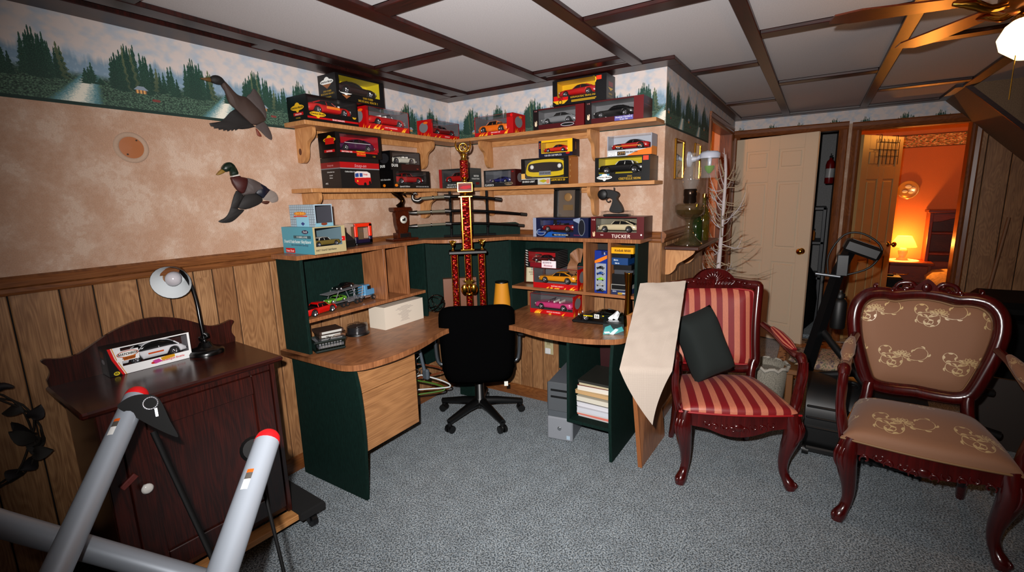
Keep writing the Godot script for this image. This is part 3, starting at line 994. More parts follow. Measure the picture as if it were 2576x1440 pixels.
	if striped: outl = smooth_loop(mirror([0, 0.978, 0.10, 0.978, 0.20, 0.964, 0.242, 0.962, 0.252, 0.945, 0.246, 0.88, 0.235, 0.74, 0.232, 0.62, 0.232, 0.53, 0.215, 0.49, 0.17, 0.474, 0.08, 0.472, 0, 0.472]), 3)
	else: outl = smooth_loop(mirror([0, 0.990, 0.06, 0.985, 0.12, 0.974, 0.17, 0.978, 0.225, 0.966, 0.262, 0.92, 0.272, 0.845, 0.258, 0.745, 0.232, 0.65, 0.208, 0.575, 0.185, 0.532, 0.14, 0.512, 0.07, 0.508, 0, 0.512]), 3)
	for p in outl: fr.append(v3(p.x, p.y, lean.call(p.x, p.y)))
	fr.append(fr[0]); fr.append(fr[1])
	b.smooth().tube(fr, 0.027 if striped else 0.033, 10, false)
	var bf = part("back_frame", b, w, t)
	for s in [-1.0, 1.0]:
		b = nb()
		b.smooth().tube(curve3([v3(s * 0.205, 0.40, -0.435), v3(s * (0.205 if striped else 0.19), 0.46, -0.445), v3(s * (0.222 if striped else 0.185), 0.53, -0.465)], 3), 0.026, 8)
		part("stile", b, w, bf)
	b = nb()
	if striped:      # carved crest with a fan shell
		var cr = curve2([-0.245, 0.965, -0.18, 0.985, -0.125, 0.995, -0.10, 1.02, -0.06, 1.052, 0.0, 1.062, 0.06, 1.052, 0.10, 1.02, 0.125, 0.995, 0.18, 0.985, 0.245, 0.965], 4)
		cr.append(Vector2(0.24, 0.945)); cr.append(Vector2(-0.24, 0.945))
		b.t = Transform3D(Basis(Vector3.RIGHT, 0.2 * -1.0), v3(0, 0, 0))
		b.t = Transform3D(Basis(), v3(0, 0, -0.565))
		b.prism(cr, -0.012, 0.022)
		for q in 9:
			var a = PI * (0.12 + 0.76 * q / 8.0)
			b.smooth().tube([v3(cos(a) * 0.012, 0.985 + sin(a) * 0.012, 0.026), v3(cos(a) * 0.05, 0.985 + sin(a) * 0.05, 0.030), v3(cos(a) * 0.066, 0.985 + sin(a) * 0.062, 0.022)], [0.003, 0.0075, 0.004], 6)
		for s in [-1.0, 1.0]:
			for q in 5:
				b.smooth().ball(v3(s * (0.085 + q * 0.03), 0.992 - q * 0.006 + (0.012 if q == 0 else 0.0), 0.022), v3(0.015, 0.010, 0.010), 8, 5)
			for q in 6: b.smooth().tube([v3(s * (0.012 + q * 0.017), 0.966, 0.024), v3(s * (0.02 + q * 0.018), 0.982, 0.028)], [0.006, 0.004], 6)
	else:            # open crest of scrolls round a small cartouche
		b.t = Transform3D(Basis(), v3(0, 0, -0.575))
		b.prism(curve2([-0.035, 0.985, -0.045, 1.01, -0.03, 1.04, 0, 1.062, 0.03, 1.04, 0.045, 1.01, 0.035, 0.985], 4), -0.012, 0.014)
		b.smooth().ball(v3(0, 1.02, 0.014), v3(0.02, 0.024, 0.01), 10, 6)
		for s in [-1.0, 1.0]:
			b.smooth().tube(curve3([v3(s * 0.035, 1.015, 0), v3(s * 0.06, 1.04, 0), v3(s * 0.10, 1.035, 0), v3(s * 0.115, 1.012, 0), v3(s * 0.10, 1.0, 0), v3(s * 0.088, 1.012, 0)], 4), lerps([0.010, 0.012, 0.010, 0.011, 0.009, 0.006], 21), 8)
			b.tube(curve3([v3(s * 0.05, 0.988, 0), v3(s * 0.075, 0.995, 0.004), v3(s * 0.085, 1.01, 0.006), v3(s * 0.07, 1.015, 0.006)], 3), lerps([0.006, 0.011, 0.009, 0.010], 10), 7)
			b.tube(curve3([v3(s * 0.12, 1.01, 0), v3(s * 0.14, 0.985, 0.004), v3(s * 0.17, 0.985, 0), v3(s * 0.195, 1.0, 0), v3(s * 0.20, 1.018, 0), v3(s * 0.188, 1.02, 0)], 3), lerps([0.009, 0.012, 0.010, 0.010, 0.008, 0.010], 16), 8)
			b.ball(v3(s * 0.128, 0.995, 0.012), v3(0.013, 0.013, 0.012), 8, 6)
			b.ball(v3(s * 0.06, 1.03, 0.01), v3(0.010, 0.010, 0.010), 8, 6)
	part("crest", b, w, bf)
	return t

func pillow_mesh(b: B, w: float, h: float, th: float):
	for side in [1.0, -1.0]:
		var rows = []
		for i in 13:
			var row = []
			for j in 13:
				var u = (j / 6.0 - 1.0) * side
				var v = i / 6.0 - 1.0
				var pinch = 1.0 - 0.05 * (1.0 - absf(v)) * absf(u) - 0.0
				var z = th / 2 * pow(maxf(0.0, (1.0 - pow(absf(u), 4.0)) * (1.0 - pow(absf(v), 4.0))), 0.42)
				row.append(v3(u * w / 2 * (1.0 - 0.05 * (1.0 - v * v)) * pinch, v * h / 2 * (1.0 - 0.05 * (1.0 - u * u)), z * side))
			rows.append(row)
		b.smooth().patch(rows)

func chairs():
	seat_materials()
	armchair("striped_armchair", "carved mahogany armchair with red and salmon striped satin", v3(2.1515, 0, 0.445), deg_to_rad(24.6), true)
	armchair("brocade_armchair", "carved mahogany armchair with tan floral brocade and an open scrolled crest", v3(2.866, 0, 0.492), deg_to_rad(-2.2), false)
	var b = nb()
	pillow_mesh(b, 0.25, 0.39, 0.19)
	var o = part("cushion", b, mat(Color(0.022, 0.062, 0.055), 0.9), self)
	o.material_override = null
	tag(o, "dark green cushion leaning in the corner of the striped armchair", "cushion")
	var cb = Basis(Vector3.UP, deg_to_rad(24.6))
	o.transform = Transform3D(cb * Basis(Vector3.UP, 0.35) * Basis(Vector3.FORWARD, -0.27) * Basis(Vector3.RIGHT, -0.30), v3(2.1515, 0, 0.445) + cb * v3(-0.105, 0.665, -0.32))
	runner()
	office_chair()

func runner():
	# a slanted oak stand beside the desk with a cream runner laid over it
	var s = thing("slanted_stand", "oak board stand with a chipped edge leaning beside the green desk panel", "stand")
	var b = nb()
	b.flat().loft([[v3(1.674, 0, 0.514), v3(1.692, 0, 0.514), v3(1.706, 0, 0.092), v3(1.688, 0, 0.092)], [v3(1.597, 0.875, 0.53), v3(1.615, 0.875, 0.53), v3(1.66, 0.90, 0.30), v3(1.645, 0.90, 0.30)]])
	part("side_board", b, M.lam, s)
	b = nb()
	b.flat().loft([[v3(1.671, 0.002, 0.515), v3(1.694, 0.002, 0.515), v3(1.694, 0.002, 0.522), v3(1.671, 0.002, 0.522)], [v3(1.594, 0.875, 0.531), v3(1.617, 0.875, 0.531), v3(1.617, 0.875, 0.538), v3(1.594, 0.875, 0.538)]])
	M.chipboard = mat(Color(0.62, 0.36, 0.17), 0.8)
	var cn = noise(0.25, 102, 3)
	M.chipboard.albedo_texture = tex(paint(128, 128, func(x: int, y: int): var k: float = 0.85 + 0.35 * cn.get_noise_2d(x, y); return Color(k, k, k * 0.95)))
	M.chipboard.uv1_triplanar = true
	M.chipboard.uv1_scale = Vector3(12, 12, 12)
	tag(part("board_edge", b, M.chipboard, s), "chipped orange edge")
	var nl = v3(1.686, 0.706, 0.893)
	var nr = v3(1.894, 0.690, 0.766)
	var fl = v3(1.637, 1.034, 0.456)
	var fr = v3(1.843, 1.042, 0.322)
	var n: Vector3 = (nr - nl).cross(fl - nl).normalized()
	if n.y < 0: n = -n
	var q = func(p: Vector3, k: float): return p - n * k
	b = nb()
	var in_ = (nr - nl) * 0.06
	b.flat().loft([[q.call(nl + in_, 0.02), q.call(nr - in_, 0.02), q.call(nr - in_, 0.008), q.call(nl + in_, 0.008)], [q.call(fl + in_, 0.02), q.call(fr - in_, 0.02), q.call(fr - in_, 0.008), q.call(fl + in_, 0.008)]])
	part("slope_board", b, M.lam, s)
	b = nb()
	b.flat().loft([[v3(1.66, 0, 0.20), v3(1.68, 0, 0.20), v3(1.68, 0, 0.14), v3(1.66, 0, 0.14)], [v3(1.68, 0.97, 0.45), v3(1.70, 0.97, 0.45), v3(1.70, 0.97, 0.39), v3(1.68, 0.97, 0.39)]])
	part("prop", b, M.lam, s)
	# cloth
	var wv = noise(0.8, 104, 2)
	M.linen = mat(Color(0.70, 0.645, 0.595), 0.9)
	M.linen.albedo_texture = tex(paint(256, 256, func(x: int, y: int): var k: float = 0.93 + 0.09 * wv.get_noise_2d(x, y) + 0.03 * sin(x * 0.9) + 0.03 * sin(y * 0.9); return Color(k, k, k)))
	M.linen.uv1_triplanar = true
	M.linen.uv1_scale = Vector3(6, 6, 6)
	b = nb()
	var wr = noise(2.2, 105, 2)
	var rows = []
	var down = v3(-0.01, -0.268, 0.012)
	for i in 37:
		var row = []
		for j in 15:
			var u = j / 14.0
			var p: Vector3
			if i <= 12:
				var f = 1.0 - i / 12.0        # pointed end hanging below the near edge
				var mid = nl.lerp(nr, 0.5 + 0.22 * f)
				p = nl.lerp(nr, u).lerp(mid, f) + down * f + n * 0.004 * (1.0 - f)
			else:
				var f = (i - 12) / 24.0
				var e = nl.lerp(nr, u)
				var e2 = fl.lerp(fr, u)
				p = e.lerp(e2, f) + n * (0.004 + 0.007 * wr.get_noise_2d(u * 1.2, f * 3.4 + 0.6 * u))
			row.append(p)
		rows.append(row)
	b.smooth().patch(rows)
	var back = []
	for row in rows:
		var r2 = []
		for k in range(row.size() - 1, -1, -1): r2.append(row[k] - n * 0.003)
		back.append(r2)
	b.patch(back)
	var o = part("table_runner", b, M.linen, self)
	tag(o, "cream linen table runner with a pointed end hanging over the oak stand", "runner")

func office_chair():
	var c = thing("office_chair", "black swivel office chair with its back turned, pulled up to the desk", "chair", v3(0.525, 0, 0.447))
	var dirv = v3(0.606, 0, 0.795)       # towards the back of the chair
	var rt = v3(0.795, 0, -0.606)
	for i in 5:
		var a = deg_to_rad(-25.0 + 72.0 * i)
		var d = v3(cos(a), 0, -sin(a))
		var b = nb()
		b.smooth().tube([d * 0.02 + v3(0, 0.115, 0), d * 0.12 + v3(0, 0.108, 0), d * 0.30 + v3(0, 0.078, 0)], [0.034, 0.028, 0.02], 8)
		var arm = part("base_arm", b, M.plastic_black, c)
		b = nb()
		var p = d * 0.292
		var q = v3(-d.z, 0, d.x)
		for s in [-1.0, 1.0]: b.flat().cyl(p + q * s * 0.008 + v3(0, 0.026, 0), p + q * s * 0.026 + v3(0, 0.026, 0), 0.026, -1.0, 14)
		b.smooth().cyl(p + v3(0, 0.04, 0), p + v3(0, 0.075, 0), 0.012, 0.016, 8)
		b.ball(p + v3(0, 0.035, 0), v3(0.02, 0.02, 0.02), 8, 6)
		part("caster", b, M.plastic_black, arm)
	var b = nb()
	b.smooth().lathe([Vector2(0.05, 0.085), Vector2(0.052, 0.13), Vector2(0.034, 0.15), Vector2(0.03, 0.30), Vector2(0.022, 0.31), Vector2(0.022, 0.40)], 14)
	part("column", b, M.plastic_black, c)
	b = nb()
	b.t = Transform3D(Basis(rt, Vector3.UP, dirv), v3(0, 0.43, 0) - dirv * 0.01)
	b.box(v3(0, 0, 0), v3(0.47, 0.075, 0.46), 0.03)
	part("seat", b, M.chair_black, c)
	# back shell: rounded panel bowed away from the sitter
	b = nb()
	var o = smooth_loop(mirror([0, 0.51, 0.14, 0.512, 0.205, 0.498, 0.232, 0.462, 0.236, 0.36, 0.232, 0.2, 0.222, 0.08, 0.205, 0.03, 0.17, 0.005, 0.08, 0.0, 0, 0.0]), 3)
	b.t = Transform3D(Basis(rt, Vector3.UP, dirv), v3(0, 0.355, 0) + dirv * 0.265)
	var shell = func(x: float, y: float) -> float: return -0.35 * x * x + 0.05 * y
	padded(b, o, shell, 0.022, 6)
	var b2 = nb()
	var oi = o.duplicate()
	oi.reverse()
	b2.t = b.t
	var bk: PackedVector2Array = oi
	for i in bk.size(): bk[i].x = bk[i].x
	padded(b2, bk, func(x: float, y: float) -> float: return -0.35 * x * x + 0.05 * y, -0.05, 6)
	b.v.append_array(b2.v); b.uv.append_array(b2.uv); b.sm.append_array(b2.sm)
	part("backrest", b, M.chair_black, c)
	b = nb()
	b.smooth().tube(curve3([v3(0, 0.39, 0) + dirv * 0.05, v3(0, 0.37, 0) + dirv * 0.2, v3(0, 0.42, 0) + dirv * 0.262], 4), 0.024, 8)
	part("back_bar", b, M.plastic_black, c)
	M.grey_metal = mat(Color(0.42, 0.44, 0.46), 0.35, 0.8)
	for s in [-1.0, 1.0]:
		b = nb()
		b.smooth().tube(curve3([rt * s * 0.22 + v3(0, 0.40, 0), rt * s * 0.275 + v3(0, 0.42, 0), rt * s * 0.285 + v3(0, 0.60, 0) + dirv * 0.02], 4), 0.013, 8)
		var ar = part("armrest_post", b, M.grey_metal, c)
		b = nb()
		b.t = Transform3D(Basis(rt, Vector3.UP, dirv), rt * s * 0.285 + v3(0, 0.62, 0))
		b.box(v3(0, 0, 0), v3(0.055, 0.032, 0.24), 0.012)
		part("armrest", b, M.plastic_black, ar)
	b = nb()
	b.t = Transform3D(Basis(rt, Vector3.UP, dirv), v3(0, 0.352, 0) + dirv * 0.262 + rt * 0.17)
	b.box(v3(0, -0.012, 0), v3(0.024, 0.03, 0.002), 0.0)
	tag(part("care_tag", b, mat(Color(0.85, 0.85, 0.82), 0.8), c), "small white tag")

# ------------------------------------------------------------------ the corner by the left wall
const HEN := {"beak": [-1.7500, 2.0750, -1.7280, 2.0820, -1.7050, 2.0860, -1.7030, 2.0680, -1.7280, 2.0690], "head": [-1.7050, 2.0860, -1.6930, 2.0980, -1.6730, 2.1010, -1.6580, 2.0960, -1.6480, 2.0860, -1.6440, 2.0790, -1.6510, 2.0670, -1.6680, 2.0610, -1.6890, 2.0630, -1.7040, 2.0680], "wing": [-1.5450, 2.0260, -1.5220, 2.0470, -1.5060, 2.0720, -1.4950, 2.0680, -1.4790, 2.0480, -1.4660, 2.0240, -1.4550, 1.9900, -1.4520, 1.9580, -1.4620, 1.9310, -1.4830, 1.9630, -1.5110, 1.9880], "near_wing": [-1.6090, 1.9620, -1.6340, 1.9440, -1.6600, 1.9160, -1.6820, 1.8970, -1.7070, 1.8900, -1.7350, 1.8830, -1.7300, 1.8700, -1.7170, 1.8690, -1.7170, 1.8610, -1.6970, 1.8640, -1.6960, 1.8570, -1.6770, 1.8620, -1.6750, 1.8550, -1.6590, 1.8610, -1.6570, 1.8540, -1.6390, 1.8640, -1.6370, 1.8580, -1.6220, 1.8680, -1.6190, 1.8620, -1.6040, 1.8710, -1.5860, 1.8710, -1.5560, 1.8770, -1.5180, 1.8900, -1.5400, 1.9030, -1.5670, 1.9260, -1.5880, 1.9460], "body": [-1.6510, 2.0850, -1.6340, 2.0720, -1.6140, 2.0510, -1.5940, 2.0320, -1.5750, 2.0260, -1.5540, 2.0260, -1.5380, 2.0160, -1.5110, 1.9910, -1.4830, 1.9660, -1.4650, 1.9360, -1.4660, 1.9240, -1.4870, 1.9130, -1.5160, 1.8980, -1.5410, 1.9020, -1.5670, 1.9240, -1.5880, 1.9440, -1.6090, 1.9640, -1.6290, 1.9800, -1.6400, 2.0030, -1.6470, 2.0380, -1.6620, 2.0630], "tail": [-1.5170, 1.8930, -1.4860, 1.9160, -1.4670, 1.9180, -1.4480, 1.8910, -1.4360, 1.8560, -1.4410, 1.8320, -1.4700, 1.8470, -1.4920, 1.8690, -1.5120, 1.8840], "foot": [-1.5170, 1.8820, -1.5050, 1.8690, -1.4920, 1.8450, -1.5110, 1.8470, -1.5160, 1.8640]}
const DRAKE := {"beak": [-1.7350, 1.6540, -1.7120, 1.6760, -1.6950, 1.6660, -1.7230, 1.6510, -1.7350, 1.6490], "head": [-1.7120, 1.6760, -1.7020, 1.6950, -1.6880, 1.7070, -1.6720, 1.7100, -1.6580, 1.7040, -1.6470, 1.6890, -1.6410, 1.6710, -1.6400, 1.6530, -1.6720, 1.6450, -1.6730, 1.6650, -1.6810, 1.6690, -1.6950, 1.6640], "collar": [-1.6730, 1.6460, -1.6400, 1.6540, -1.6360, 1.6480, -1.6720, 1.6410], "breast": [-1.6720, 1.6410, -1.6360, 1.6480, -1.6260, 1.6420, -1.6010, 1.6380, -1.5960, 1.6240, -1.6040, 1.5980, -1.6170, 1.5710, -1.6320, 1.5630, -1.6510, 1.5790, -1.6680, 1.6080, -1.6720, 1.6260], "body": [-1.6030, 1.6380, -1.5780, 1.6350, -1.5520, 1.6250, -1.5250, 1.6090, -1.4910, 1.5810, -1.5310, 1.5390, -1.5660, 1.5610, -1.6170, 1.5530, -1.6320, 1.5630, -1.6170, 1.5710, -1.5980, 1.6240], "speculum": [-1.5330, 1.6070, -1.4920, 1.5800, -1.5320, 1.5390, -1.5660, 1.5640], "secondaries": [-1.6160, 1.5550, -1.5650, 1.5620, -1.5320, 1.5370, -1.5420, 1.5150, -1.5800, 1.4970, -1.6260, 1.4850, -1.6570, 1.4940, -1.6490, 1.5120, -1.6350, 1.5330], "wing": [-1.6540, 1.5760, -1.6320, 1.5630, -1.6200, 1.5470, -1.6490, 1.5100, -1.6570, 1.4940, -1.6520, 1.4860, -1.6260, 1.4830, -1.6510, 1.4590, -1.6800, 1.4360, -1.7050, 1.4250, -1.7390, 1.4250, -1.7560, 1.4340, -1.7280, 1.4460, -1.7080, 1.4640, -1.6910, 1.4950, -1.6780, 1.5290], "tail": [-1.4910, 1.5800, -1.4710, 1.5760, -1.4510, 1.5640, -1.4410, 1.5410, -1.4470, 1.5210, -1.4780, 1.5140, -1.4920, 1.5250, -1.5320, 1.5360], "rump": [-1.5370, 1.5210, -1.5070, 1.5240, -1.4900, 1.5200, -1.5060, 1.5070, -1.5260, 1.5110]}
func tex_noise(base: Color, spread: float, freq: float, sd: int, scale: float, rough: float) -> StandardMaterial3D:
	var n = noise(freq, sd, 3)
	var m = mat(base, rough)
	m.albedo_texture = tex(paint(192, 192, func(x: int, y: int): var k: float = 0.9 + spread * n.get_noise_2d(x, y); return Color(k, k, k)))
	m.uv1_triplanar = true
	m.uv1_scale = Vector3(scale, scale, scale)
	return m

func relief(parent: Node, called: String, pts: Array, lift: float, thick: float, material: Material, rounded := true):
	var b = nb()
	b.t = Transform3D(Basis(Vector3(0, 0, -1), Vector3(0, 1, 0), Vector3(1, 0, 0)), Vector3())
	var p = poly(pts)
	if Geometry2D.is_polygon_clockwise(p): p.reverse()
	var a = []
	for q in p: a.append(q.x); a.append(q.y)
	if rounded: p = curve2(a, 2, true)
	var c = Vector2()
	for q in p: c += q
	c /= p.size()
	# flat underside on the wall side, domed towards the room
	var ix = Geometry2D.triangulate_polygon(p)
	var lift_of = func(q: Vector2) -> float:
		var d = 1.0
		for i in p.size():
			d = minf(d, q.distance_to(Geometry2D.get_closest_point_to_segment(q, p[i], p[(i + 1) % p.size()])))
		return lift + thick * minf(1.0, sqrt(d / 0.022))
	b.smooth(3)
	for k in range(0, ix.size(), 3):
		var f = [p[ix[k]], p[ix[k + 1]], p[ix[k + 2]]]
		if (f[1] - f[0]).cross(f[2] - f[0]) < 0: f.reverse()
		var m = (f[0] + f[1] + f[2]) / 3.0
		var mids = [(f[0] + f[1]) / 2, (f[1] + f[2]) / 2, (f[2] + f[0]) / 2]
		var w = func(q: Vector2): return v3(q.x, q.y, lift_of.call(q))
		for e in 3:
			b.tri(w.call(f[e]), w.call(mids[e]), w.call(m))
			b.tri(w.call(mids[e]), w.call(f[(e + 1) % 3]), w.call(m))
	b.flat()
	for i in p.size():
		var q0 = p[i]
		var q1 = p[(i + 1) % p.size()]
		b.quad(v3(q0.x, q0.y, 0.002), v3(q1.x, q1.y, 0.002), v3(q1.x, q1.y, lift + 0.001), v3(q0.x, q0.y, lift + 0.001))
	return part(called, b, material, parent)

func corner_things():
	var speck = tex_noise(Color(0.26, 0.185, 0.155), 0.5, 0.35, 201, 14, 0.7)
	var dark = tex_noise(Color(0.095, 0.075, 0.07), 0.4, 0.4, 202, 14, 0.7)
	var grey = tex_noise(Color(0.30, 0.255, 0.245), 0.45, 0.4, 203, 14, 0.7)
	var hen = thing("wall_duck", "brown hen duck plaque in flight on the wallpaper border", "wall duck", Vector3(), 0.0, "flying wall ducks")
	relief(hen, "wing", HEN.wing, 0.004, 0.008, grey)
	relief(hen, "wing", HEN.near_wing, 0.004, 0.010, dark, false)
	relief(hen, "tail", HEN.tail, 0.003, 0.006, grey)
	relief(hen, "foot", HEN.foot, 0.006, 0.006, mat(Color(0.42, 0.17, 0.10), 0.6))
	relief(hen, "body", HEN.body, 0.010, 0.020, speck)
	relief(hen, "head", HEN.head, 0.012, 0.018, dark)
	relief(hen, "beak", HEN.beak, 0.010, 0.010, mat(Color(0.36, 0.25, 0.10), 0.5))
	var drake = thing("wall_duck", "green headed drake duck plaque in flight on the tan plaster", "wall duck", Vector3(), 0.0, "flying wall ducks")
	relief(drake, "wing", DRAKE.wing, 0.004, 0.010, dark)
	relief(drake, "tail", DRAKE.tail, 0.003, 0.008, tex_noise(Color(0.55, 0.50, 0.47), 0.5, 0.3, 205, 12, 0.7))
	relief(drake, "rump", DRAKE.rump, 0.004, 0.010, mat(Color(0.26, 0.10, 0.04), 0.6))
	relief(drake, "body", DRAKE.body, 0.010, 0.020, grey)
	relief(drake, "secondary_feathers", DRAKE.secondaries, 0.012, 0.014, dark)
	relief(drake, "speculum", DRAKE.speculum, 0.022, 0.012, mat(Color(0.03, 0.05, 0.12), 0.4), false)
	relief(drake, "breast", DRAKE.breast, 0.014, 0.020, mat(Color(0.22, 0.035, 0.02), 0.55))
	relief(drake, "neck_ring", DRAKE.collar, 0.024, 0.010, mat(Color(0.75, 0.73, 0.70), 0.5), false)
	relief(drake, "head", DRAKE.head, 0.014, 0.022, mat(Color(0.02, 0.10, 0.055), 0.4))
	relief(drake, "beak", DRAKE.beak, 0.012, 0.012, mat(Color(0.50, 0.38, 0.14), 0.5))
	# a patched hole in the plaster: a recessed round cover
	var cover = thing("wall_patch", "round tan cover with a rough plaster rim on the wall", "wall cover", v3(0.0, 1.752, 2.052))
	var b = nb()
	b.t = Transform3D(Basis(Vector3(0, 1, 0), Vector3(1, 0, 0), Vector3(0, 0, -1)), Vector3())
	b.smooth().lathe([Vector2(0.062, 0.0), Vector2(0.058, 0.006), Vector2(0.046, 0.005), Vector2(0.043, 0.002)], 28, Vector3(), false)
	part("rim", b, tex_noise(Color(0.74, 0.62, 0.53), 0.4, 0.3, 207, 20, 0.9), cover)
	b = nb()
	b.t = Transform3D(Basis(Vector3(0, 1, 0), Vector3(1, 0, 0), Vector3(0, 0, -1)), Vector3())
	b.smooth().lathe([Vector2(0.044, 0.0015), Vector2(0.034, 0.0025), Vector2(0.001, 0.004)], 24, Vector3(), false)
	part("cover_plate", b, mat(Color(0.62, 0.37, 0.21), 0.45), cover)
	b = nb()
	for s in [[0.03, -0.02], [-0.028, 0.018]]: b.box(v3(0.004, s[0], s[1]), v3(0.004, 0.006, 0.006), 0.001)
	part("clip", b, mat(Color(0.30, 0.26, 0.22), 0.4, 0.5), cover)
	old_cabinet()
	gooseneck()
	exercise_frame()
	dried_wreath()

func old_cabinet():
	var im = grain(256, 512, Color(0.12, 0.034, 0.021), Color(0.23, 0.068, 0.04), 211, 3.0, 0.7)
	M.cabinet = wood(tex(im), Vector3(2.5, 1.4, 2.5), 0.30)
	M.cabinet.clearcoat_enabled = true
	M.cabinet.clearcoat = 0.35
	M.cabinet.clearcoat_roughness = 0.2
	var im2: Image = im.duplicate()
	im2.rotate_90(CLOCKWISE)
	M.cabinet_flat = wood(tex(im2), Vector3(1.4, 2.5, 1.4), 0.22)
	# dolly under it
	var place = v3(0.025, 0, 2.44)
	var turn = PI / 2 - 0.05        # local x runs along the wall away from the camera, local z into the room
	var d = thing("furniture_dolly", "pale wooden dolly with black carpeted ends and casters under the dark cabinet", "dolly", place, turn)
	var pale = wood(M.pine_h.albedo_texture, Vector3(1.5, 3, 1.5), 0.6)
	pale.albedo_color = Color(1.0, 0.98, 0.9)
	for z in [0.05, 0.43]: slab("side_rail", d, v3(-0.10, 0.085, z - 0.035), v3(0.74, 0.112, z + 0.035), pale, 0.003)
	for x in [[-0.10, 0.06], [0.625, 0.745]]:
		slab("end_pad", d, v3(x[0], 0.082, 0.0), v3(x[1], 0.124, 0.49), tex_noise(Color(0.035, 0.035, 0.04), 0.5, 0.5, 213, 20, 0.95), 0.006)
	for x in [-0.05, 0.70]:
		for z in [0.06, 0.44]:
			var b = nb()
			b.smooth().cyl(v3(x - 0.012, 0.031, z), v3(x + 0.012, 0.031, z), 0.031, -1.0, 18)
			var w = part("caster", b, M.plastic_black, d)
			b = nb()
			for s in [-1.0, 1.0]: b.flat().box(v3(x + s * 0.017, 0.055, z), v3(0.004, 0.055, 0.022))
			b.box(v3(x, 0.081, z), v3(0.05, 0.006, 0.05))
			part("fork", b, mat(Color(0.16, 0.16, 0.17), 0.4, 0.7), w)
	var c = thing("old_cabinet", "dark stained antique washstand cabinet with arched backsplash and white knob", "cabinet", place + v3(0, 0.125, 0), turn)
	slab("body", c, v3(0.02, 0.0, 0.02), v3(0.62, 0.712, 0.405), M.cabinet, 0.003)
	slab("top_board", c, v3(-0.02, 0.712, 0.0), v3(0.655, 0.735, 0.445), M.cabinet_flat, 0.007)
	var b = nb()
	var o = PackedVector2Array([Vector2(-0.012, 0.735), Vector2(0.648, 0.735)])
	o.append_array(curve2([0.65, 0.76, 0.638, 0.785, 0.642, 0.815, 0.655, 0.835, 0.64, 0.842, 0.60, 0.832, 0.55, 0.835, 0.50, 0.862, 0.44, 0.895, 0.37, 0.918, 0.318, 0.924, 0.266, 0.918, 0.196, 0.895, 0.136, 0.862, 0.086, 0.835, 0.036, 0.832, -0.004, 0.842, -0.019, 0.835, -0.006, 0.815, -0.002, 0.785, -0.014, 0.76], 3))
	b.prism(o, 0.004, 0.022)
	part("backsplash", b, M.cabinet, c)
	# framed door
	var door = slab("door", c, v3(0.075, 0.03, 0.405), v3(0.60, 0.68, 0.412), M.cabinet, 0.001)
	for e in [[0.075, 0.03, 0.15, 0.68], [0.525, 0.03, 0.60, 0.68], [0.15, 0.60, 0.525, 0.68], [0.15, 0.03, 0.525, 0.11]]:
		slab("door_frame", door, v3(e[0] + 0.0008, e[1] + 0.0008, 0.41), v3(e[2] - 0.0008, e[3] - 0.0008, 0.423), M.cabinet, 0.0025)
	slab("stile", c, v3(0.02, 0.0, 0.405), v3(0.072, 0.712, 0.424), M.cabinet, 0.002)
	slab("stile", c, v3(0.603, 0.0, 0.405), v3(0.622, 0.712, 0.424), M.cabinet, 0.002)
	slab("top_rail", c, v3(0.073, 0.683, 0.405), v3(0.602, 0.712, 0.42), M.cabinet, 0.002)
	b = nb()
	b.t = Transform3D(Basis(Vector3.RIGHT, PI / 2), v3(0.115, 0.40, 0.423))
	b.smooth().lathe([Vector2(0.009, 0), Vector2(0.008, 0.010), Vector2(0.018, 0.018), Vector2(0.0185, 0.024), Vector2(0.012, 0.030), Vector2(0.001, 0.031)], 18)
	tag(part("knob", b, mat(Color(0.86, 0.85, 0.83), 0.15), door), "white porcelain knob")
	b = nb()
	b.t = Transform3D(Basis(Vector3.BACK, 0.6), v3(0.072, 0.445, 0.43))
	b.box(Vector3(), v3(0.055, 0.02, 0.01), 0.002)
	b.box(v3(0, 0, 0.006), v3(0.005, 0.005, 0.003))
	tag(part("turn_latch", b, mat(Color(0.36, 0.12, 0.10), 0.6), c), "small reddish wooden turn latch")

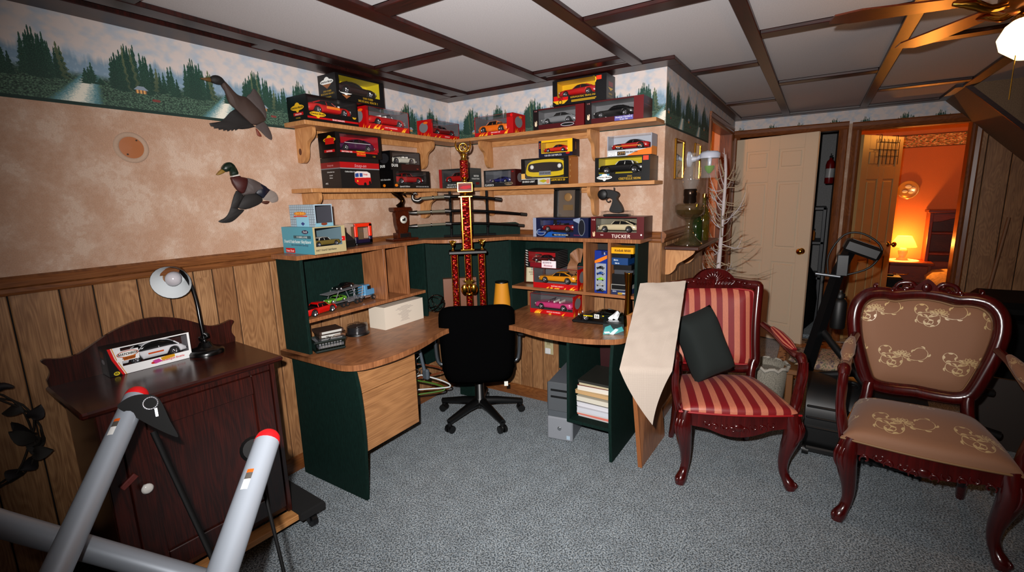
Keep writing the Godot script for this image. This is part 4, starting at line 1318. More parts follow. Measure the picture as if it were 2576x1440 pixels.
func gooseneck():
	var l = thing("desk_lamp", "black gooseneck desk lamp with white lined shade on the dark cabinet", "lamp", v3(0.15, 0.86, 1.955))
	var bl = mat(Color(0.012, 0.012, 0.014), 0.25)
	var b = nb()
	b.smooth().lathe([Vector2(0.072, 0.0), Vector2(0.072, 0.012), Vector2(0.066, 0.02), Vector2(0.05, 0.026), Vector2(0.03, 0.034), Vector2(0.022, 0.05), Vector2(0.016, 0.055)], 24)
	part("base", b, bl, l)
	var o = v3(0.15, 0.86, 1.955)
	var open = v3(0.0, 0, 0)
	var mouth = v3(0.083, 1.186, 2.022) - o
	var back = v3(0.052, 1.235, 1.955) - o
	var ax = ((EYE - o - mouth).normalized() * 1.0 + v3(0.05, -0.45, 0.35)).normalized()
	back = mouth - ax * 0.11
	var neck = curve3([v3(0, 0.05, 0), v3(-0.012, 0.14, 0.0), v3(-0.035, 0.24, -0.005), v3(-0.075, 0.32, -0.005), back + v3(-0.03, 0.03, -0.01), back - ax * 0.03], 5)
	b = nb()
	b.smooth().tube(neck, 0.0085, 8)
	part("gooseneck", b, bl, l)
	b = nb()     # twisted sleeve near the base
	b.smooth().tube(curve3([v3(0, 0.045, 0), v3(0.014, 0.06, 0.006), v3(-0.012, 0.068, 0.01), v3(0.006, 0.078, -0.012), v3(0, 0.09, 0)], 4), 0.010, 7)
	part("cord", b, bl, l)
	b = nb()
	var f = b.frame_of(ax)
	b.t = Transform3D(Basis(f.x, ax, f.x.cross(ax)), back)
	b.smooth().lathe([Vector2(0.001, -0.05), Vector2(0.03, -0.05), Vector2(0.033, -0.045), Vector2(0.033, 0.0), Vector2(0.045, 0.03), Vector2(0.074, 0.108), Vector2(0.076, 0.11)], 26, Vector3(), false)
	part("shade", b, bl, l)
	b = nb()
	b.t = Transform3D(Basis(f.x, ax, f.x.cross(ax)), back)
	var lin = [Vector2(0.0745, 0.1095), Vector2(0.0725, 0.107), Vector2(0.043, 0.031), Vector2(0.03, 0.003), Vector2(0.001, 0.003)]
	b.smooth().lathe(lin, 26, Vector3(), false)
	tag(part("shade_lining", b, mat(Color(0.80, 0.82, 0.83), 0.5), l), "white inside of the shade")
	b = nb()
	b.t = Transform3D(Basis(f.x, ax, f.x.cross(ax)), back)
	b.smooth().lathe([Vector2(0.012, 0.0), Vector2(0.014, 0.02), Vector2(0.028, 0.05), Vector2(0.031, 0.068), Vector2(0.026, 0.088), Vector2(0.012, 0.099), Vector2(0.001, 0.10)], 18)
	tag(part("bulb", b, mat(Color(0.72, 0.70, 0.72), 0.2), l), "unlit frosted bulb")

func exercise_frame():
	M.soft_black = mat(Color(0.015, 0.015, 0.017), 0.7)
	M.soft_black.metallic_specular = 0.3
	var e = thing("exercise_frame", "silver tube exercise frame with two red capped uprights and black knobs", "exercise frame")
	var silver = mat(Color(0.60, 0.63, 0.67), 0.42, 0.3)
	var red = mat(Color(0.82, 0.05, 0.08), 0.5)
	var tops = [v3(0.719, 0.958, 2.399), v3(1.247, 0.913, 2.307)]
	var lows = [v3(1.007, 0.712, 2.687), v3(1.439, 0.774, 2.536)]
	for i in 2:
		var d: Vector3 = (lows[i] - tops[i]).normalized()
		if i == 1: d = (lows[i] - tops[i]).normalized()
		var b = nb()
		b.smooth().tube([tops[i] + d * 0.012, tops[i] + d * 1.15], 0.03, 20)
		var u = part("upright", b, silver, e)
		b = nb()
		var f = b.frame_of(-d)
		b.t = Transform3D(Basis(f.x, -d, f.x.cross(-d)), tops[i] + d * 0.012)
		b.smooth().lathe([Vector2(0.0302, -0.006), Vector2(0.0302, 0.0), Vector2(0.028, 0.012), Vector2(0.021, 0.022), Vector2(0.011, 0.0285), Vector2(0.001, 0.030)], 20)
		tag(part("end_cap", b, red, u), "red dome cap")
		# warning sticker on the side that faces the camera
		var sp: Vector3 = tops[i] + d * (0.13 if i == 0 else 0.135)
		var out: Vector3 = (EYE - sp)
		out = (out - d * out.dot(d)).normalized()
		var side: Vector3 = d.cross(out)
		out = (out + side * (0.85 if i == 0 else 0.55) * (1.0 if side.dot(Vector3(0.84, 0, -0.54)) < 0 else -1.0)).normalized()
		var wd: Vector3 = d.cross(out).normalized()
		for k in 3:
			b = nb()
			var rng2: Array = [[-0.022, -0.013], [-0.013, 0.004], [0.004, 0.03]][k]
			var rows = []
			for q in 2:
				var row = []
				for j in 7:
					var a = (j / 6.0 - 0.5) * 0.5
					row.append(sp + d * rng2[1 - q] + (out * cos(a) + wd * sin(a)) * 0.0304)
				rows.append(row)
			b.smooth().patch(rows)
			part("sticker", b, [mat(Color(0.80, 0.33, 0.06), 0.5), M.sticker_mark if M.has("sticker_mark") else mat(Color(0.30, 0.28, 0.26), 0.5), mat(Color(0.85, 0.85, 0.84), 0.5)][k], u)
	var b = nb()
	b.smooth().tube([v3(0.45, 0.935, 2.955), v3(0.732, 0.735, 2.726), v3(1.012, 0.541, 2.489), v3(1.10, 0.48, 2.415)], 0.03, 18)
	part("cross_tube", b, silver, e)
	b = nb()
	b.smooth().tube(curve3([v3(1.09, 0.49, 2.42), v3(1.12, 0.3, 2.41), v3(1.13, 0.03, 2.42)], 4), 0.03, 14)
	b.tube([v3(0.75, 0.03, 2.55), v3(1.5, 0.03, 2.30)], 0.03, 14)
	part("foot_tube", b, silver, e)
	b = nb()
	b.smooth().tube([v3(0.52, 0.88, 2.90), v3(0.60, 0.03, 3.0)], 0.03, 14)
	part("foot_tube", b, silver, e)
	for i in 2:
		b = nb()
		b.smooth().tube([tops[i] + (lows[i] - tops[i]).normalized() * 1.14, Vector3(tops[i].x + 0.95, 0.0, tops[i].z + 0.95 + 0.1 * i)], 0.03, 14)
		part("foot_tube", b, silver, e)
	# bolt where the tubes cross
	b = nb()
	var bp = v3(0.948, 0.737, 2.643)
	var bo = (EYE - bp).normalized()
	b.smooth().tube([bp + bo * 0.02, bp + bo * 0.036, bp + bo * 0.04], [0.012, 0.011, 0.004], 14)
	tag(part("bolt", b, bl_plastic(), e), "black bolt cap")
	# left knob: a teardrop clamp with a ring dial, strap running down from it
	var kp = v3(0.762, 0.925, 2.40)
	var ko = (EYE - kp).normalized()
	var kr = Vector3.UP.cross(ko).normalized()
	var ku = ko.cross(kr)
	b = nb()
	b.t = Transform3D(Basis(kr, ku, ko), kp + ko * 0.012)
	b.prism(curve2([-0.058, 0.024, -0.028, 0.038, 0.006, 0.034, 0.034, 0.012, 0.05, -0.06, 0.062, -0.108, 0.048, -0.102, 0.01, -0.065, -0.03, -0.02, -0.058, 0.01], 4, true), -0.012, 0.03)
	var kn = part("clamp", b, bl_plastic(), e)
	b = nb()
	b.t = Transform3D(Basis(kr, ko, -ku), kp + ko * 0.042 + kr * 0.012 + ku * 0.006)
	b.smooth().lathe([Vector2(0.020, 0.0), Vector2(0.0195, 0.005), Vector2(0.015, 0.005), Vector2(0.0145, 0.001)], 20, Vector3(), false)
	b.t = Transform3D(Basis(kr, ku, ko), kp + ko * 0.044 + kr * 0.012 + ku * 0.006)
	b.flat().box(v3(0.010, -0.030, 0.0), v3(0.008, 0.026, 0.004), 0.001)
	tag(part("dial_ring", b, mat(Color(0.6, 0.6, 0.62), 0.25, 0.9), kn), "chrome ring dial")
	b = nb()
	b.smooth().tube([v3(0.818, 0.862, 2.41), v3(0.87, 0.785, 2.408), v3(1.037, 0.542, 2.40), v3(1.10, 0.45, 2.40)], [0.009, 0.008, 0.008, 0.008], 8, true, 0.5)
	part("strap", b, bl_plastic(), e)
	b = nb()
	var rp = v3(1.183, 0.865, 2.316)
	var ro = (EYE - rp).normalized()
	b.smooth().tube([rp - ro * 0.02, rp, rp + ro * 0.012], [0.034, 0.034, 0.026], 18)
	part("clamp", b, bl_plastic(), e)
	b = nb()
	b.smooth().tube([v3(1.19, 0.845, 2.312), v3(1.226, 0.762, 2.326), v3(1.30, 0.60, 2.345), v3(1.36, 0.45, 2.36)], 0.0045, 6)
	part("cord", b, bl_plastic(), e)

func bl_plastic() -> Material: return M.soft_black

func dried_wreath():
	var w = thing("dried_leaf_wreath", "dried vine wreath with curled dark purple leaves on the planks", "wreath", v3(0.03, 0.72, 2.66))
	var rr = RandomNumberGenerator.new()
	rr.seed = 77
	var vine = mat(Color(0.10, 0.07, 0.03), 0.8)
	var leafm = [mat(Color(0.075, 0.045, 0.055), 0.7), mat(Color(0.11, 0.095, 0.075), 0.75)]
	for k in 3:
		var p = []
		for i in 33:
			var a = TAU * i / 32.0
			var r = 0.145 + 0.012 * sin(a * 3 + k * 2.0) + k * 0.005
			p.append(v3(0.012 + 0.008 * sin(a * 5 + k), sin(a) * r * 1.15, cos(a) * r))
		var b = nb()
		b.smooth().tube(p, 0.0035, 5, false)
		part("vine", b, vine, w)
	for k in 26:
		var a = rr.randf_range(0, TAU)
		var c = v3(0.03, sin(a) * 0.165, cos(a) * 0.145)
		var b = nb()
		b.t = Transform3D(Basis.from_euler(Vector3(rr.randf_range(-1, 1), rr.randf_range(0.4, 2.6), rr.randf_range(-2, 2))), c)
		var rows = []
		var L = rr.randf_range(0.05, 0.085)
		for i in 7:
			var f = i / 6.0
			var hw = 0.026 * sin(PI * (0.08 + 0.9 * f))
			rows.append([v3(-hw, f * L, 0.012 * sin(f * 4)), v3(0, f * L, 0.012 * sin(f * 4) - 0.008), v3(hw, f * L, 0.014 * sin(f * 4 + 0.5))])
		b.smooth().patch(rows)
		part("leaf", b, leafm[k % 2], w)
	for k in 5:       # long curled pods
		var b = nb()
		var a = rr.randf_range(0.6, 2.2)
		b.smooth().tube(curve3([v3(0.02, sin(a) * 0.17, cos(a) * 0.15), v3(0.03, sin(a) * 0.2, cos(a) * 0.17 - 0.03), v3(0.045, sin(a) * 0.19, cos(a) * 0.17 - 0.06)], 4), lerps([0.008, 0.016, 0.004], 9), 7)
		part("seed_pod", b, leafm[0], w)

# ------------------------------------------------------------------ printed card: one sheet that all boxes and papers share
var sheet: Image
var sheet_at = Vector2i(4, 4)
var sheet_row = 0
var solid_cells = {}
var glyphs = {}
func open_sheet():
	sheet = Image.create(2048, 2048, false, Image.FORMAT_RGB8)
	sheet.fill(Color(0.5, 0.5, 0.5))
	M.print = mat(Color.WHITE, 0.38)
	M.print_matt = mat(Color.WHITE, 0.75)
func close_sheet():
	var t = tex(sheet)
	M.print.albedo_texture = t
	M.print_matt.albedo_texture = t
func cell(w: int, h: int) -> Rect2i:
	if sheet_at.x + w + 4 > 2048:
		sheet_at = Vector2i(4, sheet_at.y + sheet_row + 4)
		sheet_row = 0
	var r = Rect2i(sheet_at, Vector2i(w, h))
	sheet_at.x += w + 4
	sheet_row = maxi(sheet_row, h)
	return r
func uvr(r: Rect2i) -> Rect2: return Rect2((Vector2(r.position) + Vector2(0.5, 0.5)) / 2048.0, (Vector2(r.size) - Vector2(1, 1)) / 2048.0)
func solid(c: Color) -> Rect2:
	var k = c.to_html()
	if not solid_cells.has(k):
		var r = cell(8, 8)
		sheet.fill_rect(r.grow(1), c)
		solid_cells[k] = Rect2((Vector2(r.position) + Vector2(3, 3)) / 2048.0, Vector2(2, 2) / 2048.0)
	return solid_cells[k]
func write(r: Rect2i, s: String, x: float, y: float, size: int, c: Color, face := 0, wide := 1.0, slant := 0.0):   # x, y: the left end of the line's foot, in pixels of the cell; x < 0 centres on -x
	var key = "%d/%d" % [face, size]
	if not glyphs.has(key):
		var f = SystemFont.new()
		f.font_names = PackedStringArray([["Droid Sans", "Droid Serif", "Droid Sans Mono"][face % 3]])
		f.font_weight = 700 if face < 3 else 400
		glyphs[key] = [f, f.get_rids()[0], {}]
	var ts = TextServerManager.get_primary_interface()
	var rid: RID = glyphs[key][1]
	var cache: Dictionary = glyphs[key][2]
	var sz = Vector2i(size, 0)
	var total = 0.0
	var list = []
	for ch in s:
		if not cache.has(ch):
			var gi: int = ts.font_get_glyph_index(rid, size, ch.unicode_at(0), 0)
			ts.font_render_glyph(rid, sz, gi)
			var ti: int = ts.font_get_glyph_texture_idx(rid, sz, gi)
			var ur: Rect2 = ts.font_get_glyph_uv_rect(rid, sz, gi)
			var im: Image = null
			if ti >= 0 and ur.size.x > 0: im = ts.font_get_texture_image(rid, sz, ti).get_region(Rect2i(ur))
			cache[ch] = [im, ts.font_get_glyph_offset(rid, sz, gi), ts.font_get_glyph_advance(rid, size, gi).x]
		list.append(cache[ch])
		total += cache[ch][2] * wide
	var px = x if x >= 0 else -x - total / 2.0
	for g in list:
		var im: Image = g[0]
		if im:
			for yy in im.get_height():
				for xx in int(im.get_width() * wide):
					var a: float = im.get_pixel(mini(int(xx / wide), im.get_width() - 1), yy).a
					if a < 0.05: continue
					var sy = int(y + g[1].y + yy)
					var sx = int(px + g[1].x * wide + xx + (y - sy) * slant)
					if sx >= 0 and sy >= 0 and sx < r.size.x and sy < r.size.y:
						var p = r.position + Vector2i(sx, sy)
						sheet.set_pixelv(p, sheet.get_pixelv(p).lerp(c, a))
		px += g[2] * wide
func blob(r: Rect2i, cx: float, cy: float, rx: float, ry: float, c: Color):
	for y in range(maxi(0, int(cy - ry)), mini(r.size.y, int(cy + ry) + 1)):
		for x in range(maxi(0, int(cx - rx)), mini(r.size.x, int(cx + rx) + 1)):
			if pow((x - cx) / rx, 2) + pow((y - cy) / ry, 2) <= 1.0: sheet.set_pixelv(r.position + Vector2i(x, y), c)
func band(r: Rect2i, x0: float, y0: float, x1: float, y1: float, c: Color):   # fractions of the cell
	var a = Vector2i(int(x0 * r.size.x), int(y0 * r.size.y))
	var b = Vector2i(int(ceil(x1 * r.size.x)), int(ceil(y1 * r.size.y)))
	sheet.fill_rect(Rect2i(r.position + a, (b - a).max(Vector2i(1, 1))), c)
func wedge(r: Rect2i, pts: Array, c: Color):   # filled outline, fractions of the cell
	var p = PackedVector2Array()
	for i in range(0, pts.size(), 2): p.append(Vector2(pts[i] * r.size.x, pts[i + 1] * r.size.y))
	var lo = p[0]
	var hi = p[0]
	for q in p: lo = lo.min(q); hi = hi.max(q)
	for y in range(maxi(0, int(lo.y)), mini(r.size.y, int(hi.y) + 1)):
		for x in range(maxi(0, int(lo.x)), mini(r.size.x, int(hi.x) + 1)):
			if Geometry2D.is_point_in_polygon(Vector2(x + 0.5, y + 0.5), p): sheet.set_pixelv(r.position + Vector2i(x, y), c)
func flames(r: Rect2i, y0: float, y1: float, sd: int):   # orange and yellow licks rising along the foot of a red box
	var rr = RandomNumberGenerator.new()
	rr.seed = sd
	for k in 9:
		var x = rr.randf_range(0.0, 0.95)
		var w = rr.randf_range(0.03, 0.07)
		var h = rr.randf_range(0.4, 1.0) * (y1 - y0)
		wedge(r, [x, y1, x + w, y1, x + w * 1.4, y1 - h * 0.5, x + w * 2.2, y1 - h, x + w * 0.8, y1 - h * 0.55], Color(0.95, 0.50, 0.08))
		wedge(r, [x + w * 0.3, y1, x + w * 0.8, y1, x + w * 1.3, y1 - h * 0.5, x + w * 0.8, y1 - h * 0.35], Color(0.98, 0.80, 0.20))
const PPM := 1000.0     # print pixels per metre of box

func carton(parent: Node, w: float, h: float, d: float, front: Rect2i, side: Rect2i, edge: Color, inner: Color, win: Array, opts := {}):
	# local axes: x to the right along the front, y up, z out of the front; origin at the front, lower left corner
	var b = nb()
	var F = uvr(front)
	var S = uvr(side)
	var E = solid(edge)
	var I = solid(inner)
	var wx0: float = win[0] * w if win else 0.0
	var wy0: float = win[1] * h if win else 0.0
	var wx1: float = win[2] * w if win else 0.0
	var wy1: float = win[3] * h if win else 0.0
	var q = func(x0: float, y0: float, x1: float, y1: float):
		if x1 - x0 < 0.0005 or y1 - y0 < 0.0005: return
		b.quad(v3(x0, y0, 0), v3(x1, y0, 0), v3(x1, y1, 0), v3(x0, y1, 0), Vector2(x0 / w, 1.0 - y0 / h), Vector2(x1 / w, 1.0 - y1 / h))
	b.r = F
	if win:
		q.call(0.0, 0.0, w, wy0); q.call(0.0, wy1, w, h); q.call(0.0, wy0, wx0, wy1); q.call(wx1, wy0, w, wy1)
	else: q.call(0.0, 0.0, w, h)
	b.r = S
	b.quad(v3(0, 0, -d), v3(0, 0, 0), v3(0, h, 0), v3(0, h, -d))
	b.quad(v3(w, 0, 0), v3(w, 0, -d), v3(w, h, -d), v3(w, h, 0))
	b.r = E
	b.quad(v3(w, 0, -d), v3(0, 0, -d), v3(0, h, -d), v3(w, h, -d))
	if not opts.get("open_top", false): b.quad(v3(0, h, 0), v3(w, h, 0), v3(w, h, -d), v3(0, h, -d))
	b.quad(v3(0, 0, -d), v3(w, 0, -d), v3(w, 0, 0), v3(0, 0, 0))
	if win:
		b.r = I
		var t = 0.0015
		b.quad(v3(t, t, -d + t), v3(w - t, t, -d + t), v3(w - t, h - t, -d + t), v3(t, h - t, -d + t))
		b.quad(v3(t, t, 0), v3(t, t, -d), v3(t, h - t, -d), v3(t, h - t, 0))
		b.quad(v3(w - t, t, -d), v3(w - t, t, 0), v3(w - t, h - t, 0), v3(w - t, h - t, -d))
		b.quad(v3(t, t, 0), v3(w - t, t, 0), v3(w - t, t, -d), v3(t, t, -d))
		if not opts.get("open_top", false): b.quad(v3(t, h - t, -d), v3(w - t, h - t, -d), v3(w - t, h - t, 0), v3(t, h - t, 0))
	part("carton", b, M.print, parent)
	if win:
		b = nb()
		b.quad(v3(wx0 - 0.002, wy0 - 0.002, -0.001), v3(wx1 + 0.002, wy0 - 0.002, -0.001), v3(wx1 + 0.002, wy1 + 0.002, -0.001), v3(wx0 - 0.002, wy1 + 0.002, -0.001))
		if opts.get("open_top", false): b.quad(v3(0, h - 0.001, 0), v3(w, h - 0.001, 0), v3(w, h - 0.001, -d), v3(0, h - 0.001, -d))
		part("window_film", b, M.film, parent)

# ------------------------------------------------------------------ model cars
const CARS := {
	"muscle": [[-0.5, 0.115, -0.47, 0.15, -0.2, 0.165, -0.05, 0.172, 0.25, 0.182, 0.42, 0.185, 0.48, 0.17, 0.5, 0.13], [-0.13, 0.168, -0.03, 0.25, 0.09, 0.262, 0.2, 0.25, 0.40, 0.183]],
	"fifties": [[-0.5, 0.13, -0.45, 0.172, -0.15, 0.182, 0.3, 0.182, 0.45, 0.192, 0.5, 0.15], [-0.13, 0.18, -0.06, 0.262, 0.12, 0.268, 0.21, 0.25, 0.28, 0.183]],
	"open": [[-0.5, 0.13, -0.45, 0.165, -0.15, 0.176, 0.3, 0.176, 0.45, 0.186, 0.5, 0.14], []],
	"pickup": [[-0.5, 0.15, -0.46, 0.20, -0.2, 0.215, 0.46, 0.215, 0.5, 0.205], [-0.21, 0.21, -0.12, 0.31, 0.12, 0.32, 0.16, 0.215]],
	"round": [[-0.5, 0.10, -0.42, 0.165, -0.28, 0.20, 0.2, 0.205, 0.40, 0.185, 0.5, 0.10], [-0.28, 0.195, -0.12, 0.32, 0.04, 0.352, 0.22, 0.31, 0.40, 0.185]],
	"saloon": [[-0.5, 0.11, -0.42, 0.168, -0.1, 0.188, 0.3, 0.188, 0.44, 0.165, 0.5, 0.10], [-0.16, 0.185, -0.08, 0.262, 0.1, 0.272, 0.24, 0.245, 0.42, 0.168]],
	"sports": [[-0.5, 0.085, -0.44, 0.125, -0.2, 0.155, 0.0, 0.165, 0.3, 0.185, 0.46, 0.175, 0.5, 0.14], [-0.14, 0.16, 0.0, 0.222, 0.12, 0.23, 0.28, 0.205, 0.38, 0.184]],
}
func along(p: Array, x: float) -> float:
	for i in range(0, p.size() - 2, 2):
		if x <= p[i + 2]:
			var f: float = clampf((x - p[i]) / (p[i + 2] - p[i]), 0.0, 1.0)
			return lerpf(p[i + 1], p[i + 3], f)
	return p[p.size() - 1]
func paint_mat(c: Color) -> StandardMaterial3D:
	var key = "paint" + c.to_html()
	if not M.has(key):
		var m = mat(c, 0.3)
		m.clearcoat_enabled = true
		m.clearcoat = 0.7
		m.clearcoat_roughness = 0.08
		M[key] = m
	return M[key]
func model_car(label: String, place: Transform3D, L: float, kind: String, c: Color, opts := {}) -> Node3D:
	var t = thing("model_car", label, "model car", Vector3(), 0.0, opts.get("group", "model cars on the desk and shelves"))
	t.transform = place
	var W = L * 0.40 * opts.get("wide", 1.0)
	var prof: Array = CARS[kind]
	var wr = L * opts.get("wheel", 0.066)
	var xf = -0.31 * L
	var xr = 0.285 * L
	var b = nb()
	var rings = []
	var N = 36
	for i in N + 1:
		var f = -0.5 + float(i) / N
		var x = f * L
		var yt: float = along(prof[0], f) * L
		var yl = 0.04 * L
		for wx in [xf, xr]:
			var dx: float = absf(x - wx)
			if dx < wr * 1.22: yl = maxf(yl, wr + sqrt(maxf(0.0, pow(wr * 1.22, 2) - dx * dx)) * 0.98)
		yl = minf(yl, yt - 0.012 * L)
		var hw = W / 2 * (1.0 - 0.30 * pow(absf(f) * 2.0, 7.0))
		var ring = []
		var sec = [[0.80, 0.0], [0.97, 0.12], [1.0, 0.45], [0.985, 0.72], [0.93, 0.92], [0.80, 1.0], [0.0, 1.035]]
		for e in sec: ring.append(v3(x, lerpf(yl, yt, e[1]), hw * e[0]))
		for k in range(sec.size() - 2, -1, -1): ring.append(v3(x, lerpf(yl, yt, sec[k][1]), -hw * sec[k][0]))
		rings.append(ring)
	b.smooth().loft(rings)
	var body = part("body", b, paint_mat(c), t)
	var roofc: Color = opts.get("roof", c)
	if prof[1]:
		var cab: Array = prof[1]
		var x0: float = cab[0]
		var x1: float = cab[cab.size() - 2]
		rings = []
		var roof = []
		for i in 15:
			var f = lerpf(x0, x1, i / 14.0)
			var yb: float = along(prof[0], f) * L - 0.006 * L
			var yt: float = maxf(along(cab, f) * L, yb + 0.002 * L)
			var k = clampf((yt - yb) / (0.085 * L), 0.0, 1.0)
			var wb = W / 2 * 0.88
			var wt = lerpf(wb, W / 2 * 0.68, k)
			rings.append([v3(f * L, yb, wb), v3(f * L, lerpf(yb, yt, 0.9), lerpf(wb, wt, 0.9)), v3(f * L, yt, wt * 0.9), v3(f * L, yt, -wt * 0.9), v3(f * L, lerpf(yb, yt, 0.9), -lerpf(wb, wt, 0.9)), v3(f * L, yb, -wb)])
			if k > 0.72: roof.append([v3(f * L, yt - 0.016 * L, wt * 1.03), v3(f * L, yt - 0.003 * L, wt * 0.98), v3(f * L, yt + 0.006 * L, wt * 0.75), v3(f * L, yt + 0.008 * L, 0), v3(f * L, yt + 0.006 * L, -wt * 0.75), v3(f * L, yt - 0.003 * L, -wt * 0.98), v3(f * L, yt - 0.016 * L, -wt * 1.03)])
		b = nb()
		b.smooth().loft(rings)
		part("windows", b, M.car_glass, t)
		b = nb()
		b.smooth().loft(roof)
		for s in [-1.0, 1.0]:
			var ra: Vector3 = roof[0][1 if s > 0 else 5]
			var rb: Vector3 = roof[roof.size() - 1][1 if s > 0 else 5]
			var e = 0.008 * L
			b.tube([v3(x0 * L + 0.01 * L, along(prof[0], x0) * L, s * W / 2 * 0.86), ra], e, 5)
			b.tube([rb, v3((x1 - 0.02) * L, along(prof[0], x1) * L, s * W / 2 * 0.84)], e * 1.8, 5)
			var mid = (ra + rb) / 2
			b.tube([mid, v3(mid.x, along(prof[0], mid.x / L) * L, s * W / 2 * 0.88)], e, 5)
		part("roof", b, paint_mat(roofc), t)
	else:      # open car: windscreen frame and seats
		b = nb()
		var yb: float = 0.175 * L
		b.smooth().tube([v3(-0.13 * L, yb, W * 0.43), v3(-0.07 * L, yb + 0.07 * L, W * 0.36), v3(-0.07 * L, yb + 0.07 * L, -W * 0.36), v3(-0.13 * L, yb, -W * 0.43)], 0.006 * L, 6)
		part("windscreen_frame", b, M.chrome, t)
		for x in [0.02, 0.17]:
			b = nb()
			b.box(v3(x * L, yb + 0.012 * L, 0), v3(0.035 * L, 0.06 * L, W * 0.72), 0.008 * L)
			part("seat", b, paint_mat(opts.get("seat", Color(0.85, 0.82, 0.78))), t)
	if kind == "pickup":
		b = nb()
		b.box(v3(0.325 * L, 0.214 * L, 0), v3(0.28 * L, 0.012 * L, W * 0.80))
		part("bed_liner", b, M.plastic_black, t)
	for wx in [xf, xr]:
		for s in [1.0, -1.0]:
			b = nb()
			b.t = Transform3D(Basis(Vector3.RIGHT, s * PI / 2), v3(wx, wr, s * W * 0.40))
			b.smooth().lathe([Vector2(wr * 0.62, -0.03 * L), Vector2(wr * 0.92, -0.03 * L), Vector2(wr, -0.02 * L), Vector2(wr, 0.028 * L), Vector2(wr * 0.92, 0.04 * L), Vector2(wr * 0.66, 0.04 * L), Vector2(wr * 0.62, 0.03 * L)], 16, Vector3(), false)
			var wl = part("wheel", b, M.tyre, t)
			b = nb()
			b.t = Transform3D(Basis(Vector3.RIGHT, s * PI / 2), v3(wx, wr, s * W * 0.40))
			b.smooth().lathe([Vector2(wr * 0.66, 0.038 * L), Vector2(wr * 0.55, 0.026 * L), Vector2(wr * 0.35, 0.024 * L), Vector2(wr * 0.28, 0.036 * L), Vector2(0.0005, 0.042 * L)], 14, Vector3(), false)
			for k in 5:
				var a = TAU * k / 5
				b.flat().tube([v3(cos(a) * wr * 0.2, 0.034 * L, sin(a) * wr * 0.2), v3(cos(a) * wr * 0.6, 0.034 * L, sin(a) * wr * 0.6)], wr * 0.10, 4)
			part("rim", b, M.chrome, wl)
	for s in [-1.0, 1.0]:
		b = nb()
		b.box(v3(s * 0.497 * L, 0.085 * L, 0), v3(0.022 * L, 0.026 * L, W * 0.82), 0.006 * L)
		part("bumper", b, M.chrome if opts.get("chrome", true) else paint_mat(c), t)
		b = nb()
		b.t = Transform3D(Basis(Vector3.BACK, PI / 2), v3(-0.487 * L, 0.118 * L, s * W * 0.33))
		b.smooth().lathe([Vector2(0.02 * L, -0.01 * L), Vector2(0.02 * L, 0.012 * L), Vector2(0.012 * L, 0.018 * L), Vector2(0.001, 0.02 * L)], 10)
		part("headlight", b, M.lens, t)
	for e in opts.get("bands", []):    # painted stripes along the flanks: x from, x to, y, height, colour
		for s in [-1.0, 1.0]:
			b = nb()
			b.box(v3((e[0] + e[1]) / 2 * L, e[2] * L, s * W * 0.496), v3((e[1] - e[0]) * L, e[3] * L, 0.008 * L), 0.001)
			part("stripe", b, paint_mat(e[4]), body)
	return t

func boxed(label: String, wall: String, f: float, y: float, at: float, w: float, h: float, d: float, spec: Dictionary):
	# wall A: `at` is the z of the left end, faces +x; wall B: `at` is the x of the left end, faces +z
	var o = v3(f, y, at) if wall == "A" else v3(at, y, f)
	var turn: float = (PI / 2 if wall == "A" else 0.0) + spec.get("turn", 0.0)
	var t = thing("model_car_box", label, "box", o, turn, "model car boxes")
	var fr = cell(int(w * PPM), int(h * PPM))
	band(fr, 0, 0, 1, 1, spec.edge)
	spec.front.call(fr)
	var sr = cell(int(d * PPM), int(h * PPM))
	band(sr, 0, 0, 1, 1, spec.edge)
	if spec.has("side"): spec.side.call(sr)
	carton(t, w, h, d, fr, sr, spec.edge, spec.get("inner", spec.edge), spec.get("win", []), spec)
	if spec.has("car"):
		var c: Array = spec.car     # label, kind, colour, share of the width, extra
		var L: float = w * c[3]
		var ex: Dictionary = c[4] if c.size() > 4 else {}
		var wx: float = (spec.win[0] + spec.win[2]) / 2 * w if spec.has("win") else w / 2
		var face = -1.0 if ex.get("right", false) else 1.0
		var tr = Transform3D(Basis(Vector3.UP, turn), o) * Transform3D(Basis(Vector3.UP, 0.0 if face > 0 else PI), v3(wx, spec.win[1] * h * ex.get("sit", 0.75) + 0.003, -minf(d * 0.5, L * 0.21 + 0.012)))
		ex.group = "model cars in window boxes"
		model_car(c[0], tr, L, c[1], c[2], ex)
	return t

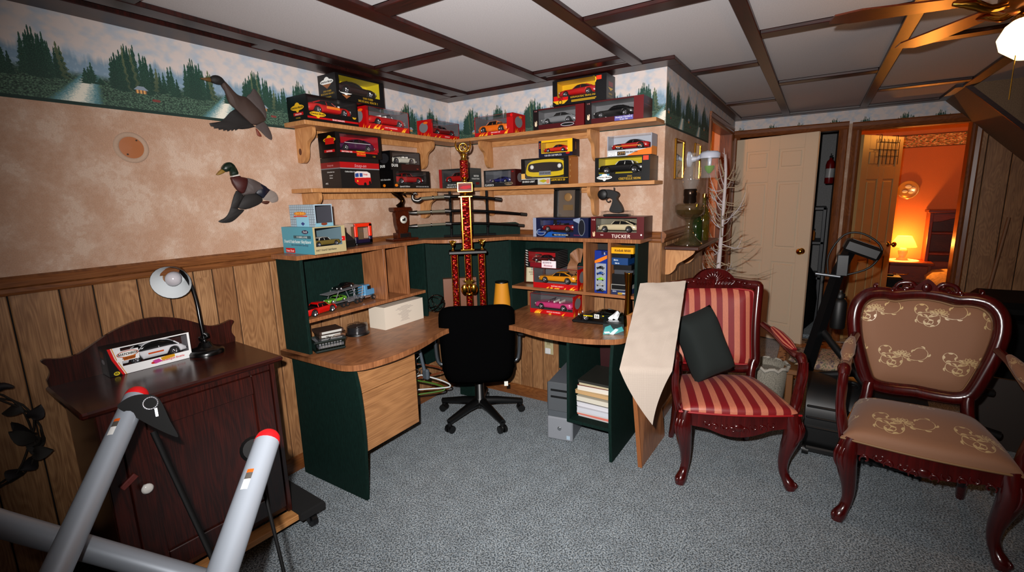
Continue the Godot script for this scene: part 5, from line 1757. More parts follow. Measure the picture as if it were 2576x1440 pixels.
func model_cars():
	open_sheet()
	M.film = mat(Color(0.5, 0.5, 0.52, 0.015), 0.04)
	M.film.transparency = BaseMaterial3D.TRANSPARENCY_ALPHA
	M.car_glass = mat(Color(0.02, 0.022, 0.026), 0.08)
	M.chrome = mat(Color(0.75, 0.75, 0.77), 0.15, 1.0)
	M.tyre = mat(Color(0.015, 0.015, 0.016), 0.8)
	M.lens = mat(Color(0.80, 0.80, 0.78), 0.1)
	var K = Color(0.015, 0.015, 0.018)
	var GOLD = Color(0.85, 0.66, 0.10)
	var WH = Color(0.92, 0.92, 0.90)
	var RED = Color(0.68, 0.03, 0.05)
	var MAR = Color(0.26, 0.015, 0.04)
	var muscle = func(r: Rect2i, x: float, y: float, s: float, c: Color):    # winged badge
		blob(r, x, y, 40 * s, 10 * s, c)
		blob(r, x, y - 3 * s, 17 * s, 15 * s, c)
		blob(r, x, y + 8 * s, 9 * s, 9 * s, c)
		write(r, "American Muscle", -x, y + 4 * s, int(10 * s), K, 0, 0.85)
	# --- upper shelf, long wall
	var first = boxed("black window box with chequered backing and gold badge on the upper shelf", "A", 0.172, 1.927, 1.335, 0.322, 0.128, 0.165, {"edge": K, "inner": Color(0.10, 0.09, 0.09), "win": [0.03, 0.36, 0.97, 0.97],
		"front": func(r: Rect2i):
			band(r, 0, 0.83, 1, 0.9, RED); write(r, "RAMCHARGERS", 150, 115, 11, WH); muscle.call(r, 62, 92, 1.2, GOLD); blob(r, 296, 82, 13, 10, GOLD); write(r, "1:18", -296, 86, 9, K),
		"side": func(r: Rect2i):
			muscle.call(r, 85, 60, 1.4, GOLD); band(r, 0.3, 0.66, 0.8, 0.77, RED); write(r, "DRAGSTER", -90, 97, 11, WH); write(r, "1:18 SCALE", -85, 114, 8, GOLD),
		"car": ["red dragster model car with white roof behind a chequered card", "muscle", Color(0.70, 0.05, 0.03), 0.86, {"right": true, "sit": 0.9, "bands": [[-0.2, 0.1, 0.13, 0.05, Color(0.9, 0.45, 0.05)]]}]})
	var cr = cell(100, 52)
	for j in 4:
		for i in 8: band(cr, i / 8.0, j / 4.0, (i + 1) / 8.0, (j + 1) / 4.0, WH if (i + j) % 2 else K)
	var b = nb()
	b.r = uvr(cr)
	b.box(v3(0.235, 0.088, -0.11), v3(0.11, 0.056, 0.002))
	part("chequered_card", b, M.print_matt, first)
	boxed("black window box with yellow lining stacked topmost on the upper shelf", "A", 0.172, 2.0565, 1.143, 0.338, 0.138, 0.15, {"edge": K, "inner": Color(0.80, 0.72, 0.04), "win": [0.06, 0.30, 0.90, 0.93],
		"front": func(r: Rect2i):
			muscle.call(r, 62, 92, 1.1, WH); wedge(r, [0.10, 0.78, 0.28, 0.78, 0.19, 0.92], Color(0.55, 0.33, 0.18)); write(r, "1969 FORD", -215, 113, 14, GOLD, 1); write(r, "MUSTANG MACH 1", -215, 130, 15, GOLD, 1),
		"side": func(r: Rect2i):
			muscle.call(r, 74, 40, 1.4, WH); wedge(r, [0.25, 0.38, 0.75, 0.38, 0.5, 0.55], Color(0.55, 0.33, 0.18)); write(r, "1969 FORD", -74, 92, 13, GOLD, 1); write(r, "MUSTANG MACH 1", -74, 106, 12, GOLD, 1); write(r, "DIE CAST METAL", -74, 122, 8, GOLD),
		"car": ["maroon fastback model car in the yellow lined box", "muscle", Color(0.10, 0.008, 0.012), 0.84, {"right": true, "sit": 0.95}]})
	var flame = func(text: String, tab: bool, sd: int) -> Dictionary:
		return {"edge": RED, "inner": Color(0.35, 0.34, 0.35),
			"front": func(r: Rect2i):
				band(r, 0, 0, 1, 0.2, Color(0.50, 0.02, 0.03)); flames(r, 0.72, 1.0, sd); blob(r, r.size.x * 0.55, r.size.y * 0.88, r.size.x * 0.22, 9, Color(0.75, 0.03, 0.05)); write(r, text, -r.size.x * 0.55, r.size.y * 0.91, 10, WH)
				if tab: blob(r, r.size.x - 14, 14, 10, 10, Color(0.85, 0.06, 0.07)),
			"side": func(r: Rect2i):
				flames(r, 0.6, 1.0, sd + 1); blob(r, r.size.x * 0.45, r.size.y * 0.42, r.size.x * 0.3, r.size.y * 0.28, Color(0.45, 0.44, 0.45)); blob(r, r.size.x * 0.6, 20, 20, 8, Color(0.9, 0.4, 0.1))}
	var sp = flame.call("CHEVY THUNDERBIRD", true, 11)
	sp.merge({"win": [0.05, 0.24, 0.985, 0.985], "open_top": true, "car": ["red convertible model car with white walls in a flame box", "open", Color(0.66, 0.012, 0.03), 0.84, {"right": true, "seat": Color(0.85, 0.8, 0.78)}]})
	boxed("wide red flame printed window box beneath the topmost black box", "A", 0.172, 1.927, 0.952, 0.343, 0.124, 0.12, sp)
	sp = flame.call("CHEVROLET", false, 21)
	sp.merge({"win": [0.05, 0.24, 0.985, 0.985], "open_top": true, "car": ["dark red saloon model car in the flame box at the shelf corner", "fifties", Color(0.40, 0.01, 0.02), 0.84, {"right": true}]})
	boxed("red flame printed window box at the shelf corner", "A", 0.152, 1.927, 0.376, 0.30, 0.118, 0.13, sp)
	# --- upper shelf, back wall
	sp = flame.call("RAM QUAD CAB", true, 31)
	sp.merge({"win": [0.02, 0.18, 0.84, 0.985], "open_top": true, "car": ["orange quad cab pickup model in a red flame box", "pickup", Color(0.90, 0.42, 0.03), 0.78, {"wheel": 0.085, "wide": 1.05, "sit": 0.6}]})
	boxed("red flame printed window box holding the orange pickup", "B", 0.172, 1.927, 0.366, 0.316, 0.128, 0.155, sp)
	for e in [[0.833, 0.352, 0.124, 0.15, Color(0.45, 0.46, 0.47), "silver sports model car in a maroon window box", "maroon window box with the silver sports car on the upper back shelf", "saloon", 0], [1.193, 0.352, 0.126, 0.165, Color(0.012, 0.011, 0.013), "black coupe model car in a maroon window box", "maroon window box with the black coupe at the end of the upper shelf", "muscle", 1]]:
		boxed(e[6], "B", 0.172, 1.927, e[0], e[1], e[2], e[3], {"edge": MAR, "inner": Color(0.42, 0.42, 0.43), "win": [0.11, 0.22, 0.84, 0.93],
			"front": func(r: Rect2i):
				band(r, 0, 0, 0.11, 1, Color(0.06, 0.012, 0.02)); band(r, 0.84, 0, 1, 1, Color(0.38, 0.02, 0.05))
				for q in [[20, 92, 9, 12], [25, 78, 4, 9], [15, 80, 3, 8]]: blob(r, q[0], q[1], q[2], q[3], Color(0.86, 0.78, 0.66))
				write(r, "1:18", -20, 16, 10, Color(0.8, 0.5, 0.5))
				if e[8] == 0:
					blob(r, 240, 108, 46, 11, Color(0.6, 0.6, 0.62)); blob(r, 240, 108, 40, 7, Color(0.02, 0.02, 0.025))
				else:
					band(r, 0.52, 0.79, 0.83, 0.98, Color(0.36, 0.34, 0.62)); write(r, "Pontiac Firebird", -238, 111, 12, WH, 1); write(r, "Trans Am", -238, 122, 10, WH, 1),
			"side": func(r: Rect2i): write(r, "1:18", -80, 30, 12, Color(0.6, 0.3, 0.3)); band(r, 0.1, 0.35, 0.9, 0.37, Color(0.45, 0.15, 0.18)),
			"car": [e[5], e[7], e[4], 0.70, {"sit": 0.95}]})
	boxed("black window box with yellow lining and a red price tag stacked topmost", "B", 0.172, 2.0545, 0.975, 0.35, 0.146, 0.135, {"edge": Color(0.03, 0.03, 0.045), "inner": Color(0.85, 0.66, 0.04), "win": [0.09, 0.32, 0.80, 0.95],
		"front": func(r: Rect2i):
			band(r, 0.02, 0.62, 0.30, 0.80, Color(0.78, 0.04, 0.05)); write(r, "ERTL", -55, 112, 16, Color(0.1, 0.02, 0.02)); wedge(r, [0.0, 0.80, 0.30, 0.80, 0.22, 0.94, 0.08, 0.94], GOLD); blob(r, 52, 126, 13, 13, K); blob(r, 52, 126, 9, 9, GOLD)
			write(r, "1970 PONTIAC TRANS AM", -200, 112, 15, GOLD, 0, 0.9); band(r, 0.36, 0.84, 0.82, 0.86, GOLD); band(r, 0.36, 0.89, 0.8, 0.905, GOLD)
			band(r, 0.82, 0.06, 0.91, 0.20, Color(0.95, 0.22, 0.10)); blob(r, 270, 26, 17, 20, Color(0.93, 0.80, 0.08)); write(r, "NEW", -270, 30, 12, Color(0.75, 0.05, 0.05)),
		"side": func(r: Rect2i): band(r, 0.25, 0.28, 0.75, 0.45, Color(0.45, 0.05, 0.08)); wedge(r, [0.2, 0.5, 0.8, 0.5, 0.5, 0.62], GOLD); write(r, "PONTIAC", -66, 112, 13, GOLD); band(r, 0.15, 0.82, 0.85, 0.9, Color(0.3, 0.25, 0.1)),
		"car": ["red coupe model car in the yellow lined box topmost on the back shelf", "muscle", Color(0.68, 0.02, 0.03), 0.72, {"sit": 0.98}]})
	# --- lower shelf, long wall
	boxed("large grey and red card box with a printed van picture", "A", 0.172, 1.585, 1.164, 0.28, 0.168, 0.168, {"edge": Color(0.055, 0.055, 0.062),
		"front": func(r: Rect2i):
			band(r, 0, 0.16, 1, 0.34, Color(0.62, 0.03, 0.05)); band(r, 0, 0.34, 1, 0.37, Color(0.5, 0.5, 0.52)); write(r, "Snap-on", -140, 52, 22, Color(0.75, 0.55, 0.58), 0, 1.0, 0.2); write(r, "Collectible Van", 30, 82, 11, WH)
			wedge(r, [0.34, 0.50, 0.40, 0.44, 0.66, 0.44, 0.74, 0.50, 0.745, 0.68, 0.34, 0.68], Color(0.85, 0.80, 0.78)); wedge(r, [0.33, 0.66, 0.75, 0.64, 0.75, 0.84, 0.66, 0.90, 0.42, 0.90, 0.33, 0.80], Color(0.70, 0.04, 0.05))
			wedge(r, [0.35, 0.52, 0.44, 0.50, 0.44, 0.63, 0.35, 0.64], Color(0.12, 0.25, 0.50)); wedge(r, [0.46, 0.50, 0.54, 0.50, 0.54, 0.62, 0.46, 0.63], Color(0.12, 0.25, 0.50)); write(r, "Snap", -172, 95, 13, RED)
			blob(r, 165, 148, 10, 13, K); blob(r, 200, 138, 8, 11, K); blob(r, 112, 128, 5, 6, GOLD),
		"side": func(r: Rect2i):
			band(r, 0, 0.16, 1, 0.34, Color(0.45, 0.03, 0.05)); band(r, 0, 0.34, 1, 0.37, Color(0.4, 0.4, 0.42)); write(r, "Snap-on", -84, 48, 14, Color(0.7, 0.5, 0.5)); write(r, "Collectible Van", -84, 82, 9, WH); write(r, "Limited", -84, 100, 8, WH); write(r, "Edition", -84, 114, 8, WH); write(r, "#15", 30, 145, 13, WH)})
	boxed("black window box with magenta lining on top of the grey card box", "A", 0.172, 1.754, 1.178, 0.322, 0.132, 0.15, {"edge": K, "inner": Color(0.62, 0.03, 0.10), "win": [0.08, 0.28, 0.93, 0.94],
		"front": func(r: Rect2i):
			band(r, 0.08, 0.73, 0.9, 0.80, RED); write(r, "DAYTONA 500", 34, 106, 11, WH); muscle.call(r, 165, 92, 0.9, GOLD); band(r, 0.42, 0.76, 0.62, 0.93, Color(0.75, 0.12, 0.05)); write(r, "THE TRUCKS", -168, 114, 11, GOLD); write(r, "1:18", 250, 124, 11, GOLD),
		"side": func(r: Rect2i): muscle.call(r, 96, 40, 1.3, GOLD); band(r, 0.4, 0.24, 0.9, 0.48, Color(0.7, 0.08, 0.05)); band(r, 0.3, 0.70, 0.9, 0.80, RED); write(r, "DAYTONA", -90, 104, 11, WH),
		"car": ["purple coupe model car against magenta and orange card", "muscle", Color(0.22, 0.02, 0.20), 0.82, {"sit": 0.95, "bands": [[-0.35, 0.35, 0.165, 0.012, Color(0.85, 0.85, 0.85)]]}]})
	boxed("black window box with the white convertible stacked on another black box", "A", 0.172, 1.6965, 0.79, 0.262, 0.115, 0.115, {"edge": K, "inner": Color(0.20, 0.19, 0.19), "win": [0.06, 0.34, 0.98, 0.96],
		"front": func(r: Rect2i): write(r, "DUB", 6, 96, 24, WH, 0, 1.15); band(r, 0.35, 0.68, 0.98, 1.0, Color(0.16, 0.03, 0.03)); write(r, "1:24", 225, 108, 9, Color(0.8, 0.3, 0.2)),
		"side": func(r: Rect2i): write(r, "DUB", 20, 100, 22, WH); blob(r, 60, 45, 40, 30, Color(0.12, 0.12, 0.13)),
		"car": ["white convertible model car in the black window box", "open", Color(0.72, 0.71, 0.66), 0.86, {"wheel": 0.08, "sit": 0.9}]})
	boxed("long black window box with gold lettering and a red coupe, lowest of its stack", "A", 0.172, 1.585, 0.775, 0.332, 0.1105, 0.14, {"edge": K, "inner": Color(0.12, 0.08, 0.07), "win": [0.07, 0.24, 0.90, 0.95],
		"front": func(r: Rect2i): blob(r, 22, 92, 14, 9, Color(0.80, 0.42, 0.05)); write(r, "Special Edition", 50, 104, 13, WH, 1, 0.9, 0.25); write(r, "1955 Chevrolet Bel Air", 195, 104, 11, WH, 1),
		"side": func(r: Rect2i): blob(r, 55, 92, 12, 9, Color(0.80, 0.42, 0.05)); write(r, "1955 Chevrolet", -70, 62, 12, WH, 1),
		"car": ["red coupe model car behind gold lettering on the lower shelf", "fifties", Color(0.55, 0.015, 0.02), 0.78, {"right": true, "sit": 0.9}]})
	# --- lower shelf, back wall
	boxed("grey die cast box with the red pickup behind the tall trophy", "B", 0.172, 1.585, 0.02, 0.285, 0.138, 0.14, {"edge": Color(0.16, 0.17, 0.17), "inner": Color(0.22, 0.22, 0.23), "win": [0.10, 0.30, 0.97, 0.95],
		"front": func(r: Rect2i): band(r, 0, 0, 0.10, 1, Color(0.55, 0.02, 0.05)); write(r, "DIE-CAST COLLECTION", 78, 118, 13, WH, 0, 0.95); write(r, "VOITURE DE COLLECTION", 68, 134, 13, WH, 0, 0.95),
		"side": func(r: Rect2i):
			for k in 18: band(r, 0, k / 18.0, 1, (k + 0.5) / 18.0, Color(0.25, 0.27, 0.27))
			write(r, "MOTOR", -80, 62, 17, WH); write(r, "COLLECTION", -72, 80, 15, WH); band(r, 0.5, 0.72, 0.8, 0.84, Color(0.4, 0.1, 0.1)),
		"car": ["red pickup model in the grey die cast box", "pickup", Color(0.60, 0.02, 0.025), 0.78, {"wheel": 0.08, "sit": 0.9}]})
	boxed("small grey window box with the blue car beside the yellow lamp box", "B", 0.172, 1.585, 0.429, 0.26, 0.11, 0.12, {"edge": Color(0.07, 0.07, 0.075), "inner": Color(0.28, 0.29, 0.31), "win": [0.06, 0.22, 0.86, 0.95],
		"front": func(r: Rect2i): write(r, "CLASSICS", 8, 106, 17, WH); band(r, 0.86, 0, 1, 1, Color(0.20, 0.05, 0.04)); blob(r, 205, 92, 34, 12, Color(0.48, 0.42, 0.33)); write(r, "BIG TIME", -205, 97, 13, K); write(r, "100", 228, 20, 11, RED),
		"side": func(r: Rect2i): band(r, 0, 0, 1, 1, Color(0.20, 0.05, 0.05)); blob(r, 60, 55, 36, 30, Color(0.4, 0.38, 0.38)),
		"car": ["blue sports model car in the small grey window box", "sports", Color(0.03, 0.06, 0.32), 0.66, {"sit": 0.9}]})
	boxed("large black and yellow lamp box with an orange side", "B", 0.172, 1.585, 0.736, 0.346, 0.168, 0.14, {"edge": K, "inner": Color(0.30, 0.30, 0.28), "win": [0.08, 0.26, 0.90, 0.96],
		"front": func(r: Rect2i):
			band(r, 0.90, 0, 1, 1, K); write(r, "3D DECO LIGHT", 6, 152, 16, WH, 0, 0.82); write(r, "LAMPE DECO 3D", 220, 148, 16, GOLD, 0, 0.82); band(r, 0.36, 0.76, 0.62, 0.99, Color(0.70, 0.70, 0.66)); wedge(r, [0.38, 0.86, 0.48, 0.80, 0.58, 0.86, 0.48, 0.93], Color(0.65, 0.6, 0.1)); blob(r, 198, 148, 12, 14, Color(0.75, 0.50, 0.38))
			band(r, 0.0, 0.56, 0.10, 0.76, Color(0.85, 0.66, 0.35)); band(r, 0, 0.77, 0.36, 0.78, WH); band(r, 0.62, 0.77, 0.98, 0.78, GOLD),
		"side": func(r: Rect2i):
			band(r, 0, 0, 1, 1, Color(0.62, 0.36, 0.09))
			for k in 4: blob(r, 22, 20 + k * 34, 7, 7, Color(0.75, 0.55, 0.3))})
	var dl = thing("novelty_wall_lamp", "yellow car front novelty lamp in the large lamp box", "lamp", v3(0.736, 1.585, 0.172))
	b = nb()
	b.prism(curve2([0.035, 0.06, 0.03, 0.11, 0.05, 0.142, 0.11, 0.157, 0.24, 0.157, 0.30, 0.142, 0.312, 0.11, 0.308, 0.06, 0.17, 0.05], 3, true), -0.06, -0.02, true)
	part("shell", b, paint_mat(Color(0.80, 0.68, 0.05)), dl)
	b = nb()
	b.prism(curve2([0.055, 0.085, 0.05, 0.125, 0.075, 0.135, 0.17, 0.14, 0.265, 0.135, 0.292, 0.125, 0.288, 0.085, 0.17, 0.08], 3, true), -0.022, -0.012)
	part("grille", b, mat(Color(0.07, 0.055, 0.05), 0.4), dl)
	for x in [0.075, 0.275]:
		b = nb()
		b.smooth().ball(v3(x, 0.113, -0.012), v3(0.014, 0.014, 0.009), 12, 8)
		part("headlamp", b, M.lens, dl)
	var nr = cell(110, 36)
	band(nr, 0, 0, 1, 1, Color(0.42, 0.45, 0.48))
	write(nr, "YOUR NAME", -55, 25, 18, Color(0.12, 0.12, 0.16))
	b = nb()
	b.r = uvr(nr)
	b.box(v3(0.172, 0.072, -0.010), v3(0.085, 0.026, 0.003))
	part("number_plate", b, M.print, dl)
	boxed("small yellow and blue window box standing on the lamp box", "B", 0.172, 1.7545, 0.87, 0.238, 0.102, 0.10, {"edge": Color(0.88, 0.68, 0.04), "inner": Color(0.80, 0.62, 0.10), "win": [0.10, 0.26, 0.86, 0.88],
		"front": func(r: Rect2i):
			band(r, 0, 0, 0.08, 1, Color(0.03, 0.05, 0.16)); band(r, 0, 0.78, 1, 1, Color(0.03, 0.05, 0.16)); write(r, "1:24 DIE-CAST REPLICA", 42, 97, 15, WH, 0, 0.75); blob(r, 205, 84, 14, 6, RED)
			for k in 3: blob(r, 9, 18 + k * 12, 5, 4, Color(0.8, 0.3, 0.1)),
		"side": func(r: Rect2i):
			band(r, 0, 0, 1, 1, Color(0.03, 0.035, 0.10))
			for k in 5: blob(r, 48, 22 + k * 9, 7, 5, Color(0.45, 0.28, 0.12)),
		"car": ["orange red coupe model car in the small yellow box", "muscle", Color(0.75, 0.09, 0.02), 0.74, {"sit": 0.95}]})
	boxed("black and yellow window box with ten year emblem on the lower shelf", "B", 0.172, 1.585, 1.257, 0.332, 0.142, 0.165, {"edge": K, "inner": Color(0.72, 0.64, 0.05), "win": [0.07, 0.32, 0.86, 0.97],
		"front": func(r: Rect2i):
			blob(r, 60, 92, 34, 22, Color(0.25, 0.5, 0.62)); write(r, "10", -58, 110, 36, WH); muscle.call(r, 60, 116, 1.2, WH); write(r, "1965", -215, 118, 13, GOLD, 1); write(r, "CHEVELLE SS396", -215, 134, 18, GOLD, 1, 0.85); band(r, 0.88, 0.04, 0.97, 0.20, Color(0.95, 0.22, 0.10)); blob(r, 250, 16, 28, 12, Color(0.06, 0.06, 0.05)),
		"side": func(r: Rect2i): band(r, 0.02, 0.1, 0.98, 0.55, Color(0.20, 0.13, 0.06)); band(r, 0.05, 0.62, 0.95, 0.9, Color(0.14, 0.09, 0.05)),
		"car": ["black coupe model car with white roof in the ten year box", "fifties", Color(0.01, 0.009, 0.01), 0.86, {"roof": Color(0.8, 0.8, 0.78), "sit": 0.95}]})
	boxed("clear white and orange blister box standing on the ten year box", "B", 0.172, 1.7285, 1.334, 0.262, 0.116, 0.105, {"edge": Color(0.55, 0.57, 0.62), "inner": Color(0.62, 0.64, 0.68), "win": [0.02, 0.30, 0.98, 0.985], "open_top": true,
		"front": func(r: Rect2i):
			band(r, 0, 0.7, 1, 1, Color(0.72, 0.73, 0.75)); wedge(r, [0.45, 1.0, 0.7, 0.78, 1.0, 0.66, 1.0, 1.0], Color(0.88, 0.42, 0.05)); write(r, "DUB", 6, 110, 25, Color(0.9, 0.9, 0.9), 0, 1.1); band(r, 0.24, 0.78, 0.42, 0.96, K); write(r, "CITY", 66, 107, 20, Color(0.75, 0.55, 0.3)); write(r, "BIG BALLERS", 115, 100, 11, K),
		"side": func(r: Rect2i): band(r, 0, 0.6, 1, 1, Color(0.85, 0.5, 0.15)),
		"car": ["red coupe model car with silver roof in the clear blister box", "muscle", Color(0.60, 0.02, 0.03), 0.84, {"roof": Color(0.35, 0.36, 0.4), "wheel": 0.08, "sit": 0.9, "bands": [[-0.4, 0.3, 0.10, 0.03, Color(0.75, 0.4, 0.12)]]}]})
	# --- on top of the hutch
	var TURQ = Color(0.26, 0.55, 0.62)
	boxed("turquoise and cream box with a gold classic car on the hutch", "A", 0.298, 1.2505, 1.462, 0.192, 0.137, 0.265, {"edge": TURQ, "inner": Color(0.42, 0.52, 0.56), "win": [0.06, 0.28, 0.88, 0.96],
		"front": func(r: Rect2i): band(r, 0, 0, 1, 1, Color(0.66, 0.60, 0.45)); write(r, "1957 Ford Fairlane", 8, 122, 13, Color(0.1, 0.1, 0.1), 1); band(r, 0.80, 0.42, 0.98, 0.58, Color(0.75, 0.06, 0.06)); write(r, "Sun", 158, 72, 10, WH),
		"side": func(r: Rect2i):
			blob(r, 200, 24, 27, 10, Color(0.03, 0.07, 0.22)); write(r, "Ford", -200, 29, 14, WH, 1, 1.0, 0.2); band(r, 0.38, 0.32, 0.92, 0.42, Color(0.12, 0.30, 0.34)); write(r, "FAIRLANE", -172, 55, 13, WH, 1, 1.3); write(r, "Ford Fairlane Skyliner", -130, 82, 20, WH, 1, 1.0); write(r, "the retractable hardtop", -145, 96, 12, Color(0.05, 0.2, 0.3), 1, 1.0, 0.2); band(r, 0.08, 0.80, 0.38, 0.97, Color(0.72, 0.04, 0.06)); write(r, "Sun Star", -60, 128, 16, WH, 1),
		"car": ["gold and white classic model car in the turquoise box", "fifties", Color(0.38, 0.32, 0.12), 0.92, {"right": true, "roof": Color(0.75, 0.74, 0.7), "sit": 0.85}]})
	boxed("small pale blue lattice printed box on the turquoise box", "A", 0.285, 1.388, 1.432, 0.105, 0.112, 0.21, {"edge": Color(0.60, 0.68, 0.73), "inner": Color(0.3, 0.3, 0.33), "win": [0.05, 0.16, 0.95, 0.95],
		"front": func(r: Rect2i): band(r, 0, 0.8, 1, 1, Color(0.45, 0.62, 0.68)); blob(r, 50, 98, 18, 8, Color(0.45, 0.2, 0.12)),
		"side": func(r: Rect2i):
			for k in 13: band(r, k / 13.0, 0, (k + 0.15) / 13.0, 1, Color(0.42, 0.48, 0.52))
			for k in 9: band(r, 0, k / 9.0, 1, (k + 0.12) / 9.0, Color(0.42, 0.48, 0.52))
			wedge(r, [0.25, 0.55, 0.75, 0.55, 0.75, 1.0, 0.25, 1.0], Color(0.50, 0.72, 0.80)); blob(r, 88, 45, 52, 10, Color(0.75, 0.42, 0.10)); write(r, "Hot Rods", -88, 50, 17, Color(0.95, 0.75, 0.3), 1, 1.0, 0.2); band(r, 0.16, 0.5, 0.70, 0.55, Color(0.75, 0.2, 0.08)); wedge(r, [0.42, 0.86, 0.5, 0.78, 0.58, 0.86, 0.5, 0.95], Color(0.1, 0.2, 0.45))})
	boxed("blue box with a steering wheel print beside the maroon box on the hutch", "B", 0.205, 1.2505, 0.838, 0.392, 0.122, 0.14, {"edge": Color(0.03, 0.07, 0.20), "inner": Color(0.04, 0.10, 0.32), "win": [0.14, 0.26, 0.74, 0.92],
		"front": func(r: Rect2i):
			band(r, 0, 0, 0.06, 1, Color(0.55, 0.58, 0.66)); wedge(r, [0.2, 1.0, 0.3, 0.72, 0.62, 0.8, 0.6, 1.0], Color(0.05, 0.30, 0.60)); blob(r, 58, 92, 34, 22, Color(0.45, 0.5, 0.6)); blob(r, 58, 92, 28, 17, Color(0.04, 0.16, 0.4)); band(r, 0.06, 0.74, 0.24, 0.77, Color(0.5, 0.55, 0.62)); band(r, 0.36, 0.83, 0.68, 0.94, K); write(r, "1966 FORD MUSTANG", -204, 112, 10, WH); write(r, "Maisto", 292, 112, 13, Color(0.45, 0.12, 0.25))
			blob(r, 345, 60, 24, 52, Color(0.35, 0.38, 0.42)); blob(r, 345, 60, 20, 46, Color(0.05, 0.06, 0.1)); wedge(r, [0.70, 0.1, 0.86, 0.0, 0.84, 0.3], Color(0.5, 0.55, 0.65)),
		"car": ["red roadster model car in the blue steering wheel box", "open", Color(0.45, 0.012, 0.03), 0.60, {"sit": 0.95, "seat": Color(0.05, 0.05, 0.05)}]})
	boxed("maroon window box with a cream saloon on the hutch", "B", 0.205, 1.2505, 1.246, 0.328, 0.128, 0.165, {"edge": MAR, "inner": Color(0.42, 0.40, 0.34), "win": [0.10, 0.28, 0.87, 0.95],
		"front": func(r: Rect2i):
			band(r, 0.0, 0.0, 1.0, 1.0, Color(0.30, 0.02, 0.04)); write(r, "TUCKER", -190, 124, 27, Color(0.85, 0.82, 0.78), 0, 1.15); write(r, "1948", 62, 112, 9, WH); write(r, "1:18", 6, 22, 11, WH); blob(r, 312, 104, 5, 5, WH)
			for q in [[20, 108, 8, 11], [24, 95, 4, 8], [14, 97, 3, 7]]: blob(r, q[0], q[1], q[2], q[3], Color(0.80, 0.70, 0.55)),
		"side": func(r: Rect2i): band(r, 0, 0, 1, 1, Color(0.20, 0.02, 0.03)),
		"car": ["cream saloon model car in the maroon box on the hutch", "saloon", Color(0.74, 0.68, 0.55), 0.76, {"sit": 0.95}]})
	# --- inside the hutch and on the desk
	sp = flame.call("CADILLAC ELDORADO", true, 41)
	sp.merge({"win": [0.015, 0.22, 0.985, 0.985], "open_top": true, "car": ["pink open top model car in the flame box on the desk", "open", Color(0.72, 0.20, 0.42), 0.86, {"seat": Color(0.8, 0.78, 0.75), "sit": 0.8}]})
	boxed("red flame printed window box standing on the desktop", "B", 0.20, 0.7305, 0.80, 0.325, 0.135, 0.15, sp)
	sp = flame.call("MUSTANG MACH 1", true, 51)
	sp.merge({"win": [0.015, 0.26, 0.985, 0.985], "open_top": true, "car": ["yellow fastback model car in the flame box on the hutch shelf", "muscle", Color(0.82, 0.52, 0.03), 0.84, {"sit": 0.9}]})
	boxed("red flame printed window box on the hutch shelf", "B", 0.228, 0.9145, 0.845, 0.325, 0.134, 0.15, sp)
	boxed("small red and black box topmost inside the hutch with a white note", "B", 0.225, 1.049, 0.785, 0.245, 0.112, 0.14, {"edge": Color(0.06, 0.05, 0.05), "inner": Color(0.62, 0.04, 0.06), "win": [0.10, 0.30, 0.92, 0.94],
		"front": func(r: Rect2i):
			for k in 7: wedge(r, [0.0, k / 7.0, 0.06, k / 7.0, 0.10, (k + 0.5) / 7.0, 0.04, (k + 0.5) / 7.0], Color(0.7, 0.7, 0.68))
			band(r, 0.15, 0.72, 0.9, 0.98, Color(0.45, 0.05, 0.10)),
		"side": func(r: Rect2i):
			for k in 10: band(r, 0, k / 10.0, 1, (k + 0.4) / 10.0, Color(0.22, 0.21, 0.21)),
		"car": ["dark red coupe model car in the small box topmost inside the hutch", "fifties", Color(0.25, 0.01, 0.02), 0.66, {"sit": 0.95}]})
	var note = cell(110, 50)
	band(note, 0, 0, 1, 1, Color(0.90, 0.84, 0.86))
	write(note, "KENNY'S", 8, 20, 16, Color(0.25, 0.2, 0.25), 1, 0.9, 0.2)
	write(note, "Mustang", 14, 40, 17, Color(0.55, 0.25, 0.3), 1, 0.9, 0.3)
	var np = thing("paper_note", "small white handwritten note propped against the red and black box", "note", v3(0.965, 1.0495, 0.231), 0.0)
	b = nb()
	b.r = uvr(note)
	b.box(v3(0, 0.024, 0), v3(0.105, 0.046, 0.0012))
	part("card", b, M.print_matt, np)
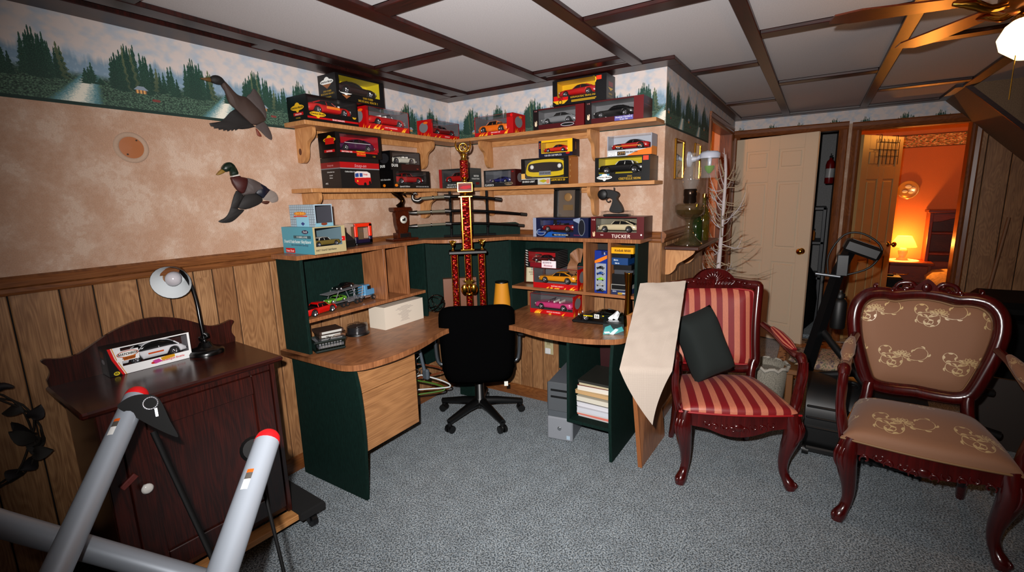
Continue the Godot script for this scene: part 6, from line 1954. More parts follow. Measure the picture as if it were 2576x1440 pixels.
	# box on the old cabinet
	var lg = boxed("white and black window box with a flame painted white car on the cabinet", "A", 0.142, 0.861, 2.30, 0.285, 0.112, 0.098, {"turn": -0.05, "edge": K, "inner": Color(0.55, 0.54, 0.56), "win": [0.16, 0.30, 0.97, 0.96],
		"front": func(r: Rect2i):
			band(r, 0.0, 0.0, 1.0, 1.0, Color(0.92, 0.92, 0.92)); wedge(r, [0.0, 0.0, 0.02, 0.0, 0.05, 0.4, 0.14, 1.0, 0.0, 1.0], K); wedge(r, [0.02, 0.0, 0.055, 0.0, 0.085, 0.4, 0.17, 1.0, 0.14, 1.0, 0.05, 0.4], Color(0.82, 0.05, 0.04)); wedge(r, [0.065, 0.0, 0.075, 0.0, 0.105, 0.4, 0.19, 1.0, 0.18, 1.0, 0.095, 0.4], Color(0.85, 0.55, 0.2))
			blob(r, 23, 101, 10, 8, Color(0.85, 0.75, 0.12)); write(r, "45", -23, 105, 10, K); blob(r, 148, 94, 12, 5, Color(0.75, 0.15, 0.12)); write(r, "Volkswagen Beetle", 166, 98, 10, Color(0.8, 0.2, 0.2))
			wedge(r, [0.50, 0.76, 0.58, 0.74, 0.62, 0.86, 0.53, 0.9], Color(0.75, 0.25, 0.55)); wedge(r, [0.60, 0.72, 0.78, 0.66, 0.78, 0.80, 0.62, 0.84], Color(0.80, 0.58, 0.10)),
		"side": func(r: Rect2i): band(r, 0.2, 0.15, 0.62, 0.42, Color(0.45, 0.22, 0.05)); band(r, 0.2, 0.40, 0.68, 0.78, Color(0.16, 0.16, 0.16)); blob(r, 44, 58, 18, 10, Color(0.6, 0.6, 0.62)); band(r, 0.22, 0.80, 0.72, 0.95, Color(0.22, 0.22, 0.22)),
		"car": ["white beetle shaped model car painted with flames", "round", Color(0.86, 0.86, 0.88), 0.80, {"wheel": 0.075, "sit": 0.75, "bands": [[-0.12, 0.12, 0.13, 0.03, Color(0.80, 0.28, 0.06)], [-0.38, -0.24, 0.165, 0.012, Color(0.80, 0.2, 0.1)]]}]})
	var mb = cell(160, 90)
	band(mb, 0, 0, 1, 1, Color(0.93, 0.93, 0.93))
	blob(mb, 80, 32, 78, 28, Color(0.72, 0.25, 0.10)); blob(mb, 80, 32, 72, 23, Color(0.95, 0.94, 0.92)); write(mb, "MATCHBOX", -80, 42, 27, K, 0, 0.95, 0.2)
	wedge(mb, [0.25, 0.62, 0.85, 0.58, 0.8, 0.92, 0.3, 0.95], Color(0.72, 0.36, 0.06)); write(mb, "Collectibles", -84, 76, 18, Color(0.25, 0.1, 0.02), 1, 0.9, 0.2)
	b = nb()
	b.r = uvr(mb)
	b.box(v3(0.066, 0.074, 0.0012), v3(0.072, 0.042, 0.0014))
	part("badge", b, M.print, lg)
	loose_cars()
	desk_items()
	close_sheet()

func loose_cars():
	var g = "loose model cars on the hutch shelf"
	var A = Basis(Vector3.UP, PI / 2)
	model_car("red pickup model parked at the end of the hutch shelf", Transform3D(A * Basis(Vector3.UP, PI + 0.15), v3(0.165, 0.9145, 1.385)), 0.205, "pickup", Color(0.72, 0.02, 0.02), {"group": g, "wheel": 0.09, "chrome": false})
	# car transporter: tractor and two deck trailer, with two cars on it
	var t = thing("model_transporter", "silver toy car transporter with a pale blue tractor on the hutch shelf", "model truck", v3(0.125, 0.9145, 1.14), PI / 2 + 0.1, g)
	var silver = mat(Color(0.62, 0.63, 0.65), 0.3, 0.7)
	var blue = paint_mat(Color(0.28, 0.52, 0.68))
	for e in [[-0.18, 0.10, 0.034, 0.0], [-0.19, 0.075, 0.098, 0.02]]:
		for k in 6:
			var b = nb()
			b.t = Transform3D(Basis(Vector3.BACK, e[3] * 2.0), v3(0, e[2], 0))
			b.box(v3((e[0] + e[1]) / 2, 0, -0.0275 + k * 0.011), v3(e[1] - e[0], 0.004, 0.009), 0.001)
			part("deck_slat", b, silver, t)
	for s in [-1.0, 1.0]:
		for x in [[-0.15, -0.11], [0.02, -0.01], [0.06, 0.075]]:
			var b = nb()
			b.tube([v3(x[0], 0.034, s * 0.032), v3(x[1], 0.10, s * 0.032)], 0.0028, 5)
			part("strut", b, silver, t)
		for y in [0.055, 0.07, 0.085]:
			var b = nb()
			b.box(v3(0.055, y, s * 0.032), v3(0.05, 0.004, 0.003))
			part("ladder_rung", b, silver, t)
	var b = nb()
	b.box(v3(0.115, 0.062, 0), v3(0.05, 0.07, 0.06), 0.006)
	b.box(v3(0.158, 0.046, 0), v3(0.05, 0.038, 0.05), 0.006)
	part("cab", b, blue, t)
	b = nb()
	b.box(v3(0.127, 0.078, 0), v3(0.03, 0.024, 0.062), 0.002)
	part("cab_window", b, M.car_glass, t)
	b = nb()
	b.box(v3(0.186, 0.045, 0), v3(0.006, 0.03, 0.04), 0.001)
	b.box(v3(0.188, 0.022, 0), v3(0.006, 0.008, 0.058), 0.001)
	part("grille", b, M.chrome, t)
	b = nb()
	b.box(v3(0.07, 0.022, 0), v3(0.20, 0.012, 0.03), 0.002)
	part("chassis", b, silver, t)
	for s in [-1.0, 1.0]:
		b = nb()
		b.smooth().tube([v3(0.08, 0.024, s * 0.028), v3(0.125, 0.024, s * 0.028)], 0.010, 10)
		part("fuel_tank", b, M.chrome, t)
		for x in [-0.085, -0.055, 0.02, 0.05, 0.16]:
			b = nb()
			b.smooth().cyl(v3(x, 0.014, s * 0.022), v3(x, 0.014, s * 0.034), 0.014, -1.0, 14)
			var w = part("wheel", b, M.tyre, t)
			b = nb()
			b.smooth().cyl(v3(x, 0.014, s * 0.03), v3(x, 0.014, s * 0.0352), 0.0075, -1.0, 10)
			part("rim", b, M.chrome, w)
	var base = Transform3D(Basis(Vector3.UP, PI / 2 + 0.1), v3(0.125, 0.9145, 1.14))
	model_car("black coupe model on the upper deck of the transporter", base * Transform3D(Basis(Vector3.BACK, 0.05), v3(-0.045, 0.101, 0)), 0.13, "muscle", Color(0.012, 0.012, 0.013), {"group": g})
	model_car("lime green coupe model on the lower deck of the transporter", base * Transform3D(Basis(), v3(-0.11, 0.037, 0)), 0.135, "muscle", Color(0.36, 0.60, 0.16), {"group": g})
	var race = model_car("green and yellow racing model car with number 55 on the desk", Transform3D(Basis(Vector3.UP, 0.10), v3(1.335, 0.7505, 0.245)), 0.27, "sports", Color(0.02, 0.06, 0.03), {"wheel": 0.075, "wide": 1.05, "chrome": false, "bands": [[-0.36, -0.14, 0.118, 0.022, Color(0.85, 0.75, 0.05)], [0.08, 0.36, 0.14, 0.02, Color(0.85, 0.75, 0.05)]]})
	var pl = cell(48, 40)
	band(pl, 0, 0, 1, 1, Color(0.88, 0.88, 0.86))
	write(pl, "55", -24, 33, 32, K_INK)
	var nbx = nb()
	nbx.r = uvr(pl)
	nbx.box(v3(-0.012, 0.033, 0.0575), v3(0.03, 0.026, 0.001))
	part("race_number", nbx, M.print, race)

# ------------------------------------------------------------------ things on and under the desk
func paper_box(called: String, label: String, category: String, o: Vector3, turn: float, s: Vector3, edge: Color, front = null, side = null, group := "") -> Node3D:   # a closed printed box, origin at the front lower left corner
	var t = thing(called, label, category, o, turn, group)
	var fr = cell(maxi(8, int(s.x * PPM)), maxi(8, int(s.y * PPM)))
	band(fr, 0, 0, 1, 1, edge)
	if front: front.call(fr)
	var sr = cell(maxi(8, int(s.z * PPM)), maxi(8, int(s.y * PPM)))
	band(sr, 0, 0, 1, 1, edge)
	if side: side.call(sr)
	carton(t, s.x, s.y, s.z, fr, sr, edge, edge, [])
	return t

func desk_items():
	M.gold = mat(Color(0.80, 0.60, 0.22), 0.16, 1.0)
	var A = PI / 2
	trophy()
	swords()
	# wooden eagle trophy
	var wd = wood(M.oak_up, Vector3(4, 2, 4), 0.25)
	wd.albedo_color = Color(0.42, 0.22, 0.13)
	var t = thing("eagle_trophy", "wooden plinth trophy topped by a gilt eagle beside the swords", "trophy", v3(0.13, 1.2505, 0.695), A - 0.25)
	slab("foot", t, v3(-0.095, 0.0, -0.05), v3(0.095, 0.016, 0.05), wd, 0.004)
	slab("plinth", t, v3(-0.048, 0.016, -0.03), v3(0.048, 0.05, 0.03), wd, 0.002)
	var b = nb()
	b.prism(curve2([-0.03, 0.05, -0.044, 0.10, -0.046, 0.15, -0.042, 0.19, 0.042, 0.19, 0.046, 0.15, 0.044, 0.10, 0.03, 0.05], 2), -0.02, 0.02)
	part("column", b, wd, t)
	slab("cap", t, v3(-0.066, 0.19, -0.035), v3(0.066, 0.214, 0.035), wd, 0.004)
	b = nb()
	b.t = Transform3D(Basis(Vector3.RIGHT, PI / 2), v3(0.008, 0.135, 0.02))
	b.smooth().lathe([Vector2(0.025, 0.0), Vector2(0.025, 0.003), Vector2(0.001, 0.004)], 20)
	tag(part("medallion", b, mat(Color(0.75, 0.74, 0.70), 0.4), t), "white oval medallion")
	b = nb()
	b.box(v3(0.008, 0.132, 0.0245), v3(0.022, 0.012, 0.001), 0.0)
	b.box(v3(0.014, 0.140, 0.0245), v3(0.012, 0.010, 0.001), 0.0)
	part("emblem", b, M.plastic_black, t)
	b = nb()
	b.box(v3(0.006, 0.033, 0.031), v3(0.07, 0.026, 0.002), 0.0)
	part("plate", b, M.plastic_black, t)
	var bronze = mat(Color(0.24, 0.16, 0.07), 0.25, 1.0)
	b = nb()
	b.smooth().tube(curve3([v3(0.0, 0.214, 0), v3(0.015, 0.24, 0), v3(0.02, 0.26, 0), v3(0.0, 0.285, 0), v3(-0.03, 0.30, 0), v3(-0.055, 0.312, 0)], 3), lerps([0.03, 0.014, 0.015, 0.018, 0.014, 0.006], 16), 10)
	part("eagle_body", b, bronze, t)
	for s in [-1.0, 1.0]:
		b = nb()
		b.smooth().tube(curve3([v3(-0.01, 0.288, s * 0.01), v3(0.02, 0.305, s * 0.03), v3(0.06, 0.298, s * 0.05), v3(0.085, 0.28, s * 0.055)], 3), lerps([0.012, 0.02, 0.014, 0.003], 10), 8, true, 0.35)
		part("wing", b, bronze, t)
	# small orange and purple display case, a dark wedge beside it
	t = thing("display_case", "small orange and purple plastic display case on the hutch", "display case", v3(0.12, 1.2505, 1.06), A)
	var orange = mat(Color(0.85, 0.16, 0.03), 0.35)
	var purple = mat(Color(0.06, 0.045, 0.16), 0.35)
	for e in [[0.0, 0.05, 0.022, 0.128, orange], [0.105, 0.05, 0.127, 0.128, orange], [0.0, 0.108, 0.127, 0.13, orange], [0.0, 0.012, 0.022, 0.05, purple], [0.105, 0.012, 0.127, 0.05, purple], [0.0, 0.012, 0.127, 0.034, purple]]:
		slab("frame_side", t, v3(e[0], e[1], -0.012), v3(e[2], e[3], 0.0), e[4], 0.003)
	slab("base", t, v3(0.005, 0.0, -0.10), v3(0.125, 0.012, 0.0), M.plastic_black, 0.002)
	slab("back_card", t, v3(0.02, 0.03, -0.06), v3(0.108, 0.11, -0.058), mat(Color(0.36, 0.27, 0.17), 0.8))
	slab("clear_shell", t, v3(0.001, 0.012, -0.10), v3(0.126, 0.132, -0.0125), M.film, 0.004)
	t = thing("speaker_wedge", "dark blue wedge shaped block next to the orange display case", "block", v3(0.16, 1.2505, 1.175), A)
	b = nb()
	b.t = Transform3D(Basis(Vector3(0, 0, 1), Vector3(0, 1, 0), Vector3(-1, 0, 0)), v3(0.075, 0, 0))
	b.prism(poly([0.0, 0, 0.0, 0.042, -0.10, 0.105, -0.105, 0]), 0.0, 0.075)
	part("body", b, mat(Color(0.025, 0.03, 0.045), 0.6), t)
	slab("grille", t, v3(0.004, 0.004, 0.0), v3(0.071, 0.04, 0.002), M.plastic_black, 0.0)
	# framed plaque and radio transmitter behind the boxes
	t = thing("framed_plaque", "black framed plaque with a gold medallion leaning on the wall behind the blue box", "plaque", v3(0.915, 1.2505, 0.065), 0.0)
	t.rotation.x = -0.06
	for e in [[0.0, 0.0, 0.19, 0.035], [0.0, 0.295, 0.19, 0.33], [0.0, 0.035, 0.03, 0.295], [0.155, 0.035, 0.19, 0.295]]: slab("frame_side", t, v3(e[0], e[1], -0.02), v3(e[2], e[3], 0.01), M.plastic_black, 0.004)
	slab("mat_board", t, v3(0.03, 0.035, -0.018), v3(0.155, 0.295, -0.012), mat(Color(0.30, 0.25, 0.20), 0.7))
	b = nb()
	b.t = Transform3D(Basis(Vector3.RIGHT, PI / 2), v3(0.098, 0.25, -0.012))
	b.smooth().lathe([Vector2(0.028, 0), Vector2(0.028, 0.004), Vector2(0.022, 0.006), Vector2(0.001, 0.006)], 20)
	part("medallion", b, mat(Color(0.62, 0.46, 0.25), 0.4, 0.4), t)
	slab("nameplate", t, v3(0.065, 0.165, -0.012), v3(0.135, 0.20, -0.009), mat(Color(0.50, 0.38, 0.20), 0.4, 0.5))
	slab("glass", t, v3(0.028, 0.033, 0.0), v3(0.157, 0.297, 0.001), M.film)
	t = thing("radio_transmitter", "black pistol grip radio transmitter standing on the maroon box", "transmitter", v3(1.36, 1.379, 0.12))
	var rb = mat(Color(0.018, 0.018, 0.02), 0.55)
	b = nb()
	b.prism(curve2([-0.02, 0.03, 0.055, 0.025, 0.045, 0.07, 0.02, 0.105, 0.03, 0.125, 0.025, 0.142, -0.01, 0.155, -0.055, 0.16, -0.06, 0.125, -0.03, 0.115, -0.005, 0.10, -0.01, 0.07], 3, true), -0.018, 0.018, true)
	part("grip", b, rb, t)
	b = nb()
	b.t = Transform3D(Basis(Vector3.RIGHT, PI / 2), v3(-0.066, 0.132, -0.03))
	b.smooth().lathe([Vector2(0.001, 0.0), Vector2(0.028, 0.0), Vector2(0.031, 0.006), Vector2(0.031, 0.052), Vector2(0.028, 0.06), Vector2(0.001, 0.06)], 20)
	part("steering_wheel", b, rb, t)
	b = nb()
	b.smooth().tube(spiral(v3(-0.035, 0.10, 0), Vector3.RIGHT, Vector3.UP, 0.014, 0.75, 1.2, 1.0, 9), 0.003, 6)
	b.tube([v3(0.0, 0.155, 0), v3(0.0, 0.172, 0)], 0.004, 6)
	part("trigger", b, rb, t)
	slab("base", t, v3(-0.055, 0.0, -0.04), v3(0.095, 0.012, 0.04), rb, 0.004)
	slab("clear_tray", t, v3(-0.068, 0.0, -0.05), v3(0.108, 0.034, 0.05), M.film, 0.004)
	# hutch, right wing
	var cert = func(r: Rect2i):
		band(r, 0, 0, 1, 1, Color(0.66, 0.62, 0.50)); band(r, 0.1, 0.08, 0.92, 0.94, Color(0.78, 0.74, 0.62)); band(r, 0.3, 0.3, 0.75, 0.55, Color(0.45, 0.44, 0.25)); blob(r, 55, 100, 14, 12, Color(0.6, 0.62, 0.58)); write(r, "Certificate", -60, 128, 13, Color(0.25, 0.2, 0.15), 1); write(r, "of Merit", -60, 142, 11, Color(0.25, 0.2, 0.15), 1)
	t = paper_box("framed_certificate", "framed cream certificate leaning inside the hutch behind the flame box", "certificate", v3(0.715, 0.9155, 0.115), 0.12, v3(0.14, 0.20, 0.012), Color(0.34, 0.17, 0.10), cert)
	t.rotation.x = -0.1
	for e in [[-0.008, 0.0, 0.006, 0.2], [0.134, 0.0, 0.148, 0.2], [-0.008, 0.192, 0.148, 0.206], [-0.008, -0.0, 0.148, 0.008]]: slab("frame_side", t, v3(e[0], e[1], -0.014), v3(e[2], e[3], 0.006), wd, 0.002)
	t = thing("woven_fan", "tan woven straw fan wrapped in clear plastic tucked beside the divider", "fan", v3(1.155, 1.06, 0.165))
	var straw = tex_noise(Color(0.58, 0.38, 0.23), 0.5, 0.3, 301, 18, 0.6)
	b = nb()
	var rows = []
	for i in 9:
		var row = []
		for j in 13:
			var a = -1.35 + 2.7 * j / 12.0 + 2.6
			var r = 0.025 + 0.085 * i / 8.0
			row.append(v3(cos(a) * r * 0.75, sin(a) * r * 1.1, 0.012 * sin(j * PI) + 0.02 * sin(j * 1.6) * i / 8.0))
		rows.append(row)
	b.smooth().patch(rows)
	part("weave", b, straw, t)
	b = nb()
	for i in rows.size():
		for j in rows[i].size(): rows[i][j] += v3(0.002, 0.0, 0.012 + 0.006 * sin(i * 2.1 + j * 1.7))
	b.flat().patch(rows)
	part("plastic_wrap", b, M.film, t)
	# blue hanging pack with five small cars
	var hwb = func(r: Rect2i):
		band(r, 0, 0, 1, 1, Color(0.04, 0.16, 0.50)); wedge(r, [0.0, 0.24, 0.4, 0.18, 1.0, 0.10, 1.0, 0.18, 0.4, 0.27, 0.0, 0.30], Color(0.85, 0.45, 0.08)); wedge(r, [0.55, 0.0, 0.95, 0.03, 0.95, 0.08, 0.55, 0.1], Color(0.02, 0.08, 0.3)); write(r, "5", 58, 24, 18, WHITE_INK); band(r, 0.08, 0.30, 0.92, 0.93, Color(0.55, 0.58, 0.62))
	t = paper_box("blister_pack", "blue card pack of five small toy cars in the hutch pigeonhole", "toy pack", v3(1.284, 0.9150, 0.232), 0.0, v3(0.079, 0.262, 0.045), Color(0.04, 0.16, 0.50), hwb)
	var cs = [Color(0.02, 0.02, 0.025), Color(0.05, 0.22, 0.50), Color(0.50, 0.75, 0.03), Color(0.60, 0.60, 0.58), Color(0.03, 0.05, 0.045)]
	for k in 5:
		b = nb()
		var y = 0.158 - k * 0.035
		b.smooth().ball(v3(0.04, y, 0.006), v3(0.028, 0.006, 0.008), 10, 6)
		b.ball(v3(0.043, y + 0.006, 0.005), v3(0.014, 0.006, 0.006), 8, 5)
		part("toy_car", b, paint_mat(cs[k]), t)
		b = nb()
		for x in [0.024, 0.057]: b.smooth().cyl(v3(x, y - 0.004, 0.010), v3(x, y - 0.004, 0.0145), 0.0048, -1.0, 10)
		part("toy_wheels", b, M.tyre, t)
	# pigeonhole stack
	var x0 = 1.392
	var stack = "boxes in the hutch pigeonhole"
	paper_box("tape_box", "black and white cassette box, lowest in the pigeonhole", "box", v3(x0, 0.9145, 0.232), 0.0, v3(0.115, 0.028, 0.12), Color(0.12, 0.16, 0.30), func(r: Rect2i): write(r, "maxell", 48, 22, 16, WHITE_INK); write(r, "VIDEO", 8, 12, 8, WHITE_INK); band(r, 0.36, 0.5, 0.6, 0.9, Color(0.65, 0.5, 0.1)), null, stack)
	paper_box("tape_box", "white edged black video sleeve on the cassette box", "box", v3(x0, 0.943, 0.232), 0.0, v3(0.108, 0.034, 0.12), Color(0.6, 0.6, 0.58), func(r: Rect2i): band(r, 0.03, 0.12, 0.92, 0.88, K_INK), null, stack)
	paper_box("tape_box", "plain black case under the grey strip in the pigeonhole", "box", v3(x0 + 0.002, 0.9775, 0.228), 0.0, v3(0.12, 0.062, 0.12), K_INK, null, null, stack)
	paper_box("tape_box", "flat grey case in the middle of the pigeonhole stack", "box", v3(x0 + 0.016, 1.040, 0.225), 0.0, v3(0.115, 0.025, 0.12), Color(0.22, 0.23, 0.25), null, null, stack)
	paper_box("tape_box", "dark case under the blue box in the pigeonhole", "box", v3(x0 + 0.01, 1.0655, 0.225), 0.0, v3(0.11, 0.03, 0.12), Color(0.03, 0.03, 0.035), null, null, stack)
	paper_box("tape_box", "bright blue box near the top of the pigeonhole", "box", v3(x0, 1.096, 0.23), 0.0, v3(0.10, 0.042, 0.12), Color(0.06, 0.22, 0.42), func(r: Rect2i): write(r, "Slots", 12, 18, 12, WHITE_INK); write(r, "Slots", 20, 36, 12, WHITE_INK), null, stack)
	paper_box("tape_box", "black box beneath the yellow box in the pigeonhole", "box", v3(x0, 1.1385, 0.228), 0.0, v3(0.115, 0.025, 0.12), Color(0.03, 0.035, 0.04), null, null, stack)
	paper_box("tape_box", "yellow box topmost in the pigeonhole", "box", v3(x0 - 0.002, 1.164, 0.233), 0.0, v3(0.135, 0.036, 0.12), Color(0.85, 0.60, 0.02), func(r: Rect2i): write(r, "Kodak MAX", -70, 24, 18, Color(0.15, 0.08, 0.03)), null, stack)
	# brass vase, controller, tissue box
	t = thing("brass_vase", "tall slim brass vase at the end of the desk", "vase", v3(1.50, 0.7305, 0.235))
	b = nb()
	b.smooth().lathe([Vector2(0.03, 0.0), Vector2(0.028, 0.02), Vector2(0.022, 0.10), Vector2(0.019, 0.17), Vector2(0.0195, 0.24), Vector2(0.026, 0.32), Vector2(0.027, 0.325), Vector2(0.023, 0.32), Vector2(0.016, 0.24), Vector2(0.001, 0.2)], 20)
	part("body", b, mat(Color(0.62, 0.42, 0.12), 0.2, 1.0), t)
	t = thing("game_controller", "flat black remote control lying under the green racing car", "remote control", v3(1.30, 0.7305, 0.24), 0.10)
	slab("case", t, v3(-0.14, 0.0, -0.06), v3(0.14, 0.019, 0.06), M.plastic_black, 0.006)
	for k in 4: slab("button", t, v3(-0.12 + k * 0.02, 0.018, 0.03), v3(-0.108 + k * 0.02, 0.021, 0.042), rb, 0.001)
	var tis = func(r: Rect2i):
		band(r, 0, 0, 1, 1, Color(0.02, 0.10, 0.10)); wedge(r, [0.0, 1.0, 0.1, 0.3, 0.35, 0.1, 0.5, 0.5, 0.9, 0.2, 1.0, 0.6, 0.6, 0.9], Color(0.20, 0.55, 0.55)); wedge(r, [0.3, 0.95, 0.6, 0.4, 0.75, 0.5, 0.5, 1.0], Color(0.75, 0.85, 0.85)); wedge(r, [0.05, 0.75, 0.3, 0.7, 0.35, 0.85, 0.1, 0.9], Color(0.85, 0.9, 0.9))
	t = paper_box("tissue_box", "teal patterned tissue box with a tissue pulled out on the desk corner", "tissue box", v3(1.438, 0.7305, 0.475), 0.35, v3(0.115, 0.062, 0.20), Color(0.03, 0.14, 0.14), tis, tis)
	b = nb()
	rows = []
	for i in 8:
		var row = []
		for j in 6:
			var u = j / 5.0 - 0.5
			var f = i / 7.0
			row.append(v3(0.05 + u * 0.05 * (1.0 - 0.3 * f) + 0.035 * f, 0.062 + 0.045 * f + 0.008 * sin(u * 9.0 + f * 3), -0.10 - 0.02 * f + 0.02 * cos(u * 6.0) * f))
		rows.append(row)
	b.smooth().patch(rows)
	part("tissue", b, mat(Color(0.85, 0.86, 0.87), 0.9), t)
	slab("slot_film", t, v3(0.02, 0.0621, -0.15), v3(0.10, 0.0628, -0.05), M.film)
	# left wing of the desk
	var script = func(r: Rect2i):
		band(r, 0, 0, 1, 1, Color(0.84, 0.80, 0.74))
		for k in 14:
			var w: float = [60, 120, 150, 90, 40, 70, 120, 100, 60, 60, 70, 50, 60, 80][k]
			band(r, 0.5 - w / 2.0 / r.size.x, 0.14 + k * 0.05, 0.5 + w / 2.0 / r.size.x, 0.152 + k * 0.05, Color(0.68, 0.64, 0.60))
	paper_box("white_carton", "long white carton with faint small print under the hutch shelf", "box", v3(0.243, 0.7305, 0.995), A, v3(0.335, 0.14, 0.14), Color(0.84, 0.80, 0.74), script)
	t = thing("disc_spindle", "clear topped spindle of discs with a black base on the desk", "disc spindle", v3(0.15, 0.7305, 1.13))
	b = nb()
	b.smooth().lathe([Vector2(0.068, 0.0), Vector2(0.069, 0.006), Vector2(0.064, 0.012)], 28)
	part("base", b, M.plastic_black, t)
	b = nb()
	b.smooth().lathe([Vector2(0.056, 0.012), Vector2(0.056, 0.05)], 28)
	part("disc_pile", b, mat(Color(0.12, 0.12, 0.13), 0.3, 0.3), t)
	b = nb()
	b.smooth().lathe([Vector2(0.062, 0.012), Vector2(0.061, 0.055), Vector2(0.056, 0.066), Vector2(0.02, 0.069), Vector2(0.012, 0.076), Vector2(0.001, 0.077)], 28, Vector3(), false)
	part("cover", b, M.film, t)
	t = thing("plastic_basket", "small dark green slotted plastic basket holding discs and wires on the desk", "basket", v3(0.235, 0.7305, 1.40), A - 0.35)
	var bg = mat(Color(0.01, 0.075, 0.06), 0.4)
	slab("bottom", t, v3(-0.07, 0.002, -0.055), v3(0.07, 0.006, 0.055), bg)
	for e in [[-0.07, -0.055, 0.07, -0.055], [0.07, -0.055, 0.07, 0.055], [0.07, 0.055, -0.07, 0.055], [-0.07, 0.055, -0.07, -0.055]]:
		var p = v3(e[0], 0, e[1])
		var q = v3(e[2], 0, e[3])
		var n = int(p.distance_to(q) / 0.0128)
		for yy in [[0.0, 0.018], [0.052, 0.066]]:
			b = nb()
			var grow: float = 1.0 + yy[1] * 1.5
			b.tube([p * grow + v3(0, (yy[0] + yy[1]) / 2, 0), q * grow + v3(0, (yy[0] + yy[1]) / 2, 0)], 0.007, 6)
			part("rim", b, bg, t)
		for k in n + 1:
			var f = float(k) / n
			b = nb()
			b.tube([p.lerp(q, f) * 1.02 + v3(0, 0.008, 0), p.lerp(q, f) * 1.09 + v3(0, 0.058, 0)], 0.0024, 4)
			part("slat", b, bg, t)
	var cg = "disc cases stacked in the green basket"
	for k in 5:
		paper_box("disc_case", ["grey disc case lowest in the basket stack", "silver disc case second in the basket stack", "dark disc case third in the basket stack", "brown and white disc case near the top of the basket", "white spined disc case topmost in the basket"][k], "disc case", v3(0.27 - k * 0.004, 0.755 + k * 0.0165, 1.478 - k * 0.006), A - 0.35 + 0.08 * sin(k * 2.0), v3(0.13 - 0.01 * (k % 2), 0.0155, 0.115), [Color(0.3, 0.3, 0.32), Color(0.45, 0.45, 0.46), Color(0.12, 0.11, 0.11), Color(0.20, 0.15, 0.12), Color(0.24, 0.18, 0.15)][k], func(r: Rect2i): band(r, 0.1, 0.15, 0.9, 0.85, Color(0.7, 0.7, 0.68) if k > 2 else Color(0.4, 0.4, 0.4)), null, cg)
	t = thing("wire_bundle", "tangle of silver audio leads spilling from the green basket", "leads", v3(0.27, 0.79, 1.375))
	var rr = RandomNumberGenerator.new()
	rr.seed = 33
	for k in 7:
		var p = []
		for i in 6: p.append(v3(rr.randf_range(-0.04, 0.04), rr.randf_range(-0.005, 0.025), rr.randf_range(-0.05, 0.06)))
		b = nb()
		b.smooth().tube(curve3(p, 4), 0.0022, 5)
		part("lead", b, [mat(Color(0.6, 0.58, 0.55), 0.3, 0.6), M.plastic_black, mat(Color(0.45, 0.3, 0.2), 0.5)][k % 3], t)
	# behind the trophy
	t = paper_box("cardboard_box", "plain brown cardboard box behind the tall trophy", "box", v3(0.27, 0.7305, 0.475), PI / 4, v3(0.23, 0.235, 0.06), Color(0.44, 0.27, 0.18))
	t = thing("yellow_shade", "yellow paper cone with a black rim behind the office chair", "cone", v3(0.57, 0.7305, 0.20))
	b = nb()
	b.smooth().lathe([Vector2(0.066, 0.0), Vector2(0.045, 0.19)], 20)
	part("cone", b, mat(Color(0.80, 0.52, 0.05), 0.7), t)
	b = nb()
	b.smooth().lathe([Vector2(0.047, 0.188), Vector2(0.047, 0.198), Vector2(0.04, 0.2)], 20)
	part("rim", b, M.plastic_black, t)
	t = thing("wire_ball", "round cage of twisted metal leaves on the desk corner", "ornament", v3(0.22, 0.795, 0.50))
	var wire = mat(Color(0.16, 0.13, 0.11), 0.3, 0.9)
	for k in 12:
		b = nb()
		var ax = v3(rr.randf_range(-1, 1), rr.randf_range(-1, 1), rr.randf_range(-1, 1)).normalized()
		var f = b.frame_of(ax)
		var p = []
		for i in 17: p.append((f.x * cos(TAU * i / 16.0) + f.y * sin(TAU * i / 16.0)) * 0.062)
		b.smooth().tube(p, 0.0022, 5, false)
		part("wire", b, wire, t)

const WHITE_INK := Color(0.92, 0.92, 0.90)
const K_INK := Color(0.015, 0.015, 0.018)

